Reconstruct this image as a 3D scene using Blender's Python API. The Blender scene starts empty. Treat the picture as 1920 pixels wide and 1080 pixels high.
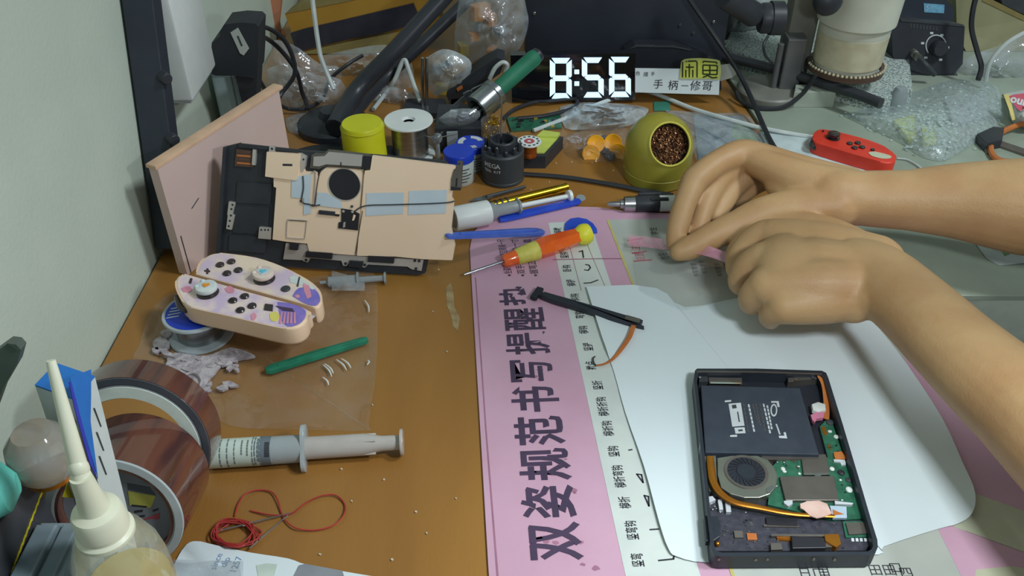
import bpy, bmesh, math, random
from mathutils import Vector, Matrix, Euler
from math import sin, cos, pi, radians as R, atan2, hypot
random.seed(7)
SC = bpy.context.scene
COL = SC.collection
# ------------------------------------------------------------------ camera
FPX, PITCH, CAMZ = 1650.0, R(37.8), 0.49
cam = bpy.data.cameras.new('camera'); camo = bpy.data.objects.new('camera', cam); COL.objects.link(camo)
cam.sensor_width = 36.0; cam.lens = FPX / 1920 * 36.0; cam.clip_start = 0.01; cam.clip_end = 50
camo.location = (0, 0, CAMZ); camo.rotation_euler = (pi/2 - PITCH, 0, 0)
SC.camera = camo
# ------------------------------------------------------------------ world and lamps
w = bpy.data.worlds.new('room_air'); SC.world = w; w.use_nodes = True
bg = w.node_tree.nodes['Background']; bg.inputs[0].default_value = (0.80, 0.93, 1.0, 1); bg.inputs[1].default_value = 0.215
def area(name, loc, target, size, power, col, sy=None):
    l = bpy.data.lights.new(name, 'AREA'); l.energy = power; l.color = col; l.size = size
    if sy: l.shape = 'RECTANGLE'; l.size_y = sy
    o = bpy.data.objects.new(name, l); COL.objects.link(o); o.location = loc
    o.rotation_euler = (Vector(target) - Vector(loc)).to_track_quat('-Z', 'Y').to_euler(); return o
area('ceiling_panel_light', (1.08, 0.31, 1.50), (0.05, 0.60, 0), 0.26, 17.5, (0.88, 0.97, 1.0))
area('desk_lamp_light', (0.27, 0.21, 0.44), (0.23, 0.34, 0), 0.07, 1.8, (0.89, 0.97, 1.0))
SC.view_settings.view_transform = 'Standard'; SC.view_settings.look = 'None'
SC.view_settings.exposure = 0.0; SC.view_settings.gamma = 1.0; SC.view_settings.use_curve_mapping = False
# ------------------------------------------------------------------ helpers
CP, SP = cos(PITCH), sin(PITCH)
def ray(u, v):
    x, y = u - 960, v - 540
    return Vector((x, FPX*CP - y*SP, -(y*CP + FPX*SP)))
def G(u, v, z=0.0):                       # the point at height z that the photo shows at (u, v)
    d = ray(u, v); t = (z - CAMZ) / d.z
    return Vector((d.x*t, d.y*t, z))
def V(u, v, Y):                           # the point at depth Y that the photo shows at (u, v)
    d = ray(u, v); t = Y / d.y
    return Vector((d.x*t, Y, CAMZ + d.z*t))
def lin(c):
    def f(x):
        x /= 255.0
        return x/12.92 if x <= 0.04045 else ((x+0.055)/1.055)**2.4
    return (f(c[0]), f(c[1]), f(c[2]), 1)
MATS = {}
def mat(name, c, rough=0.5, metal=0.0, c2=None, scale=40, bump=0.0, bscale=200, trans=0.0, ior=1.45, emit=0.0, coat=0.0, detail=4, lo=0.35, hi=0.65, stretch=None, alpha=1.0, sheen=0.0, sss=0.0):
    if name in MATS: return MATS[name]
    m = bpy.data.materials.new(name); m.use_nodes = True; MATS[name] = m
    nt = m.node_tree; b = nt.nodes['Principled BSDF']
    b.inputs['Base Color'].default_value = lin(c); b.inputs['Roughness'].default_value = rough
    b.inputs['Metallic'].default_value = metal; b.inputs['IOR'].default_value = ior
    b.inputs['Transmission Weight'].default_value = trans; b.inputs['Coat Weight'].default_value = coat
    b.inputs['Alpha'].default_value = alpha
    if sss:
        b.inputs['Subsurface Weight'].default_value = sss; b.inputs['Subsurface Radius'].default_value = (0.004, 0.0015, 0.0008)
    if emit:
        b.inputs['Emission Color'].default_value = lin(c); b.inputs['Emission Strength'].default_value = emit
    tc = nt.nodes.new('ShaderNodeTexCoord'); src = tc.outputs['Object']
    if stretch:
        mp = nt.nodes.new('ShaderNodeMapping'); mp.inputs['Scale'].default_value = stretch
        nt.links.new(src, mp.inputs[0]); src = mp.outputs[0]
    if c2 is None: c2 = tuple(max(0, x*0.90) for x in c)
    if not emit:
        n = nt.nodes.new('ShaderNodeTexNoise'); n.inputs['Scale'].default_value = scale; n.inputs['Detail'].default_value = detail
        cr = nt.nodes.new('ShaderNodeValToRGB'); cr.color_ramp.elements[0].position = lo; cr.color_ramp.elements[1].position = hi
        cr.color_ramp.elements[0].color = lin(c2); cr.color_ramp.elements[1].color = lin(c)
        nt.links.new(src, n.inputs['Vector']); nt.links.new(n.outputs['Fac'], cr.inputs[0]); nt.links.new(cr.outputs[0], b.inputs['Base Color'])
    if bump:
        n2 = nt.nodes.new('ShaderNodeTexNoise'); n2.inputs['Scale'].default_value = bscale; n2.inputs['Detail'].default_value = 3
        bp = nt.nodes.new('ShaderNodeBump'); bp.inputs['Strength'].default_value = bump; bp.inputs['Distance'].default_value = 0.002
        nt.links.new(src, n2.inputs['Vector']); nt.links.new(n2.outputs['Fac'], bp.inputs['Height']); nt.links.new(bp.outputs[0], b.inputs['Normal'])
    return m
def film(name, c=(225, 232, 235), haze=0.18, gloss=0.25, rough=0.12, bump=0.5, bscale=90):
    # thin clear plastic: mostly see-through, a little milky, with a wrinkled sheen
    if name in MATS: return MATS[name]
    m = bpy.data.materials.new(name); m.use_nodes = True; MATS[name] = m
    nt = m.node_tree; nt.nodes.clear(); N = nt.nodes.new; L = nt.links.new
    out = N('ShaderNodeOutputMaterial'); tr = N('ShaderNodeBsdfTransparent'); tr.inputs[0].default_value = (0.97, 0.98, 0.98, 1)
    df = N('ShaderNodeBsdfDiffuse'); df.inputs[0].default_value = lin(c)
    gl = N('ShaderNodeBsdfGlossy'); gl.inputs['Roughness'].default_value = rough; gl.inputs[0].default_value = (0.9, 0.95, 1, 1)
    tc = N('ShaderNodeTexCoord'); ns = N('ShaderNodeTexNoise'); ns.inputs['Scale'].default_value = bscale; ns.inputs['Detail'].default_value = 4
    bp = N('ShaderNodeBump'); bp.inputs['Strength'].default_value = bump; bp.inputs['Distance'].default_value = 0.004
    L(tc.outputs['Object'], ns.inputs['Vector']); L(ns.outputs['Fac'], bp.inputs['Height'])
    L(bp.outputs[0], gl.inputs['Normal'])
    hz = N('ShaderNodeMapRange'); hz.inputs['From Min'].default_value = 0.3; hz.inputs['From Max'].default_value = 0.7
    hz.inputs['To Min'].default_value = haze*0.5; hz.inputs['To Max'].default_value = min(1.0, haze*1.5); L(ns.outputs['Fac'], hz.inputs['Value'])
    m1 = N('ShaderNodeMixShader'); L(hz.outputs[0], m1.inputs[0]); L(tr.outputs[0], m1.inputs[1]); L(df.outputs[0], m1.inputs[2])
    fr = N('ShaderNodeLayerWeight'); fr.inputs[0].default_value = 0.5; L(bp.outputs[0], fr.inputs['Normal'])
    pw = N('ShaderNodeMath'); pw.operation = 'POWER'; pw.inputs[1].default_value = 4.0; L(fr.outputs['Facing'], pw.inputs[0])
    mx = N('ShaderNodeMath'); mx.operation = 'MULTIPLY_ADD'; mx.inputs[1].default_value = 0.55; mx.inputs[2].default_value = 0.03 + gloss*0.12; L(pw.outputs[0], mx.inputs[0])
    m2 = N('ShaderNodeMixShader'); L(mx.outputs[0], m2.inputs[0]); L(m1.outputs[0], m2.inputs[1]); L(gl.outputs[0], m2.inputs[2])
    L(m2.outputs[0], out.inputs[0]); return m
# ---- mesh pieces (all add to a bmesh; M is an optional matrix)
def _x(bm, vs, M):
    if M is not None: bmesh.ops.transform(bm, matrix=M, verts=vs)
    return vs
def prism(bm, poly, z0, z1, M=None, bev=0.0, seg=2):
    n = len(poly)
    a = sum(poly[i][0]*poly[(i+1) % n][1] - poly[(i+1) % n][0]*poly[i][1] for i in range(n))
    if a < 0: poly = poly[::-1]
    lo = [bm.verts.new((p[0], p[1], z0)) for p in poly]; hi = [bm.verts.new((p[0], p[1], z1)) for p in poly]
    f1 = bm.faces.new(hi); bm.faces.new(lo[::-1])
    for i in range(n): bm.faces.new((lo[i], lo[(i+1) % n], hi[(i+1) % n], hi[i]))
    vs = lo + hi
    if bev > 0:
        r = bmesh.ops.bevel(bm, geom=list(f1.edges), offset=bev, segments=seg, profile=0.5, affect='EDGES')
        vs = list({v for v in r['verts']} | set(v for v in vs if v.is_valid))
    return _x(bm, vs, M)
def box(bm, c, s, rz=0.0, M=None, bev=0.0, seg=2):
    r = bmesh.ops.create_cube(bm, size=1.0); vs = r['verts']
    bmesh.ops.scale(bm, vec=Vector(s), verts=vs)
    if bev > 0:
        es = list({e for v in vs for e in v.link_edges})
        r = bmesh.ops.bevel(bm, geom=es, offset=bev, segments=seg, profile=0.5, affect='EDGES'); vs = list({v for f in r['faces'] for v in f.verts} | {v for v in vs if v.is_valid})
    T = Matrix.Translation(Vector(c)) @ Matrix.Rotation(rz, 4, 'Z')
    if M is not None: T = M @ T
    return _x(bm, vs, T)
def rrect(w, d, r, n=5, cx=0, cy=0):
    out = []
    for sx, sy, a0 in ((1, 1, 0), (-1, 1, 90), (-1, -1, 180), (1, -1, 270)):
        for k in range(n+1):
            a = R(a0 + 90*k/n); out.append((cx + sx*(w/2-r) + r*cos(a), cy + sy*(d/2-r) + r*sin(a)))
    return out
def rbox(bm, w, d, z0, z1, r, bev=0.0, cx=0, cy=0, M=None, n=5): return prism(bm, rrect(w, d, r, n, cx, cy), z0, z1, M, bev)
def lathe(bm, prof, seg=32, M=None, arc=2*pi):
    rings = []
    vs = []
    full = arc > 6.28
    for r, z in prof:
        if r < 1e-7: ring = [bm.verts.new((0, 0, z))]
        else: ring = [bm.verts.new((r*cos(arc*k/seg), r*sin(arc*k/seg), z)) for k in range(seg if full else seg+1)]
        rings.append(ring); vs += ring
    for A, B in zip(rings, rings[1:]):
        n = seg
        for k in range(n):
            k2 = (k+1) % len(A) if len(A) > 1 else 0; j2 = (k+1) % len(B) if len(B) > 1 else 0
            q = []
            for t in (A[k % len(A)], A[k2], B[j2], B[k % len(B)]):
                if t not in q: q.append(t)
            if len(q) > 2:
                try: bm.faces.new(q)
                except ValueError: pass
    return _x(bm, vs, M)
def align(p0, p1):                        # matrix that takes +Z at the origin to p0 -> p1
    p0, p1 = Vector(p0), Vector(p1)
    return Matrix.Translation(p0) @ (p1-p0).to_track_quat('Z', 'Y').to_matrix().to_4x4()
def rod(bm, p0, p1, r0, r1=None, seg=16, prof=None):
    L = (Vector(p1)-Vector(p0)).length; r1 = r0 if r1 is None else r1
    b = min(r0, r1)*0.12
    return lathe(bm, [(0, 0), (r0-b, 0), (r0, b), (r1, L-b), (r1-b, L), (0, L)], seg, align(p0, p1))
def crom(pts, n=8):
    pts = [Vector(p) for p in pts]; out = []
    for i in range(len(pts)-1):
        p0 = pts[max(i-1, 0)]; p1 = pts[i]; p2 = pts[i+1]; p3 = pts[min(i+2, len(pts)-1)]
        for k in range(n):
            t = k/n
            out.append(0.5*((2*p1) + (p2-p0)*t + (2*p0-5*p1+4*p2-p3)*t*t + (3*p1-p0-3*p2+p3)*t**3))
    out.append(pts[-1]); return out
def tube(bm, pts, r, seg=8, n=8, flat=None, up=None):
    # swept tube; r is a number or one radius per control point; flat squashes it along the path's binormal
    P = crom(pts, n) if n > 1 else [Vector(p) for p in pts]
    if isinstance(r, (list, tuple)):
        rr = []
        for i in range(len(r)-1): rr += [r[i] + (r[i+1]-r[i])*k/n for k in range(n)] if n > 1 else [r[i]]
        rr.append(r[-1])
    else: rr = [r]*len(P)
    rings = []; prev = None
    for i, p in enumerate(P):
        t = (P[min(i+1, len(P)-1)] - P[max(i-1, 0)])
        if t.length < 1e-9: t = Vector((0, 0, 1))
        t.normalize()
        if up is not None: s = t.cross(Vector(up))
        elif prev is None: s = t.cross(Vector((0, 0, 1)) if abs(t.z) < 0.9 else Vector((1, 0, 0)))
        else: s = prev - t*prev.dot(t)
        if s.length < 1e-6: s = t.orthogonal()
        s.normalize(); prev = s; b = s.cross(t)
        fl = flat if flat else 1.0
        rings.append([bm.verts.new(p + s*rr[i]*cos(2*pi*k/seg) + b*rr[i]*fl*sin(2*pi*k/seg)) for k in range(seg)])
    for A, B in zip(rings, rings[1:]):
        for k in range(seg): bm.faces.new((A[k], A[(k+1) % seg], B[(k+1) % seg], B[k]))
    bm.faces.new(rings[0][::-1]); bm.faces.new(rings[-1])
    return [v for r_ in rings for v in r_]
def grid(bm, f, nu, nv):
    vs = [[bm.verts.new(f(i/nu, j/nv)) for j in range(nv+1)] for i in range(nu+1)]
    for i in range(nu):
        for j in range(nv): bm.faces.new((vs[i][j], vs[i+1][j], vs[i+1][j+1], vs[i][j+1]))
    return vs
def ball(bm, c, r, seg=16, sc=(1, 1, 1), M=None):
    q = bmesh.ops.create_uvsphere(bm, u_segments=seg, v_segments=max(6, seg//2), radius=r)
    T = Matrix.Translation(Vector(c)) @ Matrix.Diagonal((*sc, 1))
    if M is not None: T = M @ T
    return _x(bm, q['verts'], T)
def BM(): return bmesh.new()
LOC = {}
def wm(o): return LOC.get(o.name, Matrix.Identity(4))
def obj(name, bm, m, parent=None, smooth=True, world=False, ang=35):
    bmesh.ops.recalc_face_normals(bm, faces=bm.faces)
    me = bpy.data.meshes.new(name)
    if world and parent is not None: bmesh.ops.transform(bm, matrix=wm(parent).inverted(), verts=bm.verts)
    bm.to_mesh(me); bm.free()
    o = bpy.data.objects.new(name, me); COL.objects.link(o)
    me.materials.append(MATS[m] if isinstance(m, str) else m)
    if smooth and len(me.polygons):
        me.polygons.foreach_set('use_smooth', [True]*len(me.polygons)); me.set_sharp_from_angle(angle=R(ang))
    if parent is not None:
        o.parent = parent; LOC[o.name] = wm(parent)
    return o
def tag(o, label, cat, group=None, kind=None):
    if label: o['label'] = label
    if cat: o['category'] = cat
    if group: o['group'] = group
    if kind: o['kind'] = kind
    return o
def thing(name, label, cat, loc=(0, 0, 0), rz=0.0, group=None, M=None):
    o = bpy.data.objects.new(name, None); COL.objects.link(o); o.empty_display_size = 0.01
    if M is None: M = Matrix.Translation(Vector(loc)) @ Matrix.Rotation(rz, 4, 'Z')
    o.matrix_world = M; LOC[o.name] = M.copy()
    return tag(o, label, cat, group)
def solo(name, bm, m, label, cat, group=None, smooth=True, ang=35, kind=None):
    # a one-mesh thing built in world coordinates: put the origin at its base
    xs = [v.co for v in bm.verts]
    c = Vector(((min(v.x for v in xs)+max(v.x for v in xs))/2, (min(v.y for v in xs)+max(v.y for v in xs))/2, min(v.z for v in xs)))
    bmesh.ops.translate(bm, vec=-c, verts=bm.verts)
    o = obj(name, bm, m, None, smooth, ang=ang); o.location = c; LOC[o.name] = Matrix.Translation(c)
    return tag(o, label, cat, group, kind)
def struct(name, bm, m, smooth=False, parent=None):
    o = obj(name, bm, m, parent, smooth)
    if parent is None: o['kind'] = 'structure'
    return o
def text(name, body, size, m, parent, M, bold=0.0, align_x='CENTER', ext=0.0, sx=1.0, spacing=1.0, line=1.0):
    c = bpy.data.curves.new(name, 'FONT'); c.body = body; c.size = size; c.align_x = align_x; c.align_y = 'CENTER'
    c.offset = bold; c.extrude = ext; c.space_character = spacing; c.space_line = line; c.resolution_u = 2
    t = bpy.data.objects.new(name, c); COL.objects.link(t)
    dg = bpy.context.evaluated_depsgraph_get(); dg.update()
    me = bpy.data.meshes.new_from_object(t.evaluated_get(dg)); bpy.data.objects.remove(t); bpy.data.curves.remove(c)
    me.name = name
    T = wm(parent).inverted() @ M @ Matrix.Diagonal((sx, 1, 1, 1))
    me.transform(T); me.materials.clear(); me.materials.append(MATS[m] if isinstance(m, str) else m)
    o = bpy.data.objects.new(name, me); COL.objects.link(o); o.parent = parent
    return o
def frame(a, b, z=0.0):                   # frame at the ground point a with +X towards b (pixels)
    A, B = G(*a, z), G(*b, z); d = B-A
    return A, atan2(d.y, d.x), d.length
def flatM(a, b, z):                       # text frame: centre between two pixels, +X from a to b
    A, rz, L = frame(a, b, z)
    return Matrix.Translation((A + G(*b, z))/2) @ Matrix.Rotation(rz, 4, 'Z'), L
def gp(pts, z=0.0): return [tuple(G(u, v, z)[:2]) for u, v in pts]
# ------------------------------------------------------------------ materials shared by many things
mat('wall_paint', (196, 206, 192), 0.85, c2=(186, 197, 184), scale=6, bump=0.15, bscale=300)
mat('floor_dark', (60, 56, 54), 0.8, scale=8)
mat('desk_wood', (166, 120, 58), 0.30, c2=(138, 94, 46), scale=9, stretch=(1.0, 0.22, 1.0), bump=0.08, bscale=500, lo=0.30, hi=0.72)
mat('grey_laminate', (156, 168, 152), 0.30, c2=(140, 150, 136), scale=12, bump=0.05)
mat('grey_edge', (176, 186, 172), 0.5, scale=30)
mat('mat_pink', (210, 168, 190), 0.36, c2=(200, 156, 178), scale=14, bump=0.1, bscale=150, lo=0.3, hi=0.7)
mat('mat_white', (214, 220, 214), 0.45, c2=(200, 207, 203), scale=20)
mat('mat_grey', (186, 190, 182), 0.40, c2=(172, 177, 170), scale=16)
mat('mat_green', (202, 206, 184), 0.42, c2=(190, 190, 160), scale=10)
mat('mat_yellow', (206, 196, 120), 0.5)
mat('ink_purple', (78, 62, 88), 0.5, c2=(70, 56, 80))
mat('ink_black', (50, 50, 58), 0.5)
mat('ink_red', (190, 84, 96), 0.5)
mat('smudge', (172, 118, 142), 0.6)
mat('paper', (220, 230, 233), 0.75, c2=(213, 224, 228), scale=5)
mat('white_plastic', (222, 226, 224), 0.38, c2=(212, 218, 216), scale=30)
mat('black_plastic', (52, 55, 61), 0.42, c2=(45, 48, 54), scale=40)
mat('black_matte', (46, 49, 54), 0.62, c2=(39, 42, 47), scale=30)
mat('dark_grey', (62, 66, 70), 0.5, c2=(54, 58, 62), scale=40)
mat('steel', (190, 192, 194), 0.28, 1.0, c2=(160, 162, 166), scale=60)
mat('chrome', (225, 226, 228), 0.12, 1.0)
mat('gold_metal', (214, 176, 40), 0.22, 1.0, c2=(196, 150, 24))
mat('cable_black', (42, 44, 49), 0.45)
mat('cable_white', (200, 208, 206), 0.45)
mat('brown_card', (178, 140, 72), 0.75, c2=(164, 126, 60), scale=20)
film('clear_film', (225, 230, 235), haze=0.05, gloss=0.12, rough=0.05, bump=0.12, bscale=45)
film('thin_film', (225, 230, 235), haze=0.05, gloss=0.15, rough=0.08, bump=0.25, bscale=70)
film('clear_bag', (190, 198, 204), haze=0.34, gloss=0.35, rough=0.10, bump=0.55, bscale=60)
film('milky_bag', (198, 208, 212), haze=0.50, gloss=0.4, rough=0.12, bump=0.6, bscale=70)
# ------------------------------------------------------------------ the setting
bm = BM(); box(bm, (0.2, 0.5, -0.80), (4.0, 4.0, 0.10)); struct('floor', bm, 'floor_dark')
bm = BM(); box(bm, (-0.388, 0.50, 0.5), (0.10, 2.2, 2.6)); struct('wall_left', bm, 'wall_paint')
bm = BM(); box(bm, (0.40, 1.62, 0.5), (1.7, 0.10, 2.6)); struct('wall_back', bm, 'wall_paint')
# brown desk: an L shaped board, the grey side table stands in its notch
DR = [G(1398, 190), G(1640, 556)]
dd = (DR[0]-DR[1]).normalized(); e0 = DR[1]; e1 = DR[1] + dd*0.95
FR = G(1740, 556)
t = thing('desk', 'brown wooden desk under the clutter and pink mat', 'desk', (0, 0.5, 0))
bm = BM()
fy = e0.y
prism(bm, [(-0.335, 0.12), (0.40, 0.12), (0.40, fy-0.002), (e0.x-0.002, fy-0.002), (e1.x-0.002, 1.45), (-0.335, 1.45)], -0.03, 0.0, bev=0.001)
obj('tabletop', bm, 'desk_wood', t, False, True)
mat('old_glue', (176, 156, 116), 0.4, c2=(150, 124, 84), scale=120)
bm = BM(); prism(bm, gp([(836, 540), (845, 530), (850, 548), (852, 575), (862, 596), (858, 622), (850, 612), (845, 590), (838, 572)], 0.0003), 0.0, 0.0003); obj('glue_stain', bm, 'old_glue', t, False, True)
for x, y in ((-0.28, 0.16), (0.36, 0.16), (-0.28, 1.40), (0.30, 1.40)):
    bm = BM(); box(bm, (x, y, -0.39), (0.05, 0.05, 0.719)); obj('leg', bm, 'desk_wood', t, False, True)
t = thing('side_table', 'grey green laminate side table behind the arms at right', 'table', (0.7, 1.0, 0))
bm = BM(); prism(bm, [(e0.x, fy), (1.15, fy), (1.15, 1.52), (e1.x, 1.52)], -0.004, 0.0012, bev=0.0008); obj('tabletop', bm, 'grey_laminate', t, False, True)
bm = BM(); prism(bm, [(e0.x+0.001, fy+0.001), (1.149, fy+0.001), (1.149, 1.519), (e1.x+0.001, 1.519)], -0.064, -0.0042); obj('edge_board', bm, 'grey_edge', t, False, True)
for x, y in ((e0.x+0.06, fy+0.06), (1.10, fy+0.06), (0.55, 1.46), (1.10, 1.46)):
    bm = BM(); box(bm, (x, y, -0.4075), (0.04, 0.04, 0.685)); obj('leg', bm, 'dark_grey', t, False, True)
# steel upright against the left wall
b0 = Vector((-0.322, 0.684, 0.0005)); tp = Vector((-0.322, 0.806, 0.36)); ax = (tp-b0).normalized()
t = thing('steel_upright', 'dark blue grey steel upright leaning against the left wall', 'post', b0)
mat('upright_paint', (50, 56, 66), 0.45, c2=(44, 50, 60), scale=30)
bm = BM(); MM = Matrix.Translation(b0) @ Matrix.Rotation(-atan2(ax.y, ax.z), 4, 'X')
box(bm, (0, 0, 0.20), (0.027, 0.020, 0.385), M=MM, bev=0.001); obj('post', bm, 'upright_paint', t, False, True)
for (u, v) in ((322, 232), (310, 135)):
    p = V(u-6, v, 0.74); z = (p.z-b0.z)/ax.z; c = b0 + ax*z; bm = BM()
    rod(bm, c + Vector((0.0125, -0.008, 0)), c + Vector((0.019, -0.014, 0)), 0.0055, 0.005, 12); obj('bolt', bm, 'black_plastic', t, True, True)
# ------------------------------------------------------------------ writing mat
t = thing('desk_mat', 'pink writing mat with large purple Chinese title along its left side', 'desk mat', G(1300, 700))
ML = lambda v, x0=882, v0=480, x1=916, v1=1070: x0 + (x1-x0)*(v-v0)/(v1-v0)
bm = BM()
prism(bm, gp([(918.5, 1110), (916, 1070), (899, 780), (881, 470), (886, 440), (905, 417), (940, 402), (990, 394), (1060, 389), (1120, 391), (1180, 400), (1260, 403), (1420, 402), (1560, 420), (1640, 470), (1740, 600), (1850, 740), (1990, 900), (2100, 1110)]), 0.0003, 0.0018, bev=0.0005)
obj('pink_base', bm, 'mat_pink', t, False, True)
def panel(name, pts, m, z=0.0019, th=0.00012):
    bm = BM(); prism(bm, gp(pts, z), z, z+th); return obj(name, bm, m, t, False, True)
# printed fields run along the mat
panel('printed_stroke_column', [(1028, 418), (1106, 414), (1150, 547), (1216, 760), (1312, 1075), (1322, 1105), (1178, 1105), (1172, 1075), (1122, 845), (1071, 610)], 'mat_white')
panel('printed_sheet', [(1141, 412), (1420, 408), (1545, 428), (1640, 560), (1760, 800), (1840, 1105), (1386, 1105), (1300, 830), (1192, 542)], 'mat_grey')
panel('printed_border', [(1137, 412), (1141.5, 412), (1192.5, 542), (1300.5, 830), (1386, 1105), (1379, 1105), (1294, 830), (1188, 542)], 'mat_yellow', 0.00205)
panel('printed_band', [(1810, 919), (1920, 958), (2010, 990), (2010, 1066), (1920, 1035), (1790, 988), (1760, 950)], 'mat_green', 0.00207)
panel('printed_field', [(1740, 955), (1790, 989), (1920, 1036), (2010, 1068), (2010, 1105), (1815, 1105)], 'mat_pink', 0.00206)
panel('printed_field', [(1830, 1068), (1900, 1062), (1990, 1080), (1990, 1105), (1826, 1105)], 'mat_green', 0.00222)
panel('fold_line', [(1037, 486), (1140, 484), (1166, 484), (1166, 485.4), (1140, 485.4), (1037, 487.4)], 'smudge', 0.00222)
panel('seam', [(890.5, 520), (892.5, 520), (912, 800), (937, 1105), (933, 1105), (909.5, 800)], 'smudge', 0.00192, 0.00005)
TZ = 0.0022
def ptext(body, a, b, h, m, name='printed_text', bold=0.0, sx=None, z=TZ, fit=True):
    # a, b are the pixels where the line starts and ends; h the letter height in metres
    M, L = flatM(a, b, z)
    o = text(name, body, h, m, t, M, bold)
    if fit:
        xs = [M.inverted() @ (wm(t) @ v.co) for v in o.data.vertices]
        w0 = max(p.x for p in xs) - min(p.x for p in xs); s = L/w0
        T = wm(t).inverted() @ M @ Matrix.Diagonal((s, 1, 1, 1)) @ M.inverted() @ wm(t); o.data.transform(T)
    return o
title = '双姿规范书写提醒垫'
cy = [(979, 1051), (910, 971), (840, 900), (780, 834), (724, 772), (674, 715), (622, 664), (577, 619), (537, 572)]
cxs = [1046, 1036, 1029, 1019, 1011, 1002, 996, 989, 981]
for ch, (v0, v1), u in zip(title, cy, cxs):
    s = 0.055
    ptext(ch, (u + (v1-v0)*0.055, v1), (u - (v1-v0)*0.055, v0), 0.0385, 'ink_purple', 'title_character', 0.0009 if v0 > 700 else 0.0006)
for v, u, s in ((1050, 1197, '竖弯'), (994, 1186, '竖弯钩'), (942, 1173, '横折'), (893, 1162, '横折弯钩'), (846, 1152, '竖钩'), (803, 1141, '横折钩'), (762, 1131, '横折折钩'), (722, 1122, '竖折'), (685, 1109, '撇点'), (650, 1104, '竖提'), (618, 1095, '横钩'), (590, 1088, '弯钩'), (557, 1079, '斜钩'), (530, 1072, '横提'), (503, 1064, '卧钩'), (478, 1059, '竖钩'), (432, 1047, '横撇')):
    k = (v + 740)/1790.0; L = len(s)*12.6*k*k
    ptext(s, (u + L*0.10, v + L/2), (u - L*0.10, v - L/2), 0.0088, 'ink_black', 'stroke_name', 0.0001)
# the strokes themselves, drawn as little bars
def pstroke(pts, w=0.0011, m='ink_black'):
    bm = BM()
    for a, b in zip(pts, pts[1:]):
        A, B = G(*a, TZ), G(*b, TZ); d = (B-A).normalized(); n = Vector((-d.y, d.x, 0))*w/2; A = A-d*w*0.3; B = B+d*w*0.3
        prism(bm, [tuple((A+n)[:2]), tuple((B+n)[:2]), tuple((B-n)[:2]), tuple((A-n)[:2])], TZ, TZ+0.0001)
    obj('printed_stroke', bm, m, t, False, True)
pstroke([(1235, 1051), (1263, 1048), (1264, 1040), (1257, 1030)]); pstroke([(1219, 993), (1235, 992)]); pstroke([(1208, 929), (1217, 949), (1216, 931), (1208, 929)]); pstroke([(1194, 889), (1206, 905), (1203, 890), (1194, 889)]); pstroke([(1179, 844), (1185, 843)])
pstroke([(1086, 472), (1092, 470), (1094, 483)], 0.0014); pstroke([(1096, 506), (1103, 507), (1107, 502), (1104, 497), (1098, 496)], 0.0013); pstroke([(1095, 531), (1108, 530), (1121, 525)], 0.0013)
pstroke([(1066, 452), (1078, 500), (1090, 545)], 0.0004, 'smudge'); pstroke([(1098, 450), (1112, 485), (1138, 545)], 0.0004, 'smudge')
for x, s in ((952, '坐姿端正写字规范眼离一尺'), (977, '双手扶本一拳一寸'), (1001, '握笔正确头正身直')):
    ptext(s, (x + 2, 513), (x - 12, 448), 0.0085, 'ink_purple', 'bullet_text')
    M, L = flatM((x+3.5, 518), (x+3, 514), TZ); bm = BM(); c = M.translation
    prism(bm, [(c.x + 0.0014*cos(k), c.y + 0.0014*sin(k)) for k in [i*pi/4 for i in range(8)]], TZ, TZ+0.0001); obj('bullet_dot', bm, 'ink_purple', t, False, True)
# red printed boxes and lines of print on the inner sheet
for q in ([(1176, 450), (1203, 446), (1205, 448), (1178, 452)], [(1184, 474), (1212, 470), (1214, 472), (1186, 476)], [(1188, 489), (1222, 486), (1223, 488), (1189, 491)]):
    panel('printed_rule', q, 'ink_red', TZ)
ptext('注意', (1194, 470), (1190, 452), 0.010, 'ink_red'); ptext('提醒', (1203, 488), (1199, 473), 0.010, 'ink_red')
ptext('学生', (1229, 440), (1225, 426), 0.008, 'ink_black'); ptext('姓名', (1249, 486), (1243, 474), 0.010, 'ink_black')
for u, v in ((1302, 505), (1318, 500), (1346, 505), (1362, 500)): ptext('书写要求', (u+6, v+14), (u-2, v-12), 0.006, 'ink_black')
for u, v, s in ((1523, 1076, '日口'), (1545, 1072, '目'), (1655, 1070, '田田'), (1680, 1066, '口'), (1700, 1075, '四')): ptext(s, (u-12, v), (u+12, v), 0.009, 'ink_black', fit=False)
for k in range(16):
    u = random.uniform(945, 1130); v = random.uniform(640, 1070)
    if u > 1000 + (v-480)*0.26: continue
    c = G(u, v, TZ); bm = BM(); r = random.uniform(0.0012, 0.0028)
    prism(bm, [(c.x + r*random.uniform(.6, 1.2)*cos(i*pi/5), c.y + r*random.uniform(.4, 0.9)*sin(i*pi/5)) for i in range(10)], 0.00195, 0.00199); obj('smudge_mark', bm, 'smudge', t, False, True)
# ------------------------------------------------------------------ white paper under the console
bm = BM()
PQ = [(1099, 546), (1230, 545), (1283, 581), (1400, 560), (1480, 560), (1560, 570), (1625, 600), (1640, 613), (1700, 690), (1763, 790), (1800, 880), (1818, 928), (1821, 960), (1812, 980), (1790, 990), (1760, 996), (1655, 1030), (1645, 1045), (1500, 1052), (1330, 1060), (1270, 1050), (1252, 1036), (1234, 985), (1206, 880), (1172, 780), (1150, 700), (1128, 640)]
ring = crom([G(u, v, 0.0) for u, v in PQ] + [G(*PQ[0], 0.0)], 3)[:-1]
c0 = G(1450, 800, 0.0)
def paper_z(i, k, K):
    q = i/3.0; e = 0.0
    if 8 <= q <= 15: e = 0.0060*sin(pi*(q-8)/7)**2
    if 19 <= q <= 25: e = 0.0016*sin(pi*(q-19)/6)**2
    if q < 1 or q > 25.5: e = 0.0022
    return 0.0031 + e*max(0.0, (k/K-0.72)/0.28)**2
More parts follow.
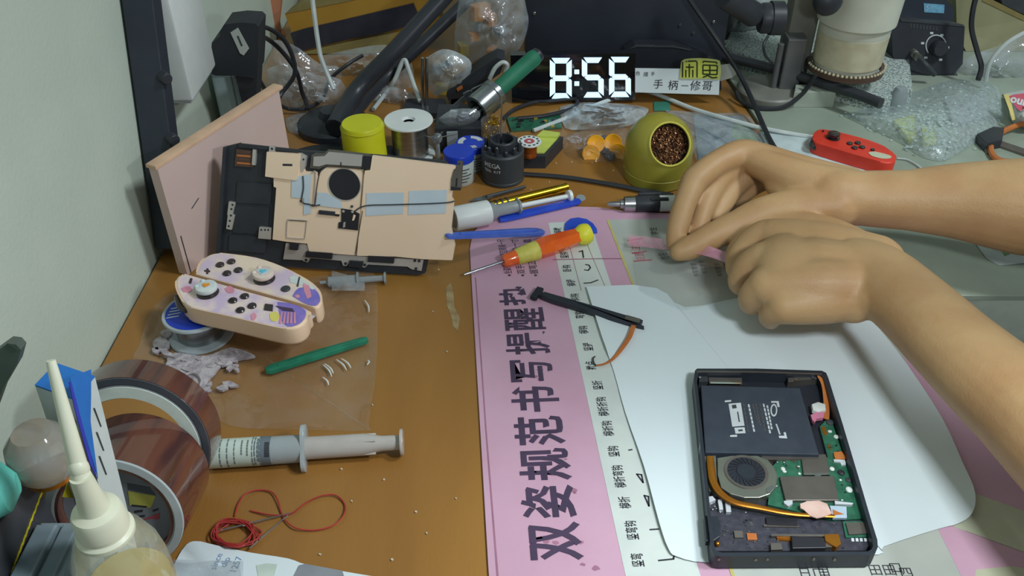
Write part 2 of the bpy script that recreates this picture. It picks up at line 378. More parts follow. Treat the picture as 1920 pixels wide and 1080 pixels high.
K = 10; cen = bm.verts.new(c0 + Vector((0, 0, 0.0031))); rows = []
for k in range(1, K+1):
    rows.append([bm.verts.new(Vector((c0.x+(p.x-c0.x)*k/K, c0.y+(p.y-c0.y)*k/K, paper_z(i, k, K)))) for i, p in enumerate(ring)])
n = len(ring)
for i in range(n): bm.faces.new((cen, rows[0][i], rows[0][(i+1) % n]))
for A, B in zip(rows, rows[1:]):
    for i in range(n): bm.faces.new((A[i], B[i], B[(i+1) % n], A[(i+1) % n]))
solo('white_paper', bm, 'paper', 'large sheet of plain white paper under the opened console', 'paper', ang=60)
# ------------------------------------------------------------------ opened game console on the paper
mat('console_shell', (44, 50, 60), 0.42, c2=(38, 44, 52), scale=60)
mat('console_floor', (40, 44, 54), 0.55, c2=(34, 37, 46), scale=50)
mat('battery_black', (58, 66, 78), 0.65, c2=(52, 60, 72), scale=90)
mat('pcb_green', (52, 112, 86), 0.35, c2=(36, 88, 68), scale=160, coat=0.3)
mat('pcb_dark', (66, 66, 76), 0.45, c2=(50, 50, 60), scale=220)
mat('shield_metal', (132, 126, 120), 0.42, 0.75, c2=(120, 114, 108), scale=60)
mat('fan_metal', (158, 160, 148), 0.36, 0.8, c2=(146, 148, 138), scale=40)
mat('copper', (206, 136, 52), 0.30, 0.85, c2=(188, 116, 40), scale=40)
mat('flex_orange', (196, 118, 62), 0.40, c2=(176, 100, 50))
mat('thermal_pink', (220, 188, 176), 0.6, c2=(204, 166, 152), scale=90)
mat('print_white', (206, 212, 216), 0.5)
mat('paste_white', (228, 232, 228), 0.5, bump=0.3)
mat('pad_blue', (186, 206, 222), 0.4)
mat('chip_black', (44, 44, 50), 0.35)
mat('tape_pink', (214, 130, 160), 0.4)
t = thing('game_console', 'opened black game console on white paper showing battery, fan and circuit board', 'game console', G(1470, 880, 0.0033))
CZ = 0.0034
def cp(name, pts, z0, z1, m, parent=t, bev=0.0, smooth=False):
    bm = BM(); prism(bm, gp(pts, z1), z0, z1, bev=bev); return obj(name, bm, m, parent, smooth, True)
outer = [(1301, 712), (1303, 695), (1307, 691), (1420, 691), (1541, 695), (1549, 699), (1553, 708), (1580, 795), (1610, 895), (1635, 980), (1645, 1012), (1646, 1026), (1641, 1036), (1632, 1041), (1500, 1042), (1352, 1043), (1340, 1041), (1334, 1031), (1325, 950), (1314, 840), (1306, 760)]
inner = [(1307, 716), (1309, 702), (1312, 699), (1420, 699), (1534, 702), (1542, 706), (1546, 713), (1573, 797), (1603, 897), (1627, 980), (1637, 1014), (1637, 1024), (1634, 1030), (1627, 1034), (1500, 1035), (1354, 1036), (1345, 1034), (1340, 1028), (1331, 950), (1320, 840), (1312, 760)]
def rimring(o_, i_, z0, z1, m, name, parent):
    bm = BM(); n = len(o_)
    O1 = [bm.verts.new(G(u, v, z1)) for u, v in o_]; O0 = [bm.verts.new((p.co.x, p.co.y, z0)) for p in O1]
    I1 = [bm.verts.new(G(u, v, z1)) for u, v in i_]; I0 = [bm.verts.new((p.co.x, p.co.y, z0)) for p in I1]
    for k in range(n):
        j = (k+1) % n
        bm.faces.new((O1[k], O1[j], I1[j], I1[k])); bm.faces.new((O0[k], O0[j], O1[j], O1[k])); bm.faces.new((I1[k], I1[j], I0[j], I0[k])); bm.faces.new((O0[k], I0[k], I0[j], O0[j]))
    return obj(name, bm, m, parent, False, True)
RZ = CZ + 0.0125
rimring(outer, inner, CZ, RZ, 'console_shell', 'shell_rim', t)
bm = BM(); prism(bm, [tuple(G(u, v, RZ)[:2]) for u, v in inner], CZ, CZ+0.0025); obj('shell_floor', bm, 'console_floor', t, False, True)
FZ = CZ+0.0026
# metal lip along the far edge
cp('rim_lip', [(1306, 695), (1420, 696), (1541, 700), (1541, 702.5), (1420, 698.5), (1306, 697.5)], RZ, RZ+0.0003, 'shield_metal')
b = cp('battery', [(1314, 722), (1500, 727), (1536, 852), (1322, 848)], FZ, CZ+0.0095, 'battery_black', bev=0.0006)
BZ = CZ+0.0096
def bp(name, pts, m, z=BZ): return cp(name, pts, z, z+0.00012, m, b)
bp('barcode_label', [(1366, 757), (1389, 755), (1396, 798), (1373, 800)], 'print_white')
bp('barcode_label', [(1377, 802), (1396, 801), (1398, 812), (1379, 813)], 'print_white')
for q in ([(1372, 759.5), (1380, 758.5), (1381.5, 765), (1373.5, 766)], [(1382, 772), (1384.2, 772), (1387.4, 791), (1385.2, 791)], [(1384, 805.5), (1392, 804.8), (1393, 808), (1385, 808.7)]): bp('barcode_print', q, 'dark_grey', BZ+0.00015)
bp('corner_mark', [(1359, 751), (1371, 750), (1371, 753), (1359, 754)], 'print_white'); bp('corner_mark', [(1369, 816), (1382, 815), (1382, 819), (1369, 819)], 'print_white')
bp('corner_mark', [(1446, 752), (1460, 752), (1462, 763), (1458, 763), (1456, 755), (1446, 755)], 'print_white'); bp('corner_mark', [(1460, 817), (1471, 817), (1469, 811), (1473, 810), (1476, 822), (1461, 821)], 'print_white')
for (u0, v0, u1, v1, wd) in ((1393, 756, 1402, 812, 2.0), (1402, 758, 1413, 811, 3.2), (1410, 758, 1421, 795, 2), (1416, 757, 1425, 800, 2), (1424, 757, 1434, 810, 2), (1430, 757, 1443, 814, 3), (1437, 760, 1446, 806, 3), (1454, 795, 1461, 815, 3)):
    nseg = 7
    for k in range(nseg):
        f0, f1 = k/nseg, (k+0.78)/nseg
        q = [(u0+(u1-u0)*f0, v0+(v1-v0)*f0), (u0+(u1-u0)*f0+wd, v0+(v1-v0)*f0), (u0+(u1-u0)*f1+wd, v0+(v1-v0)*f1), (u0+(u1-u0)*f1, v0+(v1-v0)*f1)]
        bp('print_line', q, 'shield_metal' if wd < 2.5 else 'print_white')
oc, ic = [], []
for k in range(14):
    a = 2*pi*k/14; oc.append((1451+6.5*cos(a), 769+12*sin(a))); ic.append((1451+4*cos(a), 769+9*sin(a)))
rimring(oc, ic, BZ, BZ+0.00012, 'print_white', 'emblem', b)
# frame parts round the battery
cp('bracket', [(1328, 707), (1391, 708), (1392, 720), (1330, 719)], FZ, CZ+0.0085, 'shield_metal', bev=0.0003)
cp('bracket', [(1332, 716), (1389, 717), (1389, 720), (1332, 719)], CZ+0.0086, CZ+0.0095, 'chrome')
cp('bracket', [(1311, 705), (1327, 706), (1328, 715), (1311, 716)], FZ, CZ+0.0088, 'dark_grey')
cp('bracket', [(1477, 708), (1534, 704), (1535, 709), (1500, 713), (1478, 716)], FZ, CZ+0.0090, 'shield_metal', bev=0.0003)
for c in ((1308, 701), (1492, 713), (1524, 709), (1312, 708)):
    p = G(*c, CZ+0.0095); bm = BM(); lathe(bm, [(0, 0), (0.0011, 0), (0.0011, 0.0006), (0, 0.0006)], 10, Matrix.Translation(p)); obj('screw', bm, 'chrome', t, True, True)
cp('side_contact', [(1303, 722), (1306, 722), (1313, 774), (1308, 774)], FZ, RZ-0.001, 'steel'); cp('side_contact', [(1311, 810), (1315, 810), (1318, 840), (1313, 838)], FZ, RZ-0.001, 'steel')
# green main board with its parts
g = cp('main_board', [(1537, 800), (1548, 788), (1560, 790), (1575, 835), (1600, 910), (1617, 972), (1566, 976), (1440, 946), (1446, 878), (1460, 860), (1552, 857)], FZ, CZ+0.0055, 'pcb_green')
cp('board_strip', [(1426, 851), (1548, 852), (1550, 861), (1430, 862)], FZ, CZ+0.0065, 'shield_metal')
def bd(name, pts, m, z=0.0066, bev=0.0): return cp(name, pts, CZ+0.0055, CZ+z, m, g, bev)
bd('shield', [(1503, 861), (1551, 860), (1556, 888), (1507, 889)], 'shield_metal', 0.0075, 0.0003)
bd('shield', [(1462, 893), (1564, 892), (1573, 938), (1473, 938)], 'shield_metal', 0.0080, 0.0003)
bd('shield_clip', [(1507, 887), (1556, 886.5), (1556, 890), (1540, 890.5), (1538, 893), (1529, 893), (1527, 890.5), (1507, 890.5)], 'steel', 0.0078)
bd('shield_clip', [(1470, 939), (1486, 938), (1486, 945), (1478, 949), (1470, 943)], 'print_white', 0.0078); bd('shield_clip', [(1565, 939), (1600, 943), (1598, 946), (1566, 945)], 'print_white', 0.0078)
for u, v, r, m in ((1568, 819, 6.2, 'paste_white'), (1556, 809, 5, 'paste_white'), (1592, 918, 7, 'paste_white'), (1560, 879, 5.5, 'paste_white'), (1468, 879, 5, 'paste_white'), (1471, 884, 4.5, 'paste_white'), (1499, 888, 3, 'paste_white'), (1576, 900, 3, 'paste_white'), (1582, 866, 5, 'paste_white'), (1577, 886, 8, 'chip_black'), (1591, 900, 7, 'dark_grey'), (1556, 792, 9, 'dark_grey'), (1470, 866, 3, 'steel'), (1457, 866, 3, 'steel')):
    p = G(u, v, CZ+0.0058); bm = BM(); rr = r*0.00033; k0 = random.uniform(0.8, 1.2); ball(bm, p, rr, 12, (1, k0, 0.45)); obj('solder_blob' if m != 'chip_black' else 'capacitor', bm, m, g, True, True)
bd('connector', [(1563, 848), (1578, 846), (1588, 860), (1566, 861)], 'flex_orange', 0.0072); bd('connector', [(1563, 861), (1584, 862), (1586, 871), (1578, 872), (1575, 866), (1564, 865)], 'print_white', 0.0068)
bd('solder_strip', [(1540, 800), (1546, 800), (1552, 815), (1544, 815)], 'copper', 0.0058)
for k in range(26):
    u, v = random.choice([(random.uniform(1449, 1462), random.uniform(885, 935)), (random.uniform(1466, 1502), random.uniform(862, 888)), (random.uniform(1574, 1596), random.uniform(905, 965)), (random.uniform(1550, 1572), random.uniform(822, 850))])
    s = random.uniform(0.9, 2.2); bd('chip', [(u, v), (u+s*2, v), (u+s*2, v+s), (u, v+s)], random.choice(['steel', 'chip_black', 'print_white', 'copper']), 0.0062)
# orange ribbon down the right wall, pink and white tab
bm = BM(); tube(bm, [G(1536, 704, RZ-0.001), G(1545, 722, RZ-0.003), G(1549, 750, CZ+0.008), G(1550, 775, CZ+0.0065), G(1549, 786, CZ+0.006)], [0.0018, 0.0020, 0.0021, 0.0021, 0.0021], 8, 6, flat=0.18); obj('ribbon_cable', bm, 'flex_orange', t, True, True)
bm = BM(); prism(bm, gp([(1522, 757), (1534, 753), (1548, 757), (1549, 768), (1534, 772), (1524, 768)], CZ+0.0095), CZ+0.006, CZ+0.0095, bev=0.0008); obj('connector_tab', bm, 'paste_white', t, True, True)
cp('pink_tab', [(1520, 778), (1532, 772), (1546, 773), (1544, 783), (1531, 785), (1528, 792), (1523, 787)], CZ+0.006, CZ+0.0088, 'tape_pink')
# fan and heat pipe
f = cp('fan', [(1345, 858), (1372, 854), (1420, 854), (1440, 862), (1452, 876), (1458, 892), (1455, 912), (1444, 926), (1424, 933), (1396, 933), (1370, 926), (1352, 914), (1346, 890)], FZ, CZ+0.0088, 'fan_metal', bev=0.0005)
fc = G(1399, 885, CZ+0.0089); FM = Matrix.Translation(fc) @ Matrix.Rotation(0.1, 4, 'Z')
bm = BM(); lathe(bm, [(0.0130, 0), (0.0152, 0), (0.0152, 0.0004), (0.0130, 0.0004), (0.0130, 0)], 40, FM); obj('fan_ring', bm, 'shield_metal', f, True, True)
bm = BM(); lathe(bm, [(0, 0), (0.0137, 0), (0.0137, 0.0002), (0, 0.0002)], 40, FM); obj('fan_opening', bm, 'console_floor', f, True, True)
bm = BM(); lathe(bm, [(0, 0.0002), (0.0070, 0.0002), (0.0065, 0.0009), (0, 0.0010)], 32, FM); obj('hub', bm, 'console_shell', f, True, True)
for k in range(22):
    a = 2*pi*k/22; bm = BM(); box(bm, (0.0100*cos(a), 0.0100*sin(a), 0.0005), (0.0058, 0.0006, 0.0005), a+0.5, FM); obj('fan_blade', bm, 'console_floor', f, False, True)
cp('fan_tab', [(1438, 915), (1447, 910), (1452, 913), (1446, 919), (1442, 924), (1437, 921)], CZ+0.0088, CZ+0.0094, 'steel', f)
cp('duct_wall', [(1319, 856), (1342, 854), (1346, 918), (1330, 922), (1325, 900)], FZ, CZ+0.007, 'fan_metal')
bm = BM(); HZ = CZ+0.0098
tube(bm, [G(1331, 857, HZ), G(1333, 880, HZ), G(1337, 902, HZ), G(1350, 924, HZ), G(1378, 942, HZ), (G(1425, 952, HZ)), G(1470, 961, HZ), G(1500, 965, HZ-0.001), G(1565, 968, HZ-0.0015)], [0.0027, 0.0029, 0.0029, 0.0028, 0.0024, 0.0021, 0.0018, 0.0016, 0.0014], 12, 6, flat=0.55, up=(0, 0, 1)); obj('heat_pipe', bm, 'copper', t, True, True)
cp('thermal_pad', [(1500, 944), (1508, 943), (1512, 939), (1536, 938), (1551, 944), (1560, 962), (1546, 968), (1532, 971), (1518, 966), (1509, 956), (1501, 952)], CZ+0.0090, CZ+0.0100, 'thermal_pink', bev=0.0004)
cp('heat_sink_plate', [(1556, 948), (1587, 950), (1588, 971), (1562, 971)], CZ+0.0066, CZ+0.0085, 'pad_blue'); cp('plate_mark', [(1561, 955), (1575, 961), (1583, 964), (1562, 966)], CZ+0.0086, CZ+0.0087, 'flex_orange')
# dark lower board
d = cp('secondary_board', [(1325, 938), (1346, 930), (1420, 952), (1560, 978), (1618, 975), (1630, 1022), (1622, 1032), (1334, 1033)], FZ, CZ+0.0046, 'pcb_dark')
def ld(name, pts, m, z=0.0056, bev=0.0): return cp(name, pts, CZ+0.0046, CZ+z, m, d, bev)
ld('connector', [(1322, 932), (1336, 930), (1342, 937), (1330, 943), (1322, 939)], 'print_white', 0.0075); ld('connector', [(1346, 937), (1353, 936), (1356, 955), (1349, 956)], 'print_white', 0.0072); ld('connector', [(1360, 941), (1369, 942), (1371, 960), (1362, 960)], 'print_white', 0.0072)
for u, v in ((1330, 950), (1340, 949), (1334, 944), (1336, 955), (1343, 953), (1350, 960), (1398, 960)):
    p = G(u, v, CZ+0.0048); bm = BM(); ball(bm, p, 0.0009, 10, (1, 1, 0.6)); obj('solder_blob', bm, 'steel', d, True, True)
ld('duct', [(1320, 966), (1345, 968), (1352, 984), (1350, 1006), (1338, 1014), (1324, 1014)], 'console_shell', 0.0095, 0.0006)
ld('chip', [(1436, 969), (1493, 968), (1496, 986), (1438, 984)], 'chip_black', 0.0062); ld('chip_frame', [(1432, 983), (1498, 985), (1498, 988), (1432, 987)], 'shield_metal', 0.0058)
ld('chip', [(1376, 995), (1392, 995), (1394, 1008), (1378, 1008)], 'shield_metal', 0.006); ld('chip', [(1400, 999), (1418, 1000), (1420, 1012), (1402, 1012)], 'flex_orange', 0.0055)
ld('card_slot', [(1484, 1004), (1548, 1008), (1549, 1027), (1486, 1028)], 'chip_black', 0.0085, 0.0004); ld('slot_frame', [(1446, 1001), (1548, 1002), (1548, 1006), (1446, 1005)], 'shield_metal', 0.007)
ld('slot_opening', [(1456, 1006), (1484, 1006), (1484, 1014), (1458, 1012)], 'copper', 0.0058); ld('flex_tab', [(1546, 1002), (1572, 1001), (1577, 1020), (1568, 1026), (1548, 1014)], 'copper', 0.0095)
ld('socket', [(1547, 1015), (1560, 1016), (1560, 1026), (1548, 1026)], 'shield_metal', 0.0080); ld('socket', [(1445, 1018), (1464, 1018), (1468, 1030), (1446, 1031)], 'shield_metal', 0.0075)
ld('sub_board', [(1580, 978), (1618, 977), (1627, 1006), (1586, 1008)], 'pcb_green', 0.0058); ld('shield', [(1586, 980), (1620, 979), (1626, 1000), (1592, 1002)], 'shield_metal', 0.0070)
for k in range(60):
    u = random.uniform(1355, 1580); v = random.uniform(970, 1030); s = random.uniform(1.0, 2.2); ld('chip', [(u, v), (u+s*2.4, v), (u+s*2.4, v+s), (u, v+s)], random.choice(['steel', 'chip_black', 'shield_metal', 'shield_metal', 'dark_grey']), 0.0052)
for k in range(4): ld('print_mark', [(1596+k*8, 1009), (1601+k*8, 1009), (1602+k*8, 1015), (1597+k*8, 1015)], 'print_white', 0.0049)
bm = BM(); ball(bm, G(1345, 1020, CZ+0.006), 0.0018, 12); obj('brass_post', bm, 'copper', d, True, True)
# front wall details
for u, v in ((1348, 1050), (1417, 1051), (1439, 1050), (1526, 1050), (1565, 1051)):
    fy = G(u, 1043, RZ).y - 0.0003; p = V(u, v, fy); bm = BM(); rod(bm, p + Vector((0, 0.001, 0)), p, 0.0011, 0.0011, 10); obj('screw', bm, 'shield_metal', t, True, True)
# ------------------------------------------------------------------ black strip with ribbon lying on paper and mat
t = thing('speaker_strip', 'black plastic strip with an orange ribbon tail across the mat and paper', 'strip', G(1110, 580, 0.004))
A, rz, L = frame((1010, 549), (1203, 605), 0.0075)
M = Matrix.Translation(A - Vector((0, 0, 0.0035))) @ Matrix.Rotation(rz, 4, 'Z')
bm = BM(); prism(bm, [(0.004, -0.003), (0.016, -0.0045), (0.05, -0.0048), (0.075, -0.0050), (0.10, -0.0040), (L-0.012, -0.0048), (L, -0.004), (L, 0.0035), (0.06, 0.0032), (0.02, 0.0030), (0.004, 0.0035)], 0, 0.0042, M, 0.0007); obj('strip_body', bm, 'console_shell', t, True, True)
bm = BM(); prism(bm, [(-0.005, -0.0075), (0.001, -0.0075), (0.001, -0.002), (0.006, -0.002), (0.006, 0.003), (0.001, 0.003), (0.001, 0.0085), (-0.005, 0.0085)], 0.0, 0.0032, M); obj('bracket', bm, 'console_floor', t, False, True)
bm = BM(); box(bm, (L-0.008, 0.0, 0.0046), (0.013, 0.0055, 0.0008), 0, M); obj('end_cap', bm, 'shield_metal', t, False, True)
bm = BM(); tube(bm, [G(1188, 610, 0.006), G(1180, 632, 0.007), G(1163, 657, 0.0065), G(1148, 674, 0.005), G(1134, 682, 0.0045), G(1118, 685, 0.0038)], [0.0021, 0.0021, 0.0019, 0.0013, 0.0011, 0.0008], 8, 8, flat=0.15); obj('ribbon_tail', bm, 'flex_orange', t, True, True)
bm = BM(); tube(bm, [G(1118, 685, 0.0037), G(1113, 680, 0.0037), G(1112, 672, 0.0036), G(1116, 668, 0.0036)], 0.0007, 6, 6, flat=0.4); obj('ribbon_end', bm, 'dark_grey', t, True, True)
# ------------------------------------------------------------------ hand tools round the top of the mat
MT = 0.0020                                # top of the mat
mat('orange_clear', (250, 112, 40), 0.18, c2=(238, 92, 32), scale=50, coat=0.6, trans=0.1)
mat('grip_yellow', (216, 208, 100), 0.5, c2=(198, 188, 84), scale=120, bump=0.3, bscale=400)
mat('cap_yellow', (228, 222, 58), 0.4)
mat('blue_plastic', (44, 84, 210), 0.35, c2=(36, 72, 194), scale=60)
mat('blue_plastic_light', (88, 120, 214), 0.35, c2=(76, 106, 200), scale=60)
mat('clear_plastic', (214, 222, 226), 0.15, trans=0.85, c2=(206, 214, 218))
mat('frosted', (196, 204, 208), 0.35, trans=0.55, c2=(186, 196, 200))
mat('bead_blue', (60, 110, 200), 0.3)
# screwdriver
def lz(prof, p0, p1, seg=24):
    bm = BM(); lathe(bm, prof, seg, align(p0, p1)); return bm
t = thing('screwdriver', 'small screwdriver with translucent orange handle and yellow grip on the mat', 'screwdriver', G(1000, 470, MT))
p0, p1 = G(870, 515, 0.0055), G(1105, 436, 0.0115); Ls = (p1-p0).length
q = lambda f: f*Ls
sp = [(0, 0), (0.0010, 0), (0.0013, q(.02)), (0.0014, q(.32)), (0, q(.32))]
obj('shaft', lz(sp, p0, p1, 12), 'steel', t, True, True)
obj('collar', lz([(0, q(.30)), (0.0055, q(.30)), (0.0066, q(.32)), (0.0072, q(.405)), (0, q(.405))], p0, p1), 'orange_clear', t, True, True)
obj('grip', lz([(0, q(.40)), (0.0070, q(.40)), (0.0078, q(.41)), (0.0095, q(.56)), (0.0092, q(.572)), (0, q(.572))], p0, p1), 'grip_yellow', t, True, True)
obj('handle', lz([(0, q(.571)), (0.0088, q(.571)), (0.0100, q(.60)), (0.0102, q(.68)), (0.0092, q(.80)), (0.0080, q(.90)), (0, q(.90))], p0, p1, 6), 'orange_clear', t, False, True)
obj('spin_cap', lz([(0, q(.885)), (0.0060, q(.885)), (0.0085, q(.905)), (0.0104, q(.94)), (0.0104, q(.972)), (0.0094, q(.995)), (0.0070, q(1.0)), (0, q(.997))], p0, p1, 14), 'cap_yellow', t, True, True)
# flat pry tools
def pry(name, label, a, b, za, zb, wa, wb, m, ridge=False, group=None, tip=0.18):
    t = thing(name, label, 'pry tool', G(*a, 0.0), group=group)
    A, B = G(*a, za), G(*b, zb); d = B-A; L = d.length; rz = atan2(d.y, d.x)
    M = Matrix.Translation(A) @ Matrix.Rotation(rz, 4, 'Z') @ Matrix.Rotation(-atan2(zb-za, hypot(d.x, d.y)), 4, 'Y')
    bm = BM()
    prism(bm, [(0, -wa*0.35), (L*tip*0.4, -wa*0.5), (L*tip, -wa*0.55), (L*0.86, -wb*0.5), (L*0.96, -wb*0.44), (L, -wb*0.2), (L, wb*0.2), (L*0.96, wb*0.44), (L*0.86, wb*0.5), (L*tip, wa*0.55), (L*tip*0.4, wa*0.5), (0, wa*0.35)], -0.0013, 0.0016, M, 0.0007)
    obj('bar', bm, m, t, True, True)
    if ridge:
        bm = BM(); prism(bm, [(L*0.12, -wa*0.16), (L*0.9, -wb*0.10), (L*0.93, 0), (L*0.9, wb*0.10), (L*0.12, wa*0.16)], 0.0016, 0.0030, M, 0.0005); obj('ridge', bm, m, t, True, True)
    bm = BM(); box(bm, (L*0.05, 0, 0.0001), (L*0.09, wa*0.62, 0.0016), 0, M, 0.0004); obj('pry_tip', bm, m, t, False, True)
    return t
pry('pry_tool', 'bright blue plastic pry bar lying below the gold tube', (936, 412), (1088, 376), MT+0.0025, MT+0.0025, 0.0085, 0.0105, 'blue_plastic')
pry('pry_tool', 'pale blue ridged pry bar under the white syringe end', (838, 443), (1019, 434), 0.0440, MT+0.0035, 0.0080, 0.0125, 'blue_plastic_light', True)
# blue opening pick
t = thing('opening_pick', 'rounded bright blue opening pick behind the screwdriver cap', 'pick', G(1090, 428, MT))
bm = BM(); pts = [(1058, 428), (1060, 417), (1070, 409), (1084, 407), (1100, 410), (1112, 418), (1119, 428), (1120, 434), (1108, 436), (1090, 440), (1070, 438), (1061, 434)]
prism(bm, gp(pts, MT+0.0022), MT+0.0002, MT+0.0022, bev=0.0006); obj('pick_body', bm, 'blue_plastic', t, True, True)
# gold tube with black rings
t = thing('gold_tube', 'shiny gold metal tube with black rings at one end', 'tube', G(980, 368))
p0, p1 = G(903, 391, 0.0066), G(1063, 351, 0.0062); Lg = (p1-p0).length
obj('tube_body', lz([(0, 0), (0.0036, 0), (0.0046, 0.001), (0.0046, Lg-0.002), (0.0050, Lg-0.002), (0.0050, Lg), (0, Lg)], p0, p1), 'gold_metal', t, True, True)
for k in range(4):
    z = Lg*(0.09+0.062*k); obj('ring', lz([(0.0047, z), (0.0052, z), (0.0052, z+0.0022), (0.0047, z+0.0022)], p0, p1), 'black_plastic', t, True, True)
# grey blade lying behind it
t = thing('scalpel', 'slim dark grey scalpel half hidden behind the gold tube', 'knife', G(930, 370))
p0, p1 = G(880, 378, 0.004), G(985, 350, 0.004); bm = BM(); rod(bm, p0.lerp(p1, 0.3), p1, 0.0022, 0.0018, 10); obj('handle', bm, 'dark_grey', t, True, True)
d = (p1-p0).normalized(); nrm = Vector((-d.y, d.x, 0)); bm = BM(); M = Matrix.Translation(p0) @ Matrix.Rotation(atan2(d.y, d.x), 4, 'Z'); prism(bm, [(0, 0), (0.012, -0.004), (0.026, -0.004), (0.026, 0.003), (0.008, 0.003)], -0.0004, 0.0004, M); obj('blade', bm, 'steel', t, False, True)
# white syringe
t = thing('syringe', 'white labelled syringe with thin plunger beside the gold tube', 'syringe', G(880, 405))
p0, p1 = G(850, 411, 0.0165), G(1070, 367, 0.0085); L = (p1-p0).length
obj('label_sleeve', lz([(0.0090, 0.0), (0.0118, 0.0), (0.0124, 0.001), (0.0124, L*0.285), (0.0116, L*0.29), (0.0090, L*0.29), (0.0090, 0)], p0, p1, 32), 'white_plastic', t, True, True)
obj('barrel', lz([(0, -0.0005), (0.0086, -0.0005), (0.0088, L*0.33), (0.0062, L*0.36), (0.0060, L*0.53), (0.0056, L*0.53), (0, L*0.53)], p0, p1), 'frosted', t, True, True)
obj('flange', lz([(0.003, L*0.53), (0.0088, L*0.53), (0.0090, L*0.545), (0.003, L*0.545)], p0, p1, 6), 'frosted', t, False, True)
obj('plunger', lz([(0, L*0.5), (0.0026, L*0.5), (0.0024, L*0.97), (0.0062, L*0.975), (0.0064, L), (0, L)], p0, p1, 14), 'white_plastic', t, True, True)
# small clear disc
bm = BM(); lathe(bm, [(0, 0), (0.0048, 0), (0.0052, 0.0006), (0.0048, 0.0013), (0, 0.0013)], 20, Matrix.Translation(G(1089, 372, 0.0004)) @ Matrix.Rotation(0.12, 4, 'X'))
solo('plastic_disc', bm, 'frosted', 'tiny clear plastic disc at the tip of the blue pry bar', 'disc')
# electric pen driver
t = thing('pen_driver', 'white electric pen driver with black collar and needle tip under the hand', 'driver', G(1250, 392))
p0, p1 = G(1112, 383, 0.0090), G(1372, 380, 0.0095); L = (p1-p0).length
obj('needle', lz([(0, 0), (0.0003, 0), (0.0007, L*0.12), (0, L*0.12)], p0, p1, 10), 'copper', t, True, True)
obj('nozzle', lz([(0, L*0.10), (0.0018, L*0.10), (0.0026, L*0.135), (0.0030, L*0.19), (0.0048, L*0.195), (0.0050, L*0.215), (0.0076, L*0.225), (0.0078, L*0.30), (0, L*0.30)], p0, p1), 'steel', t, True, True)
obj('collar', lz([(0, L*0.30), (0.0080, L*0.30), (0.0086, L*0.31), (0.0086, L*0.475), (0, L*0.475)], p0, p1), 'black_plastic', t, True, True)
obj('body', lz([(0, L*0.475), (0.0084, L*0.475), (0.0084, L*0.98), (0.0074, L), (0, L)], p0, p1), 'white_plastic', t, True, True)
bm = BM(); d = (p1-p0).normalized(); MM = Matrix.Translation(p0) @ Matrix.Rotation(atan2(d.y, d.x), 4, 'Z')
box(bm, (L*0.41, 0.0060, 0.0074), (L*0.17, 0.0030, 0.0040), 0, MM, 0.0008); obj('clip', bm, 'dark_grey', t, False, True)
bm = BM(); box(bm, (L*0.47, -0.0035, 0.0075), (L*0.13, 0.0040, 0.0030), 0, MM, 0.0008); obj('switch_slider', bm, 'black_plastic', t, False, True)
for k in range(5):
    bm = BM(); box(bm, (L*(0.345+0.016*k), -0.001, 0.0086), (0.0006, 0.0020, 0.0004), 0, MM); obj('print_mark', bm, 'shield_metal', t, False, True)
# black stick across the desk
bm = BM(); tube(bm, [G(982, 326, 0.003), G(1060, 332, 0.0032), G(1150, 346, 0.0034), G(1210, 358, 0.0036), G(1262, 366, 0.004)], [0.0030, 0.0030, 0.0031, 0.0032, 0.0032], 8, 6, flat=0.6)
solo('cable_tie', bm, 'black_matte', 'flat black strap running across the desk to the pen driver', 'strap')
# blue lidded jars
mat('lid_blue', (34, 66, 190), 0.35, c2=(28, 58, 176)); mat('jar_white', (182, 190, 186), 0.45, c2=(168, 178, 174), scale=60)
def jar(label, u, v, r, h, tilt=None, printed=False):
    t = thing('flux_jar', label, 'jar', G(u, v))
    b = G(u, v); M = Matrix.Translation(b)
    bm = BM(); lathe(bm, [(0, 0.0002), (r*0.9, 0.0002), (r*0.96, 0.002), (r*0.96, h*0.72), (r*0.9, h*0.76), (0, h*0.76)], 32, M); obj('jar_body', bm, 'jar_white', t, True, True)
    bm = BM(); lathe(bm, [(0, h*0.76), (r*1.0, h*0.76), (r*1.0, h*0.97), (r*0.96, h), (0, h)], 36, M); obj('lid', bm, 'lid_blue', t, True, True)
    for k in range(5):
        bm = BM(); lathe(bm, [(r*0.97, h*(0.16+0.1*k)), (r*0.975, h*(0.16+0.1*k)), (r*0.975, h*(0.19+0.1*k)), (r*0.97, h*(0.19+0.1*k))], 14, M @ Matrix.Rotation(R(-125), 4, 'Z'), arc=R(70+10*(k % 3))); obj('label_print', bm, 'dark_grey', t, True, True)
    if printed:
        for a0, rr in ((0.3, 0.72), (2.2, 0.72), (4.0, 0.72)):
            bm = BM(); lathe(bm, [(r*0.5, h+0.0001), (r*rr+0.002, h+0.0001), (r*rr+0.002, h+0.0003), (r*0.5, h+0.0003)], 10, M @ Matrix.Rotation(a0, 4, 'Z'), arc=1.3); obj('lid_print', bm, 'print_white', t, True, True)
    return t
jar('small flux jar with plain blue lid beside the black bit holder', 862, 338, 0.0165, 0.036)
jar('small flux jar with printed blue lid behind the plain one', 884, 312, 0.0165, 0.030, printed=True)
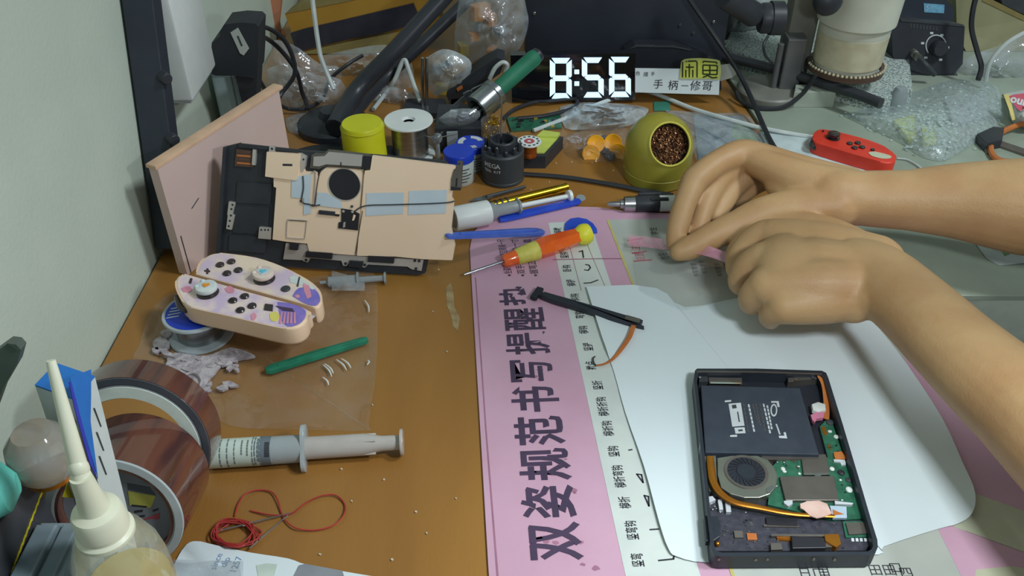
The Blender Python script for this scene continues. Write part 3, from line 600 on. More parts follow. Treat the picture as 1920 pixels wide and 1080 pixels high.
# black bit holder
t = thing('bit_holder', 'black cylindrical screwdriver bit holder with white lettering', 'bit holder', G(943, 335))
b = G(943, 333); M = Matrix.Translation(b); r = 0.0232; h = 0.036
bm = BM(); lathe(bm, [(0, 0.0002), (r-0.001, 0.0002), (r, 0.0012), (r, 0.004), (r-0.0005, 0.0045), (r-0.0005, h-0.002), (r-0.002, h), (0.0135, h), (0.0135, h+0.001), (0, h+0.001)], 48, M); obj('holder_body', bm, 'dark_grey', t, True, True)
bm = BM(); lathe(bm, [(0.0115, h), (0.0138, h), (0.0138, h+0.010), (0.0130, h+0.011), (0.0112, h+0.011), (0.0108, h+0.002), (0.0115, h)], 40, M); obj('centre_cup', bm, 'black_plastic', t, True, True)
for k in range(12):
    a = 2*pi*k/12+0.2; p = b + Vector((0.0185*cos(a), 0.0185*sin(a), h)); bm = BM(); rod(bm, p, p + Vector((0, 0, 0.0045+0.0025*(k % 3))), 0.0022, 0.0020, 10); o = obj('driver_bit', bm, 'black_plastic', t, True, True)
    bm = BM(); ball(bm, p + Vector((0, 0, 0.0046+0.0025*(k % 3))), 0.0009, 8); obj('bit_tip', bm, 'steel', o, True, True)
bm = BM(); rod(bm, b + Vector((-0.002, -0.002, h)), V(941, 178, b.y-0.002), 0.0011, 0.0009, 10); obj('standing_rod', bm, 'steel', t, True, True)
c0 = V(920, 313, b.y-0.0220); d = (c0-b); a0 = atan2(d.y, d.x)
for s_, dz, sz in (('MEGA', 0.0, 0.0075), ('TOOL KIT', -0.0065, 0.0040)):
    for k, ch in enumerate(s_):
        if ch == ' ': continue
        a = a0 + (k-len(s_)/2+0.5)*sz*0.62/r
        Mt = Matrix.Translation(b + Vector(((r+0.0001)*cos(a), (r+0.0001)*sin(a), c0.z-b.z+dz))) @ Matrix.Rotation(a+pi/2, 4, 'Z') @ Matrix.Rotation(pi/2, 4, 'X')
        text('lettering', ch, sz, 'print_white', t, Mt, 0.0001)
# copper wire spool and sticky pad tray
mat('lime_pad', (196, 208, 96), 0.6, c2=(180, 190, 86)); mat('copper_wire', (200, 120, 60), 0.3, 0.7, stretch=(1, 1, 30), c2=(160, 84, 36))
t = thing('pad_tray', 'small dark tray filled with lime sticky pads', 'tray', G(1015, 312))
P4 = [(978, 292), (1023, 292), (1056, 256), (1012, 250)]; zt = 0.016
bm = BM(); prism(bm, gp(P4, zt), 0.0003, zt, bev=0.0005); obj('tray_body', bm, 'black_plastic', t, False, True)
bm = BM(); prism(bm, gp([(990, 288), (1020, 288), (1044, 262), (1012, 257)], zt), zt, zt+0.0012); obj('sticky_pad', bm, 'lime_pad', t, False, True)
bm = BM(); prism(bm, gp([(1006, 258), (1044, 260), (1050, 252), (1018, 247)], zt+.0012), zt, zt+0.0035); obj('sticky_pad', bm, 'lime_pad', t, False, True)
t = thing('copper_spool', 'tiny spool of copper wire with printed white disc', 'spool', G(992, 288, zt+0.0012))
b = G(992, 291, zt+0.0014); M = Matrix.Translation(b)
bm = BM(); lathe(bm, [(0, 0), (0.0085, 0), (0.0085, 0.0158), (0, 0.0158)], 28, M); obj('wire', bm, 'copper_wire', t, True, True)
bm = BM(); lathe(bm, [(0, 0.0158), (0.0130, 0.0158), (0.0132, 0.0165), (0.0130, 0.0172), (0, 0.0172)], 36, M); f = obj('printed_disc', bm, 'white_plastic', t, True, True)
for k in range(12):
    a = 2*pi*k/12; bm = BM(); box(bm, (0.0100*cos(a), 0.0100*sin(a), 0.0173), (0.0022, 0.0028, 0.0002), a, M); obj('print_mark', bm, 'dark_grey', f, False, True)
bm = BM(); lathe(bm, [(0.0022, 0.0172), (0.0056, 0.0172), (0.0056, 0.0174), (0.0022, 0.0174)], 18, M); obj('red_print', bm, 'ink_red', f, True, True)
# glass cup of gold wool behind the bit holder
t = thing('wool_cup', 'clear cup of gold wire wool behind the bit holder', 'cup', G(925, 280))
b = G(926, 285); M = Matrix.Translation(b)
bm = BM(); lathe(bm, [(0, 0.0003), (0.0135, 0.0003), (0.0140, 0.040), (0.0133, 0.040), (0.0128, 0.0015), (0, 0.0015)], 28, M); obj('cup', bm, 'clear_film', t, True, True)
mat('wool_gold', (206, 170, 60), 0.3, 0.9, c2=(150, 110, 30), scale=300)
def wool(c, rad, n, rt, M=None, zmin=None, zmax=None):
    bm = BM()
    for k in range(n):
        p = Vector((random.gauss(0, 1), random.gauss(0, 1), random.gauss(0, 1))).normalized()*random.random()**0.4
        p = Vector((p.x*rad[0], p.y*rad[1], p.z*rad[2])); ax = Vector((random.gauss(0, 1), random.gauss(0, 1), random.gauss(0, 1))).normalized(); e = ax.orthogonal().normalized(); g_ = ax.cross(e); rr = random.uniform(0.0012, 0.0028)
        pts = [c + p + (e*cos(s) + g_*sin(s))*rr + ax*rr*0.3*s for s in (0, 1.3, 2.6, 3.9)]
        tube(bm, pts, rt, 4, 2, flat=0.5)
    return bm
bm = wool(b + Vector((0, 0, 0.024)), (0.0105, 0.0105, 0.021), 330, 0.00045); o = obj('gold_wool', bm, 'wool_gold', t, True, True); o['kind'] = 'stuff'
# ball shaped tip cleaner
mat('ball_olive', (162, 154, 60), 0.36, c2=(146, 138, 50), scale=12, coat=0.2); mat('ball_rim', (206, 196, 84), 0.35); mat('wool_copper', (206, 156, 110), 0.32, 0.7, c2=(124, 80, 62), scale=260); mat('ball_dark', (50, 40, 30), 0.7)
t = thing('tip_cleaner', 'olive gold ball shaped tip cleaner filled with copper wool', 'tip cleaner', G(1231, 318))
b = G(1229, 332); rs = 0.0362; c = b + Vector((0, 0, 0.0370))
d = ray(1262, 269).normalized(); o_ = Vector((0, 0, CAMZ)); oc = o_-c; bb = oc.dot(d); tt = -bb - math.sqrt(max(0, bb*bb - (oc.length_squared - rs*rs))); nrm = (o_ + d*tt - c).normalized()
zb = 0.034
Mq = Matrix.Translation(c) @ nrm.to_track_quat('Z', 'Y').to_matrix().to_4x4()
half = R(38)
bm = BM(); prof = [(rs*sin(half + (pi-half)*k/24), rs*cos(half + (pi-half)*k/24)) for k in range(25)]
lathe(bm, prof, 48, Mq)
bmesh.ops.bisect_plane(bm, geom=bm.verts[:]+bm.edges[:]+bm.faces[:], plane_co=b+Vector((0, 0, zb)), plane_no=(0, 0, -1), clear_outer=True)
obj('ball', bm, 'ball_olive', t, True, True)
# sides drop almost straight to a slightly narrower foot; the rear side of the opening is cut away with the ball
bm = BM(); lathe(bm, [(0.0325, 0.0140), (0.0352, 0.0145), (0.0359, 0.022), (0.0361, zb+0.0002), (0.0345, zb+0.0002), (0.0340, 0.020), (0.0325, 0.0140)], 48, Matrix.Translation(b))
bmesh.ops.bisect_plane(bm, geom=bm.verts[:]+bm.edges[:]+bm.faces[:], plane_co=Mq @ Vector((0, 0, rs*cos(half))), plane_no=nrm, clear_outer=True)
obj('side_wall', bm, 'ball_olive', t, True, True)
bm = BM(); lathe(bm, [(0, 0.0003), (0.0325, 0.0003), (0.0338, 0.0015), (0.0354, 0.0130), (0.0346, 0.0139), (0, 0.0139)], 48, Matrix.Translation(b)); obj('base', bm, 'ball_olive', t, True, True)
bm = BM(); lathe(bm, [((rs+q0)*sin(half)+q1, rs*cos(half)+q2) for q0, q1, q2 in ((0, -0.0012, 0), (0, -0.0006, 0.0011), (0, 0.0006, 0.0011), (0, 0.0013, -0.0004), (0, 0, -0.0012), (0, -0.0012, 0))], 48, Mq); obj('rim', bm, 'ball_rim', t, True, True)
bm = BM(); lathe(bm, [(0, rs*0.32), (rs*0.3, rs*0.34), (rs*0.6, rs*0.42), (rs*0.62, rs*0.72)], 32, Mq); obj('well', bm, 'ball_dark', t, True, True)
bm = BM()
for k in range(700):
    a = random.uniform(0, 2*pi); rr0 = rs*0.56*math.sqrt(random.random()); z = rs*(0.42 + 0.20*random.random()) + rs*0.08*(1-(rr0/(rs*0.56))**2)
    p = Mq @ Vector((rr0*cos(a), rr0*sin(a), z)); ax = Vector((random.gauss(0, 1), random.gauss(0, 1), random.gauss(0, 1))).normalized(); e = ax.orthogonal().normalized(); g_ = ax.cross(e); rr = random.uniform(0.0011, 0.0024)
    tube(bm, [p + (e*cos(s) + g_*sin(s))*rr + ax*rr*0.3*s for s in (0, 1.3, 2.6, 3.9)], 0.00042, 4, 2, flat=0.5)
o = obj('copper_wool', bm, 'wool_copper', t, True, True); o['kind'] = 'stuff'
# ------------------------------------------------------------------ left side: pink box, back plate, controllers
class Plane:
    # a flat surface through three points; at(u, v, h) is the point the photo shows there, h above the surface
    def __init__(s, p0, p1, p2):
        s.o = Vector(p0); s.n = (Vector(p1)-s.o).cross(Vector(p2)-s.o).normalized()
        if s.n.dot(Vector((0, 0, CAMZ))-s.o) < 0: s.n = -s.n
    def at(s, u, v, h=0.0):
        d = ray(u, v); o = Vector((0, 0, CAMZ)); return o + d*((s.o + s.n*h - o).dot(s.n)/d.dot(s.n))
    def prism(s, bm, pts, h0, h1):
        T = [s.at(u, v, h1) for u, v in pts]; cl = lambda p: Vector((p.x, p.y, max(p.z, 0.0016))); hi = [bm.verts.new(cl(p)) for p in T]; lo = [bm.verts.new(cl(p - s.n*(h1-h0))) for p in T]; k = len(T)
        bm.faces.new(hi); bm.faces.new(lo[::-1])
        for i in range(k): bm.faces.new((lo[i], lo[(i+1) % k], hi[(i+1) % k], hi[i]))
    def disc(s, bm, u, v, r, h0, h1, seg=20):
        c = s.at(u, v, h0); lathe(bm, [(0, 0), (r, 0), (r, h1-h0), (0, h1-h0)], seg, align(c, c+s.n))
    def frame(s, u, v, u2, v2, h=0.0):     # text frame on the surface
        c = s.at(u, v, h); x = (s.at(u2, v2, h)-c).normalized(); y = s.n.cross(x)
        return Matrix.Translation(c) @ Matrix((x, y, s.n)).transposed().to_4x4()
def pl(t, P, name, pts, h0, h1, m, parent=None):
    bm = BM(); P.prism(bm, pts, h0, h1); return obj(name, bm, m, parent or t, False, True)
def pd(t, P, name, u, v, r, h0, h1, m, parent=None):
    bm = BM(); P.disc(bm, u, v, r, h0, h1); return obj(name, bm, m, parent or t, True, True)
# pink box standing along the wall
mat('pink_card', (212, 186, 178), 0.6, c2=(202, 176, 170), scale=8); mat('peach_card', (218, 180, 150), 0.6)
t = thing('pink_box', 'tall slim pink cardboard box standing against the left wall', 'box', (-0.29, 0.68, 0))
A = Vector((-0.300, 0.650, 0)); B = Vector((-0.229, 0.802, 0)); dx = (B-A).normalized(); nx = Vector((-dx.y, dx.x, 0)); hb = 0.1135
bm = BM(); prism(bm, [tuple(p[:2]) for p in (A, B, B+nx*0.010, A+nx*0.010)], 0.0005, hb, bev=0.0006); obj('panel', bm, 'pink_card', t, False, True)
bm = BM(); prism(bm, [tuple(p[:2]) for p in (A-nx*0.0006-dx*0.002, B-nx*0.0006+dx*0.006, B+nx*0.0105+dx*0.006, A+nx*0.0105-dx*0.002)], hb-0.0002, hb+0.0035, bev=0.0012); obj('lip', bm, 'peach_card', t, True, True)
bm = BM(); q = A + dx*0.004 - nx*0.0004; prism(bm, [tuple(p[:2]) for p in (q, q+dx*0.0010, q+dx*0.0010+nx*0.0003, q+nx*0.0003)], 0.001, 0.042); obj('side_slit', bm, 'dark_grey', t, False, True)
bm = BM(); q = A + dx*0.030 - nx*0.0004; M = Matrix.Translation(q + Vector((0, 0, 0.062))) @ Matrix((dx, nx, Vector((0, 0, 1)))).transposed().to_4x4() @ Matrix.Rotation(R(-25), 4, 'Y'); box(bm, (0, 0, 0), (0.012, 0.0004, 0.0007), 0, M); obj('scratch', bm, 'dark_grey', t, False, True)
# back plate leaning on the clutter
mat('gold_plate', (250, 224, 196), 0.36, 0.10, c2=(243, 214, 186), scale=7); mat('plate_silver', (206, 200, 194), 0.4, 0.5, c2=(196, 190, 186)); mat('tape_blue', (196, 210, 220), 0.5, c2=(186, 202, 214)); mat('shell_black', (52, 56, 62), 0.5, c2=(44, 48, 54), scale=50); mat('seam_dark', (110, 92, 74), 0.6); mat('strip_brown', (92, 70, 58), 0.5)
P = Plane(G(405, 492, 0.004), G(795, 513, 0.004), V(418, 272, 0.70))
t = thing('back_plate', 'black console back shell with pale gold metal plate leaning behind the controllers', 'console shell', G(600, 500, 0.0))
f = lambda n, pts, h0, h1, m, par=None: pl(t, P, n, pts, h0, h1, m, par)
sh = f('shell', [(418, 276), (447, 269), (452, 273), (560, 283), (700, 291), (830, 302), (838, 306), (797, 512), (785, 516), (640, 506), (540, 500), (412, 494), (404, 486)], -0.006, 0.0, 'shell_black')
f('shell_wall', [(418, 276), (424, 276), (411, 488), (404, 486)], 0.0, 0.004, 'shell_black', sh); f('shell_wall', [(447, 269), (560, 281), (560, 286), (447, 276)], 0.0, 0.003, 'shell_black', sh)
f('shell_step', [(445, 340), (510, 345), (507, 383), (442, 380)], 0, 0.0012, 'shell_black', sh); f('shell_step', [(440, 386), (505, 389), (502, 440), (436, 436)], 0, 0.0010, 'shell_black', sh); f('shell_step', [(430, 440), (500, 445), (497, 475), (428, 470)], 0, 0.0014, 'shell_black', sh)
f('card_slot', [(443, 279), (478, 283), (475, 314), (440, 311)], 0, 0.0015, 'strip_brown', sh)
for k in range(4): f('contact_strip', [(444, 283+7*k), (470, 285+7*k), (470, 288+7*k), (444, 286+7*k)], 0.0015, 0.0020, 'flex_orange' if k % 2 else 'strip_brown', sh)
f('white_clip', [(474, 280), (480, 281), (478, 310), (472, 309)], 0, 0.0035, 'plate_silver', sh)
s_ = f('slotted_bracket', [(429, 378), (441, 380), (436, 402), (440, 404), (434, 431), (424, 429), (427, 404), (426, 402)], 0, 0.003, 'plate_silver', sh)
for u, v in ((429, 424), (431, 414), (434, 392), (436, 384), (433, 404)): pd(t, P, 'hole', u, v, 0.0010, 0.003, 0.0032, 'black_plastic', s_)
GH = 0.0045
gl_ = f('fan_plate', [(500, 300), (566, 300), (571, 322), (592, 323), (597, 331), (601, 322), (613, 313), (680, 318), (683, 330), (667, 479), (580, 472), (576, 457), (536, 453), (511, 449), (518, 352), (513, 350), (513, 334), (498, 331)], 0.0005, GH, 'gold_plate')
gr_ = f('cover_plate', [(698, 292), (855, 311), (847, 370), (851, 378), (846, 428), (853, 460), (848, 488), (794, 486), (770, 484), (740, 481), (669, 479.5), (684, 320), (694, 319)], 0.0005, GH+0.0003, 'gold_plate')
f('raised_block', [(500, 285), (516, 286), (563, 289), (562, 305), (557, 337), (553, 338), (535, 336), (514, 333), (497, 331)], 0.0005, GH+0.0018, 'gold_plate')
f('block_slot', [(530, 307), (548, 307.5), (548, 311.5), (530, 311)], GH+0.0018, GH+0.0020, 'black_plastic')
f('lug', [(505, 274), (515, 275), (514, 286), (504, 285)], 0.0005, GH+0.0008, 'plate_silver'); pd(t, P, 'hole', 510, 279, 0.0011, GH+0.0008, GH+0.0010, 'black_plastic')
f('lug_strip', [(563, 288), (574, 294), (572, 312), (568, 322), (564, 322)], 0.0005, GH+0.0006, 'plate_silver'); pd(t, P, 'hole', 569, 299, 0.0009, GH+0.0006, GH+0.0008, 'black_plastic')
f('side_lug', [(486, 426), (508, 428), (507, 449), (484, 447)], 0.0005, GH, 'plate_silver')
for u in (490, 497, 503): pd(t, P, 'hole', u, 431, 0.0009, GH, GH+0.0002, 'black_plastic')
# speaker bracket along the top
br = f('speaker_bracket', [(584, 291), (590, 287), (607, 288), (615, 281), (630, 282), (690, 289), (697, 292), (694, 318), (660, 314), (612, 311), (598, 317), (581, 315)], 0.0005, 0.0030, 'shield_metal')
f('bracket_body', [(588, 294), (608, 293), (616, 285), (680, 291), (678, 312), (612, 308), (598, 312), (587, 311)], 0.003, 0.0046, 'plate_silver', br); f('bracket_pad', [(680, 293), (696, 294), (693, 317), (678, 316)], 0.003, 0.0050, 'chip_black', br); f('bracket_line', [(638, 304), (640, 304), (640, 312), (638, 312)], 0.0046, 0.0048, 'chip_black', br)
# fan window
c = P.at(646, 346, GH+0.0001); bm = BM(); lathe(bm, [(0, 0), (0.0142, 0), (0.0142, 0.0003), (0, 0.0003)], 44, align(c, c+P.n)); obj('fan_window', bm, 'chip_black', t, True, True)
bm = BM(); lathe(bm, [(0.0142, 0), (0.0150, 0), (0.0148, 0.0006), (0.0142, 0.0005), (0.0142, 0)], 44, align(c, c+P.n)); obj('window_rim', bm, 'plate_silver', t, True, True)
# grooves as thin strips
def groove(pts, w=0.0006, m='seam_dark', h=GH+0.0002):
    bm = BM(); tube(bm, [P.at(u, v, h) for u, v in pts], w, 6, 4, flat=0.5); obj('groove', bm, m, t, True, True)
groove([(612, 312), (602, 320), (597, 334), (593, 360), (590, 384)], 0.0008, 'dark_grey'); groove([(613, 313), (640, 314), (672, 317), (681, 321), (680, 345), (676, 390)], 0.0006); groove([(680, 395), (674, 430), (666, 478)], 0.0008); groove([(584, 325), (592, 324), (588, 380)], 0.0008, 'plate_silver', GH+0.0006)
groove([(541, 411), (574, 413), (575, 417), (572, 444), (568, 447), (541, 445), (538, 441), (539, 415), (541, 411)], 0.0008, 'plate_silver', GH+0.0004); groove([(542, 413), (573, 415)], 0.0005)
# blue tapes
TH = GH+0.0005
for q in ([(547, 332), (565, 330), (584, 326), (581, 372), (583, 400), (569, 403), (570, 372), (546, 370)], [(595, 361), (614, 362), (640, 378), (641, 391), (615, 388), (592, 385)], [(687, 362), (757, 361), (756, 401), (686, 405)], [(767, 358), (838, 356), (836, 400), (765, 403)]):
    o = f('tape', q, TH, TH+0.0002, 'tape_blue')
bm = BM(); tube(bm, [P.at(u, v, TH+0.0006) for u, v in ((665, 396), (676, 389), (692, 385), (730, 384), (765, 383), (800, 382), (838, 380), (852, 377))], 0.0006, 6, 5); obj('antenna_wire', bm, 'dark_grey', t, True, True)
bm = BM(); tube(bm, [P.at(u, v, TH+0.0006) for u, v in ((568, 330), (569, 352), (566, 378), (580, 383), (588, 386), (600, 384))], 0.0006, 6, 5); obj('antenna_wire', bm, 'dark_grey', t, True, True)
f('connector', [(598, 394.5), (628, 397.5), (627, 404.5), (597, 401.5)], GH, GH+0.0018, 'black_plastic'); f('connector', [(628, 401), (637, 402), (636, 406), (627, 405)], GH, GH+0.0012, 'chrome')
st = f('black_sticker', [(640, 391), (660, 394), (674, 401), (671, 432), (634, 428), (635, 417), (640, 416)], GH+0.0003, GH+0.0010, 'chip_black')
for u, v in ((644, 396), (661, 397)): pd(t, P, 'screw', u, v, 0.0012, GH+0.0010, GH+0.0014, 'plate_silver', st)
f('torn_spot', [(663, 402), (667, 404), (664, 413), (660, 414)], GH+0.0010, GH+0.0012, 'gold_plate', st); f('torn_spot', [(644, 417), (648, 416), (647, 426), (643, 427)], GH+0.0010, GH+0.0012, 'plate_silver', st)
for u, v in ((565, 377), (587, 385), (660, 387)): pd(t, P, 'hole', u, v, 0.0012, GH+0.0004, GH+0.0009, 'dark_grey')
# lower frame with lugs and pads
f('lug_frame', [(536, 456), (572, 458), (580, 462), (582, 474), (668, 480), (770, 486), (794, 487), (790, 508), (772, 505), (764, 500), (690, 496), (684, 502), (676, 500), (672, 495), (656, 492), (650, 499), (643, 498), (640, 489), (582, 484), (577, 492), (569, 490), (567, 488), (531, 486)], 0.0005, GH-0.0012, 'plate_silver')
for q in ([(543, 456), (560, 457), (558, 469), (542, 468)], [(574, 471.5), (623, 475), (622, 486), (572, 482)], [(690, 480), (739, 482), (738, 494), (689, 491)], [(655, 489), (681, 491), (678, 503), (653, 500)]): f('foam_pad', q, GH-0.0012, GH+0.0016, 'chip_black')
for u, v in ((574, 487.5), (648, 494), (684, 496.5), (780, 503.5), (778, 488.5), (786, 489)): pd(t, P, 'hole', u, v, 0.0013, GH-0.0012, GH-0.0006, 'black_plastic')
rb_ = f('end_bracket', [(858, 303), (867, 304), (866, 320), (864, 356), (845, 357), (846, 336), (851, 318), (857, 314)], 0.0005, GH+0.0014, 'shield_metal'); f('bracket_slot', [(855, 334), (858, 334), (857, 350), (854, 350)], GH+0.0014, GH+0.0017, 'chip_black', rb_); f('bracket_foot', [(846, 350), (864, 352), (864, 357), (845, 357)], GH+0.0014, GH+0.0018, 'chip_black', rb_)
pd(t, P, 'hole', 861, 307, 0.0010, GH+0.0014, GH+0.0016, 'black_plastic')
# ------------------------------------------------------------------ solder spool under the controllers
mat('solder', (170, 172, 172), 0.30, 0.9, stretch=(1, 1, 40), c2=(130, 132, 134)); mat('spool_grey', (176, 186, 192), 0.4)
def spool(label, b, r, hub, h, top, low, label_m=None):
    t = thing('solder_spool', label, 'spool', b); M = Matrix.Translation(b)
    bm = BM(); lathe(bm, [(0, 0.0003), (r, 0.0003), (r+0.0006, 0.0012), (r, 0.0026), (0, 0.0026)], 44, M); obj('flange', bm, low, t, True, True)
    bm = BM(); lathe(bm, [(hub, 0.0026), (hub, h-0.0026)], 40, M); obj('solder_wire', bm, 'solder', t, True, True)
    bm = BM(); lathe(bm, [(0.006, h-0.0026), (r, h-0.0026), (r+0.0006, h-0.0014), (r, h), (0.0075, h), (0.006, h-0.003), (0.006, h-0.0026)], 44, M); obj('flange', bm, top, t, True, True)
    if label_m:
        bm = BM(); lathe(bm, [(0.009, h), (r-0.0025, h), (r-0.0025, h+0.0003), (0.009, h+0.0003)], 40, M); o = obj('paper_label', bm, label_m, t, True, True)
        for k in range(4):
            bm = BM(); box(bm, (-0.0165, -0.008+0.004*k, h+0.0004), (0.010, 0.0012, 0.0002), 0.3, M); obj('label_print', bm, 'tape_blue', o, False, True)
    return t
SB = G(379, 627)
spool('grey solder spool with blue label under the two controllers', SB, 0.0268, 0.0195, 0.0255, 'spool_grey', 'spool_grey', 'lid_blue')
# ------------------------------------------------------------------ two decorated controllers
mat('ctrl_side', (238, 208, 178), 0.45, c2=(230, 198, 170), scale=10); mat('ctrl_face', (232, 212, 204), 0.40, c2=(206, 184, 210), scale=55, lo=0.42, hi=0.6); mat('ctrl_face_warm', (232, 212, 190), 0.40, c2=(206, 186, 206), scale=45, lo=0.38, hi=0.62)
mat('art_purple', (150, 124, 200), 0.4, c2=(118, 110, 190), scale=60); mat('art_pink', (224, 150, 170), 0.4); mat('art_yellow', (228, 214, 110), 0.4); mat('button_black', (46, 36, 38), 0.25, coat=0.5); mat('stick_cream', (230, 212, 200), 0.45); mat('stick_white', (214, 220, 216), 0.5, c2=(196, 206, 206), scale=200); mat('art_orange', (232, 150, 50), 0.45); mat('art_cyan', (70, 170, 200), 0.45, c2=(110, 200, 216)); mat('lavender', (206, 206, 222), 0.45)
def inset(pts, k):
    cx = sum(p[0] for p in pts)/len(pts); cy_ = sum(p[1] for p in pts)/len(pts); return [(cx+(u-cx)*k, cy_+(v-cy_)*k) for u, v in pts]
def smoothpoly(pts, n=3):
    q = crom([Vector((u, v, 0)) for u, v in pts] + [Vector((pts[0][0], pts[0][1], 0))], n)[:-1]; return [(p.x, p.y) for p in q]
def controller(label, out, zt, th, face_m):
    t = thing('game_controller', label, 'game controller', G(out[0][0]+100, out[0][1]+60, zt-th), group='decorated controllers on the solder spool')
    o2 = smoothpoly(out)
    bm = BM(); prism(bm, gp(o2, zt), zt-th, zt, bev=0.0022, seg=4)
    bm.faces.ensure_lookup_table(); be = [e for e in bm.edges if all(abs(v.co.z-(zt-th)) < 1e-6 for v in e.verts)]; bmesh.ops.bevel(bm, geom=be, offset=0.004, segments=4, profile=0.5, affect='EDGES')
    obj('body', bm, 'ctrl_side', t, True, True)
    fc = BM(); prism(fc, gp(inset(o2, 0.955), zt), zt, zt+0.0003); o = obj('printed_face', fc, face_m, t, False, True)
    return t, o
def cpoly(t, name, pts, zt, m, par, th=0.0003):
    bm = BM(); prism(bm, gp(pts, zt+0.0003+th), zt+0.0003, zt+0.0003+th); obj(name, bm, m, par, False, True)
def button(t, u, v, zt, r=0.0036, m='button_black', name='button'):
    bm = BM(); lathe(bm, [(0, 0.0002), (r, 0.0002), (r, 0.0014), (r*0.85, 0.0019), (0, 0.0020)], 20, Matrix.Translation(G(u, v, zt))); obj(name, bm, m, t, True, True)
def stick(t, u, v, zt, cap, art, tilt=0.0):
    b = G(u, v+12, zt); M = Matrix.Translation(b)
    bm = BM(); lathe(bm, [(0, 0.0003), (0.0088, 0.0003), (0.0090, 0.0008), (0.0060, 0.0030), (0, 0.0030)], 28, M); s = obj('stick_base', bm, 'button_black', t, True, True)
    bm = BM(); lathe(bm, [(0, 0.0030), (0.0072, 0.0032), (0.0086, 0.0045), (0.0090, 0.0062), (0.0084, 0.0078), (0.0068, 0.0084), (0, 0.0080)], 32, M); s2 = obj('thumb_cap', bm, cap, t, True, True)
    for a in (2.2, 3.3):
        bm = BM(); ball(bm, b + Vector((0.0074*cos(a), 0.0074*sin(a), 0.0076)), 0.0022, 10); obj('cap_ear', bm, cap, s2, True, True)
    z = 0.0083; bm = BM(); hp = []
    for k in range(24):
        a = 2*pi*k/24; hp.append((0.00030*16*sin(a)**3*0.62, 0.00030*(13*cos(a)-5*cos(2*a)-2*cos(3*a)-cos(4*a))*0.62))
    if art == 'art_cyan':
        bb = BM(); prism(bb, [(x*1.7, y*1.7) for x, y in hp], z, z+0.0003, M); obj('heart_border', bb, 'tape_blue', s2, False, True)
    prism(bm, hp, z+0.0003, z+0.0007, M); obj('heart_print', bm, art, s2, False, True)
ZT = 0.0455
backo = [(366, 513), (372, 495), (385, 481), (402, 474), (424, 475), (480, 483), (530, 500), (575, 523), (597, 541), (604, 556), (602, 570), (592, 577), (575, 572), (470, 543), (380, 518)]
t, fo = controller('decorated controller with blue heart stick, farther of the pair', backo, ZT, 0.0185, 'ctrl_face_warm')
for u, v in ((413, 498), (434, 492), (447, 508), (426, 514)): button(t, u, v, ZT)
cpoly(t, 'plus_mark', [(387, 503), (391, 503), (391, 506), (394, 507), (394, 510), (391, 510), (390, 514), (386, 513), (387, 510), (383, 509), (383, 506), (387, 506)], ZT, 'button_black', fo)
stick(t, 496, 512, ZT, 'stick_cream', 'art_cyan'); button(t, 536, 543, ZT, 0.0038, 'dark_grey', 'home_button')
cpoly(t, 'face_art', smoothpoly([(548, 555), (560, 540), (585, 540), (597, 550), (600, 564), (590, 573), (570, 568)]), ZT, 'art_purple', fo)
cpoly(t, 'face_art', [(542, 520), (552, 517), (566, 522), (590, 540), (586, 543), (572, 535), (560, 533), (545, 530)], ZT, 'stick_white', fo, 0.0004); cpoly(t, 'face_art', [(560, 519), (563, 519), (559, 537), (556, 536)], ZT, 'dark_grey', fo, 0.0006); cpoly(t, 'face_art', [(568, 530), (580, 536), (584, 556), (576, 560), (570, 545)], ZT, 'art_pink', fo, 0.0005); cpoly(t, 'face_art', smoothpoly([(553, 553), (560, 552), (562, 557), (555, 558)]), ZT, 'art_pink', fo, 0.0005)
cpoly(t, 'end_wall', [(577, 575), (594, 579), (600, 574), (594, 590), (582, 601), (578, 596)], ZT-0.009, 'lavender', fo)
fronto = [(346, 513), (362, 518), (470, 549), (574, 578), (578, 588), (573, 603), (558, 613), (538, 616), (510, 612), (430, 593), (370, 580), (347, 571), (333, 550), (328, 533), (332, 518)]
t, fo = controller('decorated controller with white and orange stick, nearer of the pair', fronto, ZT, 0.0185, 'ctrl_face')
for u, v in ((437, 565), (459, 557), (451, 583), (473, 575)): button(t, u, v, ZT)
cpoly(t, 'minus_mark', [(357, 521), (361, 522), (358, 531), (354, 530)], ZT, 'button_black', fo, 0.0008); cpoly(t, 'capture_button', [(497, 569), (512, 571), (511, 582), (495, 580)], ZT, 'button_black', fo, 0.0012)
stick(t, 390, 538, ZT, 'stick_white', 'art_orange')
cpoly(t, 'face_art', smoothpoly([(520, 566), (545, 569), (570, 579), (573, 592), (562, 606), (540, 612), (526, 596)]), ZT, 'art_purple', fo); cpoly(t, 'face_art', smoothpoly([(505, 588), (516, 584), (524, 592), (518, 602), (508, 600)]), ZT, 'art_yellow', fo, 0.0004)
for k in range(5): cpoly(t, 'face_art', [(527+6*k, 585), (530+6*k, 585), (527+7*k, 606), (523+7*k, 606)], ZT, 'art_pink', fo, 0.0006)
cpoly(t, 'face_art', [(517, 573), (548, 578), (552, 584), (530, 582)], ZT, 'ink_purple', fo, 0.0007)
cpoly(t, 'face_art', smoothpoly([(340, 540), (352, 536), (360, 541), (356, 547), (344, 547)]), ZT, 'art_pink', fo, 0.0004); cpoly(t, 'face_art', smoothpoly([(421, 541), (430, 536), (439, 541), (437, 549), (426, 548)]), ZT, 'art_pink', fo, 0.0004); cpoly(t, 'face_art', smoothpoly([(470, 590), (476, 586), (481, 592), (476, 600), (471, 598)]), ZT, 'art_pink', fo, 0.0004)
b = G(333, 570, ZT-0.006); bm = BM(); tube(bm, [G(331, 556, ZT-0.004), G(338, 574, ZT-0.006), G(350, 583, ZT-0.007)], [0.0020, 0.0030, 0.0022], 8, 5); obj('trigger', bm, 'button_black', t, True, True)
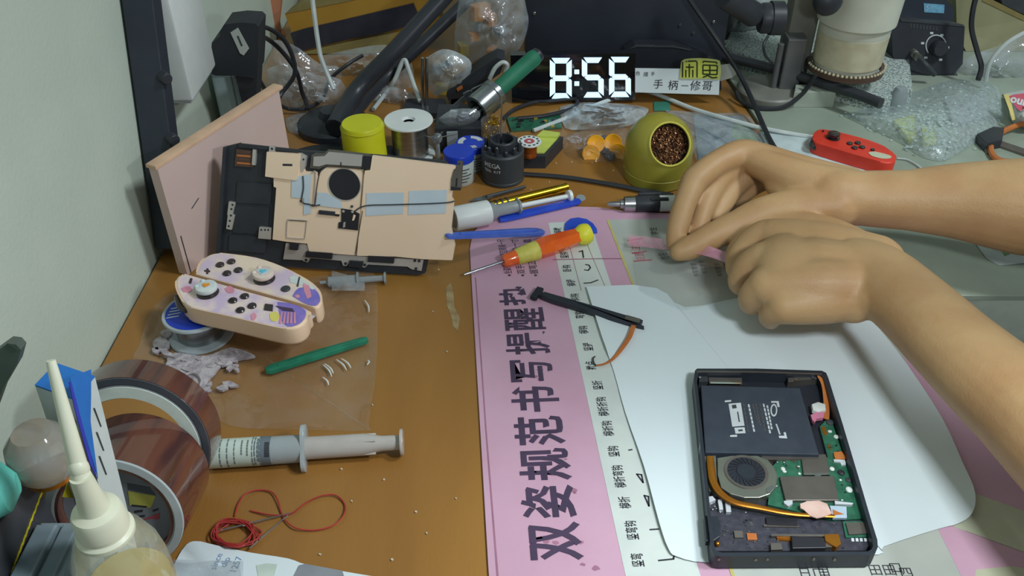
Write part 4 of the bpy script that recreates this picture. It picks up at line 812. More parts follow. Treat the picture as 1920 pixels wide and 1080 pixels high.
# ------------------------------------------------------------------ clear plastic sheet with things on it
bm = BM(); out = [(268, 636), (292, 575), (335, 548), (460, 532), (600, 520), (690, 504), (700, 512), (709, 560), (708, 640), (703, 720), (692, 800), (686, 809), (560, 812), (430, 800), (400, 770), (330, 735), (262, 700), (252, 672)]
ring = crom([G(u, v, 0) for u, v in out] + [G(*out[0], 0)], 3)[:-1]; c0 = G(480, 660); K = 14; rows = []
for k in range(1, K+1): rows.append([bm.verts.new(Vector((c0.x+(p.x-c0.x)*k/K, c0.y+(p.y-c0.y)*k/K, 0.0012 + 0.0010*sin(i*1.3+k)*sin(k*0.9) + (0.0025 if k == K and i % 7 < 3 else 0)))) for i, p in enumerate(ring)])
cen = bm.verts.new((c0.x, c0.y, 0.0015)); n = len(ring)
for i in range(n): bm.faces.new((cen, rows[0][i], rows[0][(i+1) % n]))
for A_, B_ in zip(rows, rows[1:]):
    for i in range(n): bm.faces.new((A_[i], B_[i], B_[(i+1) % n], A_[(i+1) % n]))
for v_ in bm.verts: v_.co.z = max(v_.co.z, 0.0003)
for v_ in bm.verts:
    if (v_.co - Vector((SB.x, SB.y, v_.co.z))).length < 0.030: v_.co.z = 0.0002
solo('plastic_sheet', bm, 'clear_film', 'crumpled clear plastic sheet spread under the controllers', 'plastic sheet', ang=80)
# grey glue smears
mat('glue_grey', (196, 188, 192), 0.35, c2=(158, 148, 156), scale=150, bump=0.8, bscale=260, coat=0.3)
t = thing('glue_smear', 'dried pale grey glue smears on the plastic below the spool', 'glue', G(380, 690, 0.002))
for q in ([(312, 672), (330, 660), (372, 668), (400, 664), (430, 650), (470, 662), (478, 668), (455, 672), (420, 680), (402, 700), (388, 715), (396, 730), (380, 732), (368, 716), (345, 706), (320, 695)], [(286, 640), (300, 630), (318, 640), (312, 656), (290, 655)], [(300, 622), (315, 615), (322, 626), (310, 634)], [(420, 672), (436, 676), (430, 684), (418, 684)], [(284, 652), (298, 650), (296, 662), (286, 660)]):
    bm = BM(); prism(bm, gp(smoothpoly(q, 2), 0.0042), 0.0022, 0.0042, bev=0.0006)
    obj('smear', bm, 'glue_grey', t, True, True)
rnd = random.Random(9)
for k in range(46):
    u = rnd.uniform(288, 470); v = rnd.uniform(640, 728)
    if not (abs((u-380)/100)**2 + abs((v-685)/46)**2 < 1.0): continue
    if (G(u, v)-SB).length < 0.0290: continue
    L_ = rnd.uniform(5, 15); a0 = rnd.uniform(-0.7, 0.5); q = [(u + (L_*cos(a))*(rnd.uniform(0.5, 1.2)), v + 0.45*L_*sin(a)*rnd.uniform(0.4, 1.2) + a0*L_*cos(a)*0.6) for a in [i*0.785 for i in range(8)]]
    z = 0.0040 + rnd.uniform(0, 0.0022); bm = BM(); prism(bm, gp(q, z), 0.0026, z); obj('glue_flake', bm, 'glue_grey', t, False, True)
bm = BM(); tube(bm, [G(u, v, 0.0066) for u, v in ((340, 712), (352, 701), (368, 700), (378, 712), (374, 726))], 0.0009, 6, 6); obj('smear_ring', bm, 'glue_grey', t, True, True)
# green stick
mat('green_stick', (40, 130, 100), 0.45, c2=(30, 108, 84), scale=80)
t = thing('green_stick', 'dark green plastic stick lying on the clear sheet', 'stick', G(590, 664, 0.003))
A, rz, L = frame((497, 692), (689, 633), 0.0070); M = Matrix.Translation(A - Vector((0, 0, 0.0038))) @ Matrix.Rotation(rz, 4, 'Z')
bm = BM(); prism(bm, [(0, -0.0022), (0.004, -0.0042), (L*0.5, -0.0040), (L-0.002, -0.0032), (L, -0.0015), (L, 0.0018), (L-0.004, 0.0032), (L*0.5, 0.0042), (0.004, 0.0040), (0, 0.0020)], 0, 0.0040, M, 0.001); obj('bar', bm, 'green_stick', t, True, True)
bm = BM(); prism(bm, [(0.010, -0.0008), (L-0.008, -0.0006), (L-0.008, 0.0006), (0.010, 0.0010)], 0.0040, 0.0046, M, 0.0003); obj('rib', bm, 'green_stick', t, True, True)
# clear little syringe
t = thing('clear_syringe', 'small empty clear syringe at the foot of the back plate', 'syringe', G(650, 530))
p0, p1 = G(600, 530, 0.0060), G(724, 521, 0.0062); L = (p1-p0).length
obj('barrel', lz([(0, 0), (0.0015, 0), (0.0016, L*.10), (0.0050, L*.13), (0.0050, L*.55), (0.0075, L*.56), (0.0075, L*.59), (0, L*.59)], p0, p1), 'frosted', t, True, True)
obj('plunger', lz([(0, L*.55), (0.0030, L*.55), (0.0028, L*.96), (0.0056, L*.97), (0.0056, L), (0, L)], p0, p1, 8), 'frosted', t, True, True)
# clear scrap of film folded over it
bm = BM(); q = lambda a, b: G(622+62*a, 545-38*b+18*a*b, 0.013-0.010*abs(a-0.5)-0.004*b) ; grid(bm, q, 6, 5); solo('film_scrap', bm, 'clear_bag', 'folded scrap of clear film lying over the small syringe', 'plastic film', ang=80)
for u0, v0, u1, v1, lb in ((606, 684, 622, 706, 'long curved painted glint, left one of the pair below the green stick'), (609, 682, 625, 700, 'painted glint tucked against the long curved one'), (631, 674, 650, 694, 'painted glint just under the middle of the green stick'), (640, 672, 658, 690, 'painted glint nearest the right end of the green stick'), (605, 707, 616, 722, 'lowest short painted glint on the clear sheet'), (690, 675, 688, 684, 'tiny painted glint at the right edge of the clear sheet'), (684, 563, 692, 585, 'painted glint below the small clear syringe')):
    bm = BM(); A, B = G(u0, v0, 0.0036), G(u1, v1, 0.0036); m_ = (A+B)/2 + Vector((0.0012, 0.0004, 0)); tube(bm, [A, m_, B], [0.0004, 0.0008, 0.0003], 6, 5, flat=0.5)
    solo('film_glint', bm, 'paste_white', lb, 'painted glint', 'painted glints on the clear sheet')  # white slivers paint the sheet's glints; no loose plastic lies there
# ------------------------------------------------------------------ near left corner: tape rolls, cartons, bottle
mat('kapton', (106, 64, 50), 0.14, c2=(74, 46, 44), scale=30, stretch=(3.0, 0.3, 1.0), coat=0.7, lo=0.4, hi=0.6); mat('kapton_core', (104, 66, 60), 0.22, c2=(132, 88, 66), scale=24, coat=0.5); mat('roll_dark', (78, 84, 92), 0.3, coat=0.4); mat('roll_grey', (178, 186, 188), 0.35); mat('disc_grey', (140, 144, 150), 0.4, c2=(126, 130, 138)); mat('label_yellow', (206, 204, 96), 0.5); mat('liner_white', (220, 230, 222), 0.6)
NR = Vector((0.02, -0.965, 0.25)).normalized()
def roll(label, c, R0, r0, wd, disc):
    t = thing('tape_roll', label, 'tape roll', (c.x, c.y, 0), group='amber tape rolls'); M = align(c - NR*wd, c)
    bm = BM(); lathe(bm, [(r0+0.002, 0), (R0, 0), (R0, wd), (r0+0.002, wd), (r0+0.002, 0)], 64, M); obj('tape', bm, 'kapton', t, True, True)
    bm = BM(); lathe(bm, [(r0-0.0016, 0), (r0+0.002, 0), (r0+0.002, wd+0.0004), (r0-0.0016, wd+0.0004), (r0-0.0016, 0)], 56, M); obj('core', bm, 'kapton_core', t, True, True)
    if not disc:
        bm = BM(); lathe(bm, [(R0-0.0052, wd), (R0-0.0004, wd), (R0-0.0006, wd+0.0008), (R0-0.0050, wd+0.0008), (R0-0.0052, wd)], 64, M); obj('edge_ring', bm, 'roll_dark', t, True, True)
        bm = BM(); lathe(bm, [(r0+0.0062, wd+0.0003), (R0-0.0056, wd+0.0003), (R0-0.0056, wd+0.0007), (r0+0.0062, wd+0.0007)], 64, M); obj('face_film', bm, 'disc_grey', t, True, True)
        bm = BM(); lathe(bm, [(r0-0.0018, wd+0.0006), (r0+0.0060, wd+0.0006), (r0+0.0060, wd+0.0016), (r0-0.0018, wd+0.0016), (r0-0.0018, wd+0.0006)], 64, M); obj('liner_edge', bm, 'liner_white', t, True, True)
        # loose white liner curling out of the core
        bm = BM(); N = 40
        def fl(a, b): 
            ang = R(-40) + R(190)*a; rr = r0 - 0.0024 - 0.004*a*0
            return M @ Vector((rr*cos(ang), rr*sin(ang), wd*0.35 + (wd*0.68)*b))
        grid(bm, fl, N, 2); obj('liner', bm, 'liner_white', t, True, True)
    else:
        bm = BM(); lathe(bm, [(R0-0.0062, wd), (R0-0.0002, wd), (R0-0.0006, wd+0.0014), (R0-0.0050, wd+0.0018), (R0-0.0062, wd+0.0006), (R0-0.0062, wd)], 64, M); obj('edge_ring', bm, 'roll_grey', t, True, True)
        bm = BM(); lathe(bm, [(0, wd*0.86), (r0-0.0018, wd*0.86), (r0-0.0018, wd*0.86+0.0006), (0, wd*0.86+0.0006)], 48, M); d = obj('label_disc', bm, 'disc_grey', t, True, True)
        return t, d, M
    return t
roll('big amber tape roll with loose white liner, behind the other roll', G(250, 833, 0.0562), 0.0500, 0.0375, 0.024, False)
c2_ = G(215, 968, 0.0555)
t, d, M = roll('amber tape roll with grey rim and printed inner disc, in front', c2_, 0.0415, 0.0350, 0.0505, True)
P = Plane(M @ Vector((0, 0, 0.0505*0.86+0.0006)), M @ Vector((0.01, 0, 0.0505*0.86+0.0006)), M @ Vector((0, 0.01, 0.0505*0.86+0.0006)))
pl(t, P, 'label_field', [(240, 921), (292, 930), (283, 952), (243, 948)], 0.0001, 0.0003, 'label_yellow', d); pl(t, P, 'label_field', [(238, 906), (280, 914), (292, 929), (240, 918)], 0.0001, 0.0003, 'roll_dark', d)
pl(t, P, 'label_mark', [(262, 976), (300, 962), (298, 974), (285, 973)], 0.0001, 0.0003, 'ink_red', d)
for q in ([(247, 946), (276, 949), (275, 952), (246, 949)], [(252, 958), (268, 956), (267, 960), (252, 962)], [(286, 957), (297, 953), (297, 956), (287, 960)], [(254, 968), (272, 966), (271, 969), (255, 971)]): pl(t, P, 'label_print', q, 0.0001, 0.00035, 'ink_black', d)
# ---- tall carton, blue over white
mat('carton_white', (206, 214, 214), 0.55, c2=(196, 206, 206)); mat('carton_blue', (40, 124, 208), 0.45, c2=(34, 112, 196)); mat('carton_navy', (58, 68, 196), 0.45)
def at_y(u, v, Y): return V(u, v, Y)
rt, rb2 = V(174, 690, 0.330), V(250, 1000, 0.322); ft, fb = V(128, 707, 0.314), V(222, 1040, 0.306)
def down(a, b, z): k = (z-a.z)/(b.z-a.z); return a + (b-a)*k
t = thing('tall_carton', 'tall thin blue and white carton beside the tape rolls', 'carton', down(ft, fb, 0.0))
lv = Vector((-0.024, 0.010, 0)); ZC = 0.176
bm = BM(); top = [down(ft, fb, ZC), down(rt, rb2, ZC), down(rt, rb2, ZC)+lv, down(ft, fb, ZC)+lv]; bot = [down(ft, fb, 0.0005), down(rt, rb2, 0.0005), down(rt, rb2, 0.0005)+lv*0.8, down(ft, fb, 0.0005)+lv*0.8]
tv = [bm.verts.new(p) for p in top]; bv = [bm.verts.new(p) for p in bot]; bm.faces.new(tv); bm.faces.new(bv[::-1])
for i in range(4): bm.faces.new((bv[i], bv[(i+1) % 4], tv[(i+1) % 4], tv[i]))
obj('carton_body', bm, 'carton_white', t, False, True)
P = Plane(down(rt, rb2, 0.05), down(rt, rb2, ZC), down(ft, fb, 0.05))
pl(t, P, 'blue_print', [(131, 708), (171, 693), (171, 740), (170, 790), (184, 897), (160, 815)], 0.0001, 0.0004, 'carton_blue'); pl(t, P, 'navy_print', [(130, 716), (134, 716), (160, 815), (183, 899), (168, 868), (140, 765)], 0.0002, 0.0006, 'carton_navy')
for k in range(6):
    a, b = (176+5*(k % 3), 765+45*k), (180+5*(k % 3)+9, 800+45*k); pl(t, P, 'printed_line', [a, (a[0]+2, a[1]), (b[0]+2, b[1]), b], 0.0001, 0.0003, 'dark_grey')
bm = BM(); vs = [bm.verts.new(p + Vector((0, 0, 0.0003))) for p in top] + [bm.verts.new(p + Vector((0, 0, 0.0012))) for p in top]
for q in ((4, 5, 6, 7), (3, 2, 1, 0), (0, 1, 5, 4), (1, 2, 6, 5), (2, 3, 7, 6), (3, 0, 4, 7)): bm.faces.new([vs[i] for i in q])
obj('top_flap', bm, 'carton_blue', t, False, True)
# ---- black and yellow box near the camera
mat('box_black', (66, 68, 74), 0.5, c2=(58, 60, 66)); mat('box_yellow', (222, 204, 40), 0.5)
t = thing('black_box', 'black cardboard box with yellow labels at the left edge', 'box', (-0.295, 0.26, 0))
bm = BM(); prism(bm, [(-0.334, 0.185), (-0.247, 0.185), (-0.247, 0.299), (-0.334, 0.299)], 0.0005, 0.14, bev=0.0008); obj('box_body', bm, 'box_black', t, False, True)
P = Plane((-0.247, 0.2, 0), (-0.247, 0.3, 0), (-0.247, 0.2, 0.1))
pl(t, P, 'yellow_label', [(72, 846), (66, 826), (98, 786), (108, 800)], 0.0001, 0.0005, 'box_yellow'); pl(t, P, 'label_print', [(76, 826), (88, 810), (92, 816), (80, 834)], 0.0005, 0.0008, 'dark_grey'); pl(t, P, 'yellow_label', [(118, 932), (132, 890), (148, 905), (150, 935)], 0.0001, 0.0005, 'box_yellow')
for k in range(10):
    u, v = 76-5.6*k, 928+15*k; pl(t, P, 'stripe', [(u, v), (u+5, v-8), (u+2, v+3), (u-4, v+11)], 0.0001, 0.0005, 'box_yellow'); 
Mt = P.frame(128, 884, 122, 898, 0.0005); text('lettering', '10', 0.008, 'print_white', t, Mt, 0.0002)
# ---- clear grey parts case
mat('case_clear', (160, 178, 186), 0.25, trans=0.35, c2=(146, 166, 176))
t = thing('parts_case', 'translucent grey plastic parts case beside the black box', 'plastic case', (-0.238, 0.25, 0))
bm = BM(); prism(bm, [(-0.2460, 0.20), (-0.2220, 0.20), (-0.2220, 0.288), (-0.2460, 0.288)], 0.0005, 0.112, bev=0.0012); obj('case_body', bm, 'case_clear', t, False, True)
for y0, y1 in ((0.205, 0.236), (0.241, 0.283)):
    bm = BM(); prism(bm, [(-0.2445, y0), (-0.234, y0), (-0.234, y1), (-0.2445, y1)], 0.112, 0.117, bev=0.001); obj('case_lid', bm, 'case_clear', t, False, True)
bm = BM(); prism(bm, [(-0.2325, 0.203), (-0.2245, 0.203), (-0.2245, 0.285), (-0.2325, 0.285)], 0.112, 0.1145, bev=0.0008); obj('hinge_rail', bm, 'case_clear', t, False, True)
# ---- flux bottle with long nozzle
film('bottle_plastic', (226, 228, 204), haze=0.34, gloss=0.6, rough=0.10, bump=0.1, bscale=30); mat('cap_cream', (228, 228, 206), 0.42, c2=(220, 220, 196)); mat('liquid_yellow', (206, 176, 40), 0.25, c2=(190, 158, 30)); mat('label_white', (206, 214, 212), 0.5)
bx = V(206, 1015, 0.262); b = Vector((bx.x, bx.y, 0.0)); zs = bx.z
t = thing('flux_bottle', 'cream squeeze bottle with long thin nozzle in the near corner', 'bottle', b); M = Matrix.Translation(b); r = 0.0225
bm = BM(); lathe(bm, [(0, 0.0005), (r-0.002, 0.0005), (r, 0.003), (r, zs-0.022), (r*0.93, zs-0.010), (r*0.74, zs+0.002), (r*0.58, zs+0.008), (r*0.52, zs+0.010), (0, zs+0.010)], 40, M); obj('bottle_body', bm, 'bottle_plastic', t, True, True)
bm = BM(); lathe(bm, [(0, 0.002), (r-0.003, 0.002), (r-0.0015, 0.004), (r-0.0015, zs-0.034), (0, zs-0.034)], 36, M); obj('liquid', bm, 'liquid_yellow', t, True, True)
bm = BM(); lathe(bm, [(r*0.60, zs+0.006), (r*0.60, zs+0.0085), (r*0.53, zs+0.010), (r*0.53, zs+0.012), (r*0.54, zs+0.012), (r*0.52, zs+0.022), (r*0.48, zs+0.024), (r*0.32, zs+0.026), (r*0.25, zs+0.036), (r*0.21, zs+0.048), (0, zs+0.048)], 36, M); obj('cap', bm, 'cap_cream', t, True, True)
tip = V(95, 676, 0.285); nb = b + Vector((0, 0, zs+0.045)); bm = BM(); tube(bm, [nb, nb.lerp(tip, 0.5), tip], [0.0044, 0.0032, 0.0020], 12, 6); obj('nozzle', bm, 'cap_cream', t, True, True)
bm = BM(); ball(bm, nb.lerp(tip, 0.10), 0.0046, 14, (1, 1, 1.3)); obj('nozzle_collar', bm, 'cap_cream', t, True, True)
P = Plane(b + Vector((-r*0.9, -r*0.55, 0)), b + Vector((-r*0.9, -r*0.55, 0.1)), b + Vector((-r*0.2, -r*1.05, 0)))
bm = BM(); lathe(bm, [(r+0.0003, zs-0.07), (r+0.0006, zs-0.07), (r+0.0006, zs-0.024), (r+0.0003, zs-0.024)], 20, M @ Matrix.Rotation(R(-190), 4, 'Z'), arc=R(62)); lb = obj('label', bm, 'label_white', t, True, True)
for k, ch in enumerate('助焊剂'):
    a = R(-150); z = zs-0.034-0.011*k; Mt = Matrix.Translation(b + Vector(((r+0.0008)*cos(a), (r+0.0008)*sin(a), z))) @ Matrix.Rotation(a+pi/2, 4, 'Z') @ Matrix.Rotation(pi/2, 4, 'X'); text('label_text', ch, 0.009, 'ink_black', lb, Mt, 0.0002)
# ---- twisted cord hanging over the carton
mat('cord_brown', (176, 126, 84), 0.6, c2=(120, 80, 50), scale=300)
bm = BM()
for ph in (0, pi):
    pts = []
    for k in range(25):
        s = k/24; c = V(130+66*s, 790-12*s*s, 0.3105+0.020*s); pts.append(c + Vector((0, 0.0007*cos(ph+k*1.1), 0.0007*sin(ph+k*1.1))))
    tube(bm, pts, 0.0006, 6, 2)
solo('twisted_cord', bm, 'cord_brown', 'short twisted brown cord across the tall carton', 'cord')
# ---- teal bottle, glass dome and grey fin on the black box
mat('teal_plastic', (110, 206, 192), 0.4, c2=(98, 192, 180)); mat('glass_smoke', (206, 210, 206), 0.08, trans=0.6, c2=(196, 186, 170), scale=40); mat('fin_grey', (84, 96, 88), 0.5)
t = thing('teal_bottle', 'teal bottle lying on the black box at the left edge', 'bottle', (-0.29, 0.27, 0.14)); zt_ = 0.1562; p0 = Vector((-0.322, 0.240, zt_)); p1 = G(34, 905, zt_)
L = (p1-p0).length; obj('bottle_body', lz([(0, 0), (0.0145, 0), (0.0158, 0.003), (0.0160, L*0.6), (0.0156, L*0.8), (0.0125, L*0.94), (0.005, L), (0, L)], p0, p1), 'teal_plastic', t, True, True)
obj('base_ring', lz([(0.0120, -0.001), (0.0156, -0.001), (0.0156, 0.004), (0.0120, 0.004), (0.0120, -0.001)], p0, p1), 'cap_cream', t, True, True)
t = thing('glass_dome', 'small frosted glass dome lamp on the back of the black box', 'glass dome', (-0.27, 0.30, 0.14)); c = G(42, 775, 0.1565)
c.y = min(c.y, 0.297); c.x = V(42, 775, c.y).x; bm = BM(); lathe(bm, [(0, 0), (0.011, 0.0), (0.0150, 0.006), (0.0165, 0.014), (0.0150, 0.023), (0.0095, 0.030), (0, 0.0325)], 32, Matrix.Translation((c.x, c.y, 0.1405))); obj('dome', bm, 'glass_smoke', t, True, True)
bm = BM(); lathe(bm, [(0, 0), (0.0125, 0), (0.0125, 0.0035), (0.011, 0.0038), (0, 0.0038)], 28, Matrix.Translation((c.x, c.y, 0.1401))); obj('dome_base', bm, 'copper', t, True, True)
t = thing('plastic_fin', 'dark grey green plastic fin standing behind the glass dome', 'plastic part', (-0.30, 0.31, 0.14)); P = Plane((-0.3, 0.317, 0.14), (-0.2, 0.317, 0.14), (-0.3, 0.325, 0.24))
pl(t, P, 'fin', [(-30, 676), (14, 644), (30, 646), (39, 656), (32, 682), (4, 730), (-14, 780), (-40, 800)], -0.003, 0.003, 'fin_grey'); pl(t, P, 'fin_edge', [(14, 644), (30, 646), (39, 656), (34, 660), (26, 652)], 0.003, 0.0042, 'fin_grey')
bm = BM(); prism(bm, [(-0.332, 0.306), (-0.295, 0.306), (-0.295, 0.328), (-0.332, 0.328)], 0.0005, 0.150); obj('foot', bm, 'fin_grey', t, False, True)
# ---- large paste syringe
mat('syringe_body', (206, 214, 216), 0.3, trans=0.45, c2=(196, 206, 210)); mat('plunger_clear', (214, 208, 202), 0.25, trans=0.35, c2=(204, 196, 190)); mat('label_mint', (206, 220, 208), 0.5); mat('rubber_grey', (112, 124, 132), 0.5)
t = thing('paste_syringe', 'large solder paste syringe with printed white label and clear plunger', 'syringe', G(560, 850))
p0, p1 = G(386, 852, 0.0105), G(756, 829, 0.0110); L = (p1-p0).length
obj('barrel', lz([(0, 0), (0.0030, 0), (0.0100, 0.004), (0.0100, L*0.485), (0, L*0.485)], p0, p1, 36), 'syringe_body', t, True, True)
lb = obj('label', lz([(0.0101, 0.003), (0.0104, 0.003), (0.0104, L*0.285), (0.0101, L*0.285)], p0, p1, 36), 'label_mint', t, True, True)
obj('stopper', lz([(0.0101, L*0.288), (0.01035, L*0.288), (0.01035, L*0.335), (0.0101, L*0.335)], p0, p1, 36), 'rubber_grey', t, True, True)
Ms = align(p0, p1)
def ringband(z0, z1, a0, a1, m, nm='label_print'):
    # find the direction of the camera round the barrel
    cl = Ms.inverted() @ Vector((0, 0, CAMZ)); ac = atan2(cl.y, cl.x); bm = BM(); lathe(bm, [(0.0105, z0), (0.01065, z0), (0.01065, z1), (0.0105, z1)], 10, Ms @ Matrix.Rotation(ac + a0, 4, 'Z'), arc=a1-a0); obj(nm, bm, m, lb, True, True)
for z, a0, a1, w_ in ((0.012, -1.2, 1.2, 0.0008), (0.017, -1.2, 1.3, 0.0008), (0.022, -1.0, 0.9, 0.0007), (0.027, -0.9, 0.2, 0.0010), (0.031, -0.9, 0.3, 0.0010), (0.036, -0.7, 0.3, 0.0007), (0.039, -0.7, 0.5, 0.0007), (0.0435, -0.6, 0.45, 0.0032), (L*0.245, -1.3, 1.3, 0.0007), (L*0.257, -1.2, 1.2, 0.0009), (L*0.270, -1.0, 0.8, 0.0014), (L*0.280, -1.4, 1.4, 0.0012)):
    for k in range(6):
        q0 = a0 + (a1-a0)*k/6; ringband(z, z+w_, q0, q0+(a1-a0)/6*0.82, 'rubber_grey' if w_ < 0.003 else 'dark_grey')
bm = BM(); prism(bm, rrect(0.034, 0.020, 0.008), L*0.485, L*0.505, Ms @ Matrix.Rotation(atan2((Ms.inverted() @ Vector((0, 0, CAMZ))).y, (Ms.inverted() @ Vector((0, 0, CAMZ))).x)+pi/2, 4, 'Z'), 0.001); obj('finger_flange', bm, 'syringe_body', t, True, True)
bm = BM(); 
for k in range(4):
    a = k*pi/2+0.4; Mk = Ms @ Matrix.Rotation(a, 4, 'Z'); prism(bm, [(0, -0.0008), (0.0080, -0.0008), (0.0080, 0.0008), (0, 0.0008)], L*0.505, L*0.86, Mk); prism(bm, [(0, -0.0008), (0.0055, -0.0008), (0.0055, 0.0008), (0, 0.0008)], L*0.86, L*0.985, Mk)
obj('plunger_ribs', bm, 'plunger_clear', t, False, True)
obj('plunger_sleeve', lz([(0.0074, L*0.505), (0.0082, L*0.505), (0.0080, L*0.80), (0.0056, L*0.89), (0.0054, L*0.985), (0.0050, L*0.985), (0.0052, L*0.89), (0.0074, L*0.80), (0.0074, L*0.505)], p0, p1), 'plunger_clear', t, True, True)
obj('thumb_disc', lz([(0, L*0.985), (0.0096, L*0.985), (0.0098, L*0.992), (0.0094, L), (0, L)], p0, p1), 'plunger_clear', t, True, True)
# ---- red wire and two pins
mat('wire_red', (176, 60, 52), 0.45, c2=(150, 40, 40))
bm = BM(); pts = [(440, 968), (447, 945), (462, 925), (485, 919), (508, 922), (520, 936), (526, 958), (535, 975), (555, 990), (590, 994), (625, 985), (645, 965), (646, 945), (630, 929), (605, 929), (575, 942), (548, 962), (515, 966), (480, 960), (470, 956)]
tube(bm, [G(u, v, 0.0012+0.0006*(k % 3)) for k, (u, v) in enumerate(pts)], 0.00055, 6, 8)
x0, y0 = 446, 996
pts = []
for k in range(34):
    a = k*1.35; rr = 36*(0.45+0.55*abs(sin(k*0.7))); pts.append(G(x0 + 1.35*rr*cos(a) + 6*sin(k*2.1), y0 + 0.85*rr*sin(a), 0.0012 + 0.0035*abs(sin(k*0.9))))
tube(bm, pts, 0.00055, 6, 6)
solo('red_wire', bm, 'wire_red', 'tangle of thin red wire on the bare desk', 'wire')
for a, b_, lb in (((400, 998), (545, 962), 'silver pin with a flattened bright end on the red wire'), ((468, 1028), (540, 966), 'plain silver pin pointing to the white card')):
    bm = BM(); A, B = G(*a, 0.0034), G(*b_, 0.0022); rod(bm, A, B, 0.0007, 0.0005, 8)
    if 'flattened' in lb: ball(bm, A.lerp(B, 0.38), 0.0013, 10, (2.2, 1, 0.6))
    solo('header_pin', bm, 'chrome', lb, 'pin')
# ---- white card at the near edge
t = thing('white_card', 'white rounded card with blue hand lettering at the near edge', 'card', G(500, 1070, 0.0))
bm = BM(); prism(bm, gp(smoothpoly([(318, 1075), (336, 1040), (350, 1020), (368, 1014), (400, 1021), (470, 1036), (540, 1047), (580, 1060), (690, 1079), (780, 1096), (760, 1130), (330, 1130)]), 0.0016), 0.0004, 0.0016, bev=0.0004); obj('card', bm, 'paper', t, True, True)
mat('ink_blue', (120, 150, 190), 0.6)
for s, a, b_ in (('since', (401, 1064), (411, 1042)), ('dip', (416, 1066), (430, 1042)), ('1257', (438, 1070), (448, 1048))):
    M, L = flatM(a, b_, 0.0018); text('hand_lettering', s, 0.0062, 'ink_blue', t, M)
bm = BM(); prism(bm, gp([(560, 1060), (572, 1057), (642, 1070), (648, 1090), (545, 1090)], 0.0019), 0.0017, 0.0019); obj('grey_print', bm, 'disc_grey', t, False, True)
bm = BM(); prism(bm, gp([(480, 1060), (500, 1056), (520, 1058), (515, 1078), (485, 1085)], 0.0019), 0.0017, 0.0019); obj('tape_mark', bm, 'label_mint', t, False, True)
bm = BM(); grid(bm, lambda a, b: G(326+130*a, 1049+3*a+50*b, 0.0035+0.0022*sin(a*7)*sin(b*5+1)), 14, 6); solo('clear_pouch', bm, 'clear_bag', 'clear plastic pouch lying on the corner of the white card', 'plastic pouch', ang=80)
# ------------------------------------------------------------------ background clutter, left to right
def VP(Y, lean=0.0): return Plane((0, Y, 0), (1, Y, 0), (0, Y+lean, 1))
def vpart(t, P, name, pts, depth, m, front=0.0, parent=None): return pl(t, P, name, pts, front-depth, front, m, parent)
def pillow(at, out, h, K=8, seed=1, floor=None, crumple=0.35, n=3):
    rnd = random.Random(seed); o2 = smoothpoly(out, n); cx = sum(p[0] for p in o2)/len(o2); cy_ = sum(p[1] for p in o2)/len(o2)
    bm = BM(); rows = []
    ph = [rnd.uniform(0, 6.28) for _ in range(6)]
    for k in range(1, K+1):
        row = []
        for i, (u, v) in enumerate(o2):
            f = k/K; x, y = cx+(u-cx)*f, cy_+(v-cy_)*f
            w_ = 0.5+0.5*sin(i*0.9+ph[0])*sin(k*1.3+ph[1]) + 0.35*sin(i*2.1+k*1.7+ph[2])
            row.append(bm.verts.new(at(x, y, max(0.0004, h*(1-f**2.2)*(1-crumple+crumple*w_) + (0.0004 if k < K else 0.0)))))
        rows.append(row)
    c = bm.verts.new(at(cx, cy_, h)); N = len(o2)
    for i in range(N): bm.faces.new((c, rows[0][i], rows[0][(i+1) % N]))
    for A_, B_ in zip(rows, rows[1:]):
        for i in range(N): bm.faces.new((A_[i], B_[i], B_[(i+1) % N], A_[(i+1) % N]))
    return bm
def cable(name, label, pts, r, m, cat='cable', seg=8, n=8):
    bm = BM(); tube(bm, pts, r, seg, n); return solo(name, bm, m, label, cat)
# white junction box on the wall
t = thing('junction_box', 'white plastic junction box on the left wall behind the upright', 'junction box', (-0.325, 0.82, 0.10))
bm = BM(); box(bm, (-0.3235, 0.83, 0.178), (0.027, 0.085, 0.139), bev=0.003); obj('case', bm, 'white_plastic', t, True, True)
bm = BM(); box(bm, (-0.3245, 0.83, 0.107), (0.021, 0.075, 0.006), bev=0.001); obj('base_plate', bm, 'roll_grey', t, True, True)
# pale blue tub and black heat gun in front of it
mat('pale_blue', (200, 222, 226), 0.4, c2=(190, 214, 220))
t = thing('pale_tub', 'pale blue plastic tub behind the heat gun', 'tub', (-0.30, 0.94, 0)); b0_ = V(397, 160, 0.900).x; b1_ = V(452, 160, 0.900).x
bm = BM(); prism(bm, rrect(b1_-b0_, 0.06, 0.006, 5, (b0_+b1_)/2, 0.93), 0.0004, V(430, 143, 0.90).z, bev=0.004); obj('tub_body', bm, 'pale_blue', t, True, True)
bm = BM(); box(bm, (V(434, 150, 0.9).x, 0.8995, 0.05), (0.0012, 0.0012, 0.095)); obj('seam', bm, 'roll_grey', t, False, True)
P = VP(0.872)
t = thing('heat_gun', 'black hot air gun with paper tag standing by the wall', 'heat gun', V(460, 215, 0.872))
vpart(t, P, 'gun_body', smoothpoly([(397, 80), (412, 68), (420, 46), (478, 44), (484, 66), (482, 140), (470, 146), (440, 142), (404, 142), (395, 130)], 2), 0.034, 'black_matte')
vpart(t, P, 'handle', [(441, 140), (482, 138), (480, 180), (477, 206), (473, 300), (462, 300), (463, 214), (452, 186)], 0.026, 'black_matte', -0.003)
vpart(t, P, 'paper_tag', [(432, 61), (446, 52), (467, 91), (457, 104), (450, 100)], 0.0006, 'mat_grey', 0.001); vpart(t, P, 'tag_print', [(444, 68), (447, 67), (455, 86), (452, 87)], 0.0003, 'dark_grey', 0.0012)
vpart(t, P, 'side_screw', [(464, 182), (467, 182), (467, 188), (464, 188)], 0.001, 'steel', 0.0006)
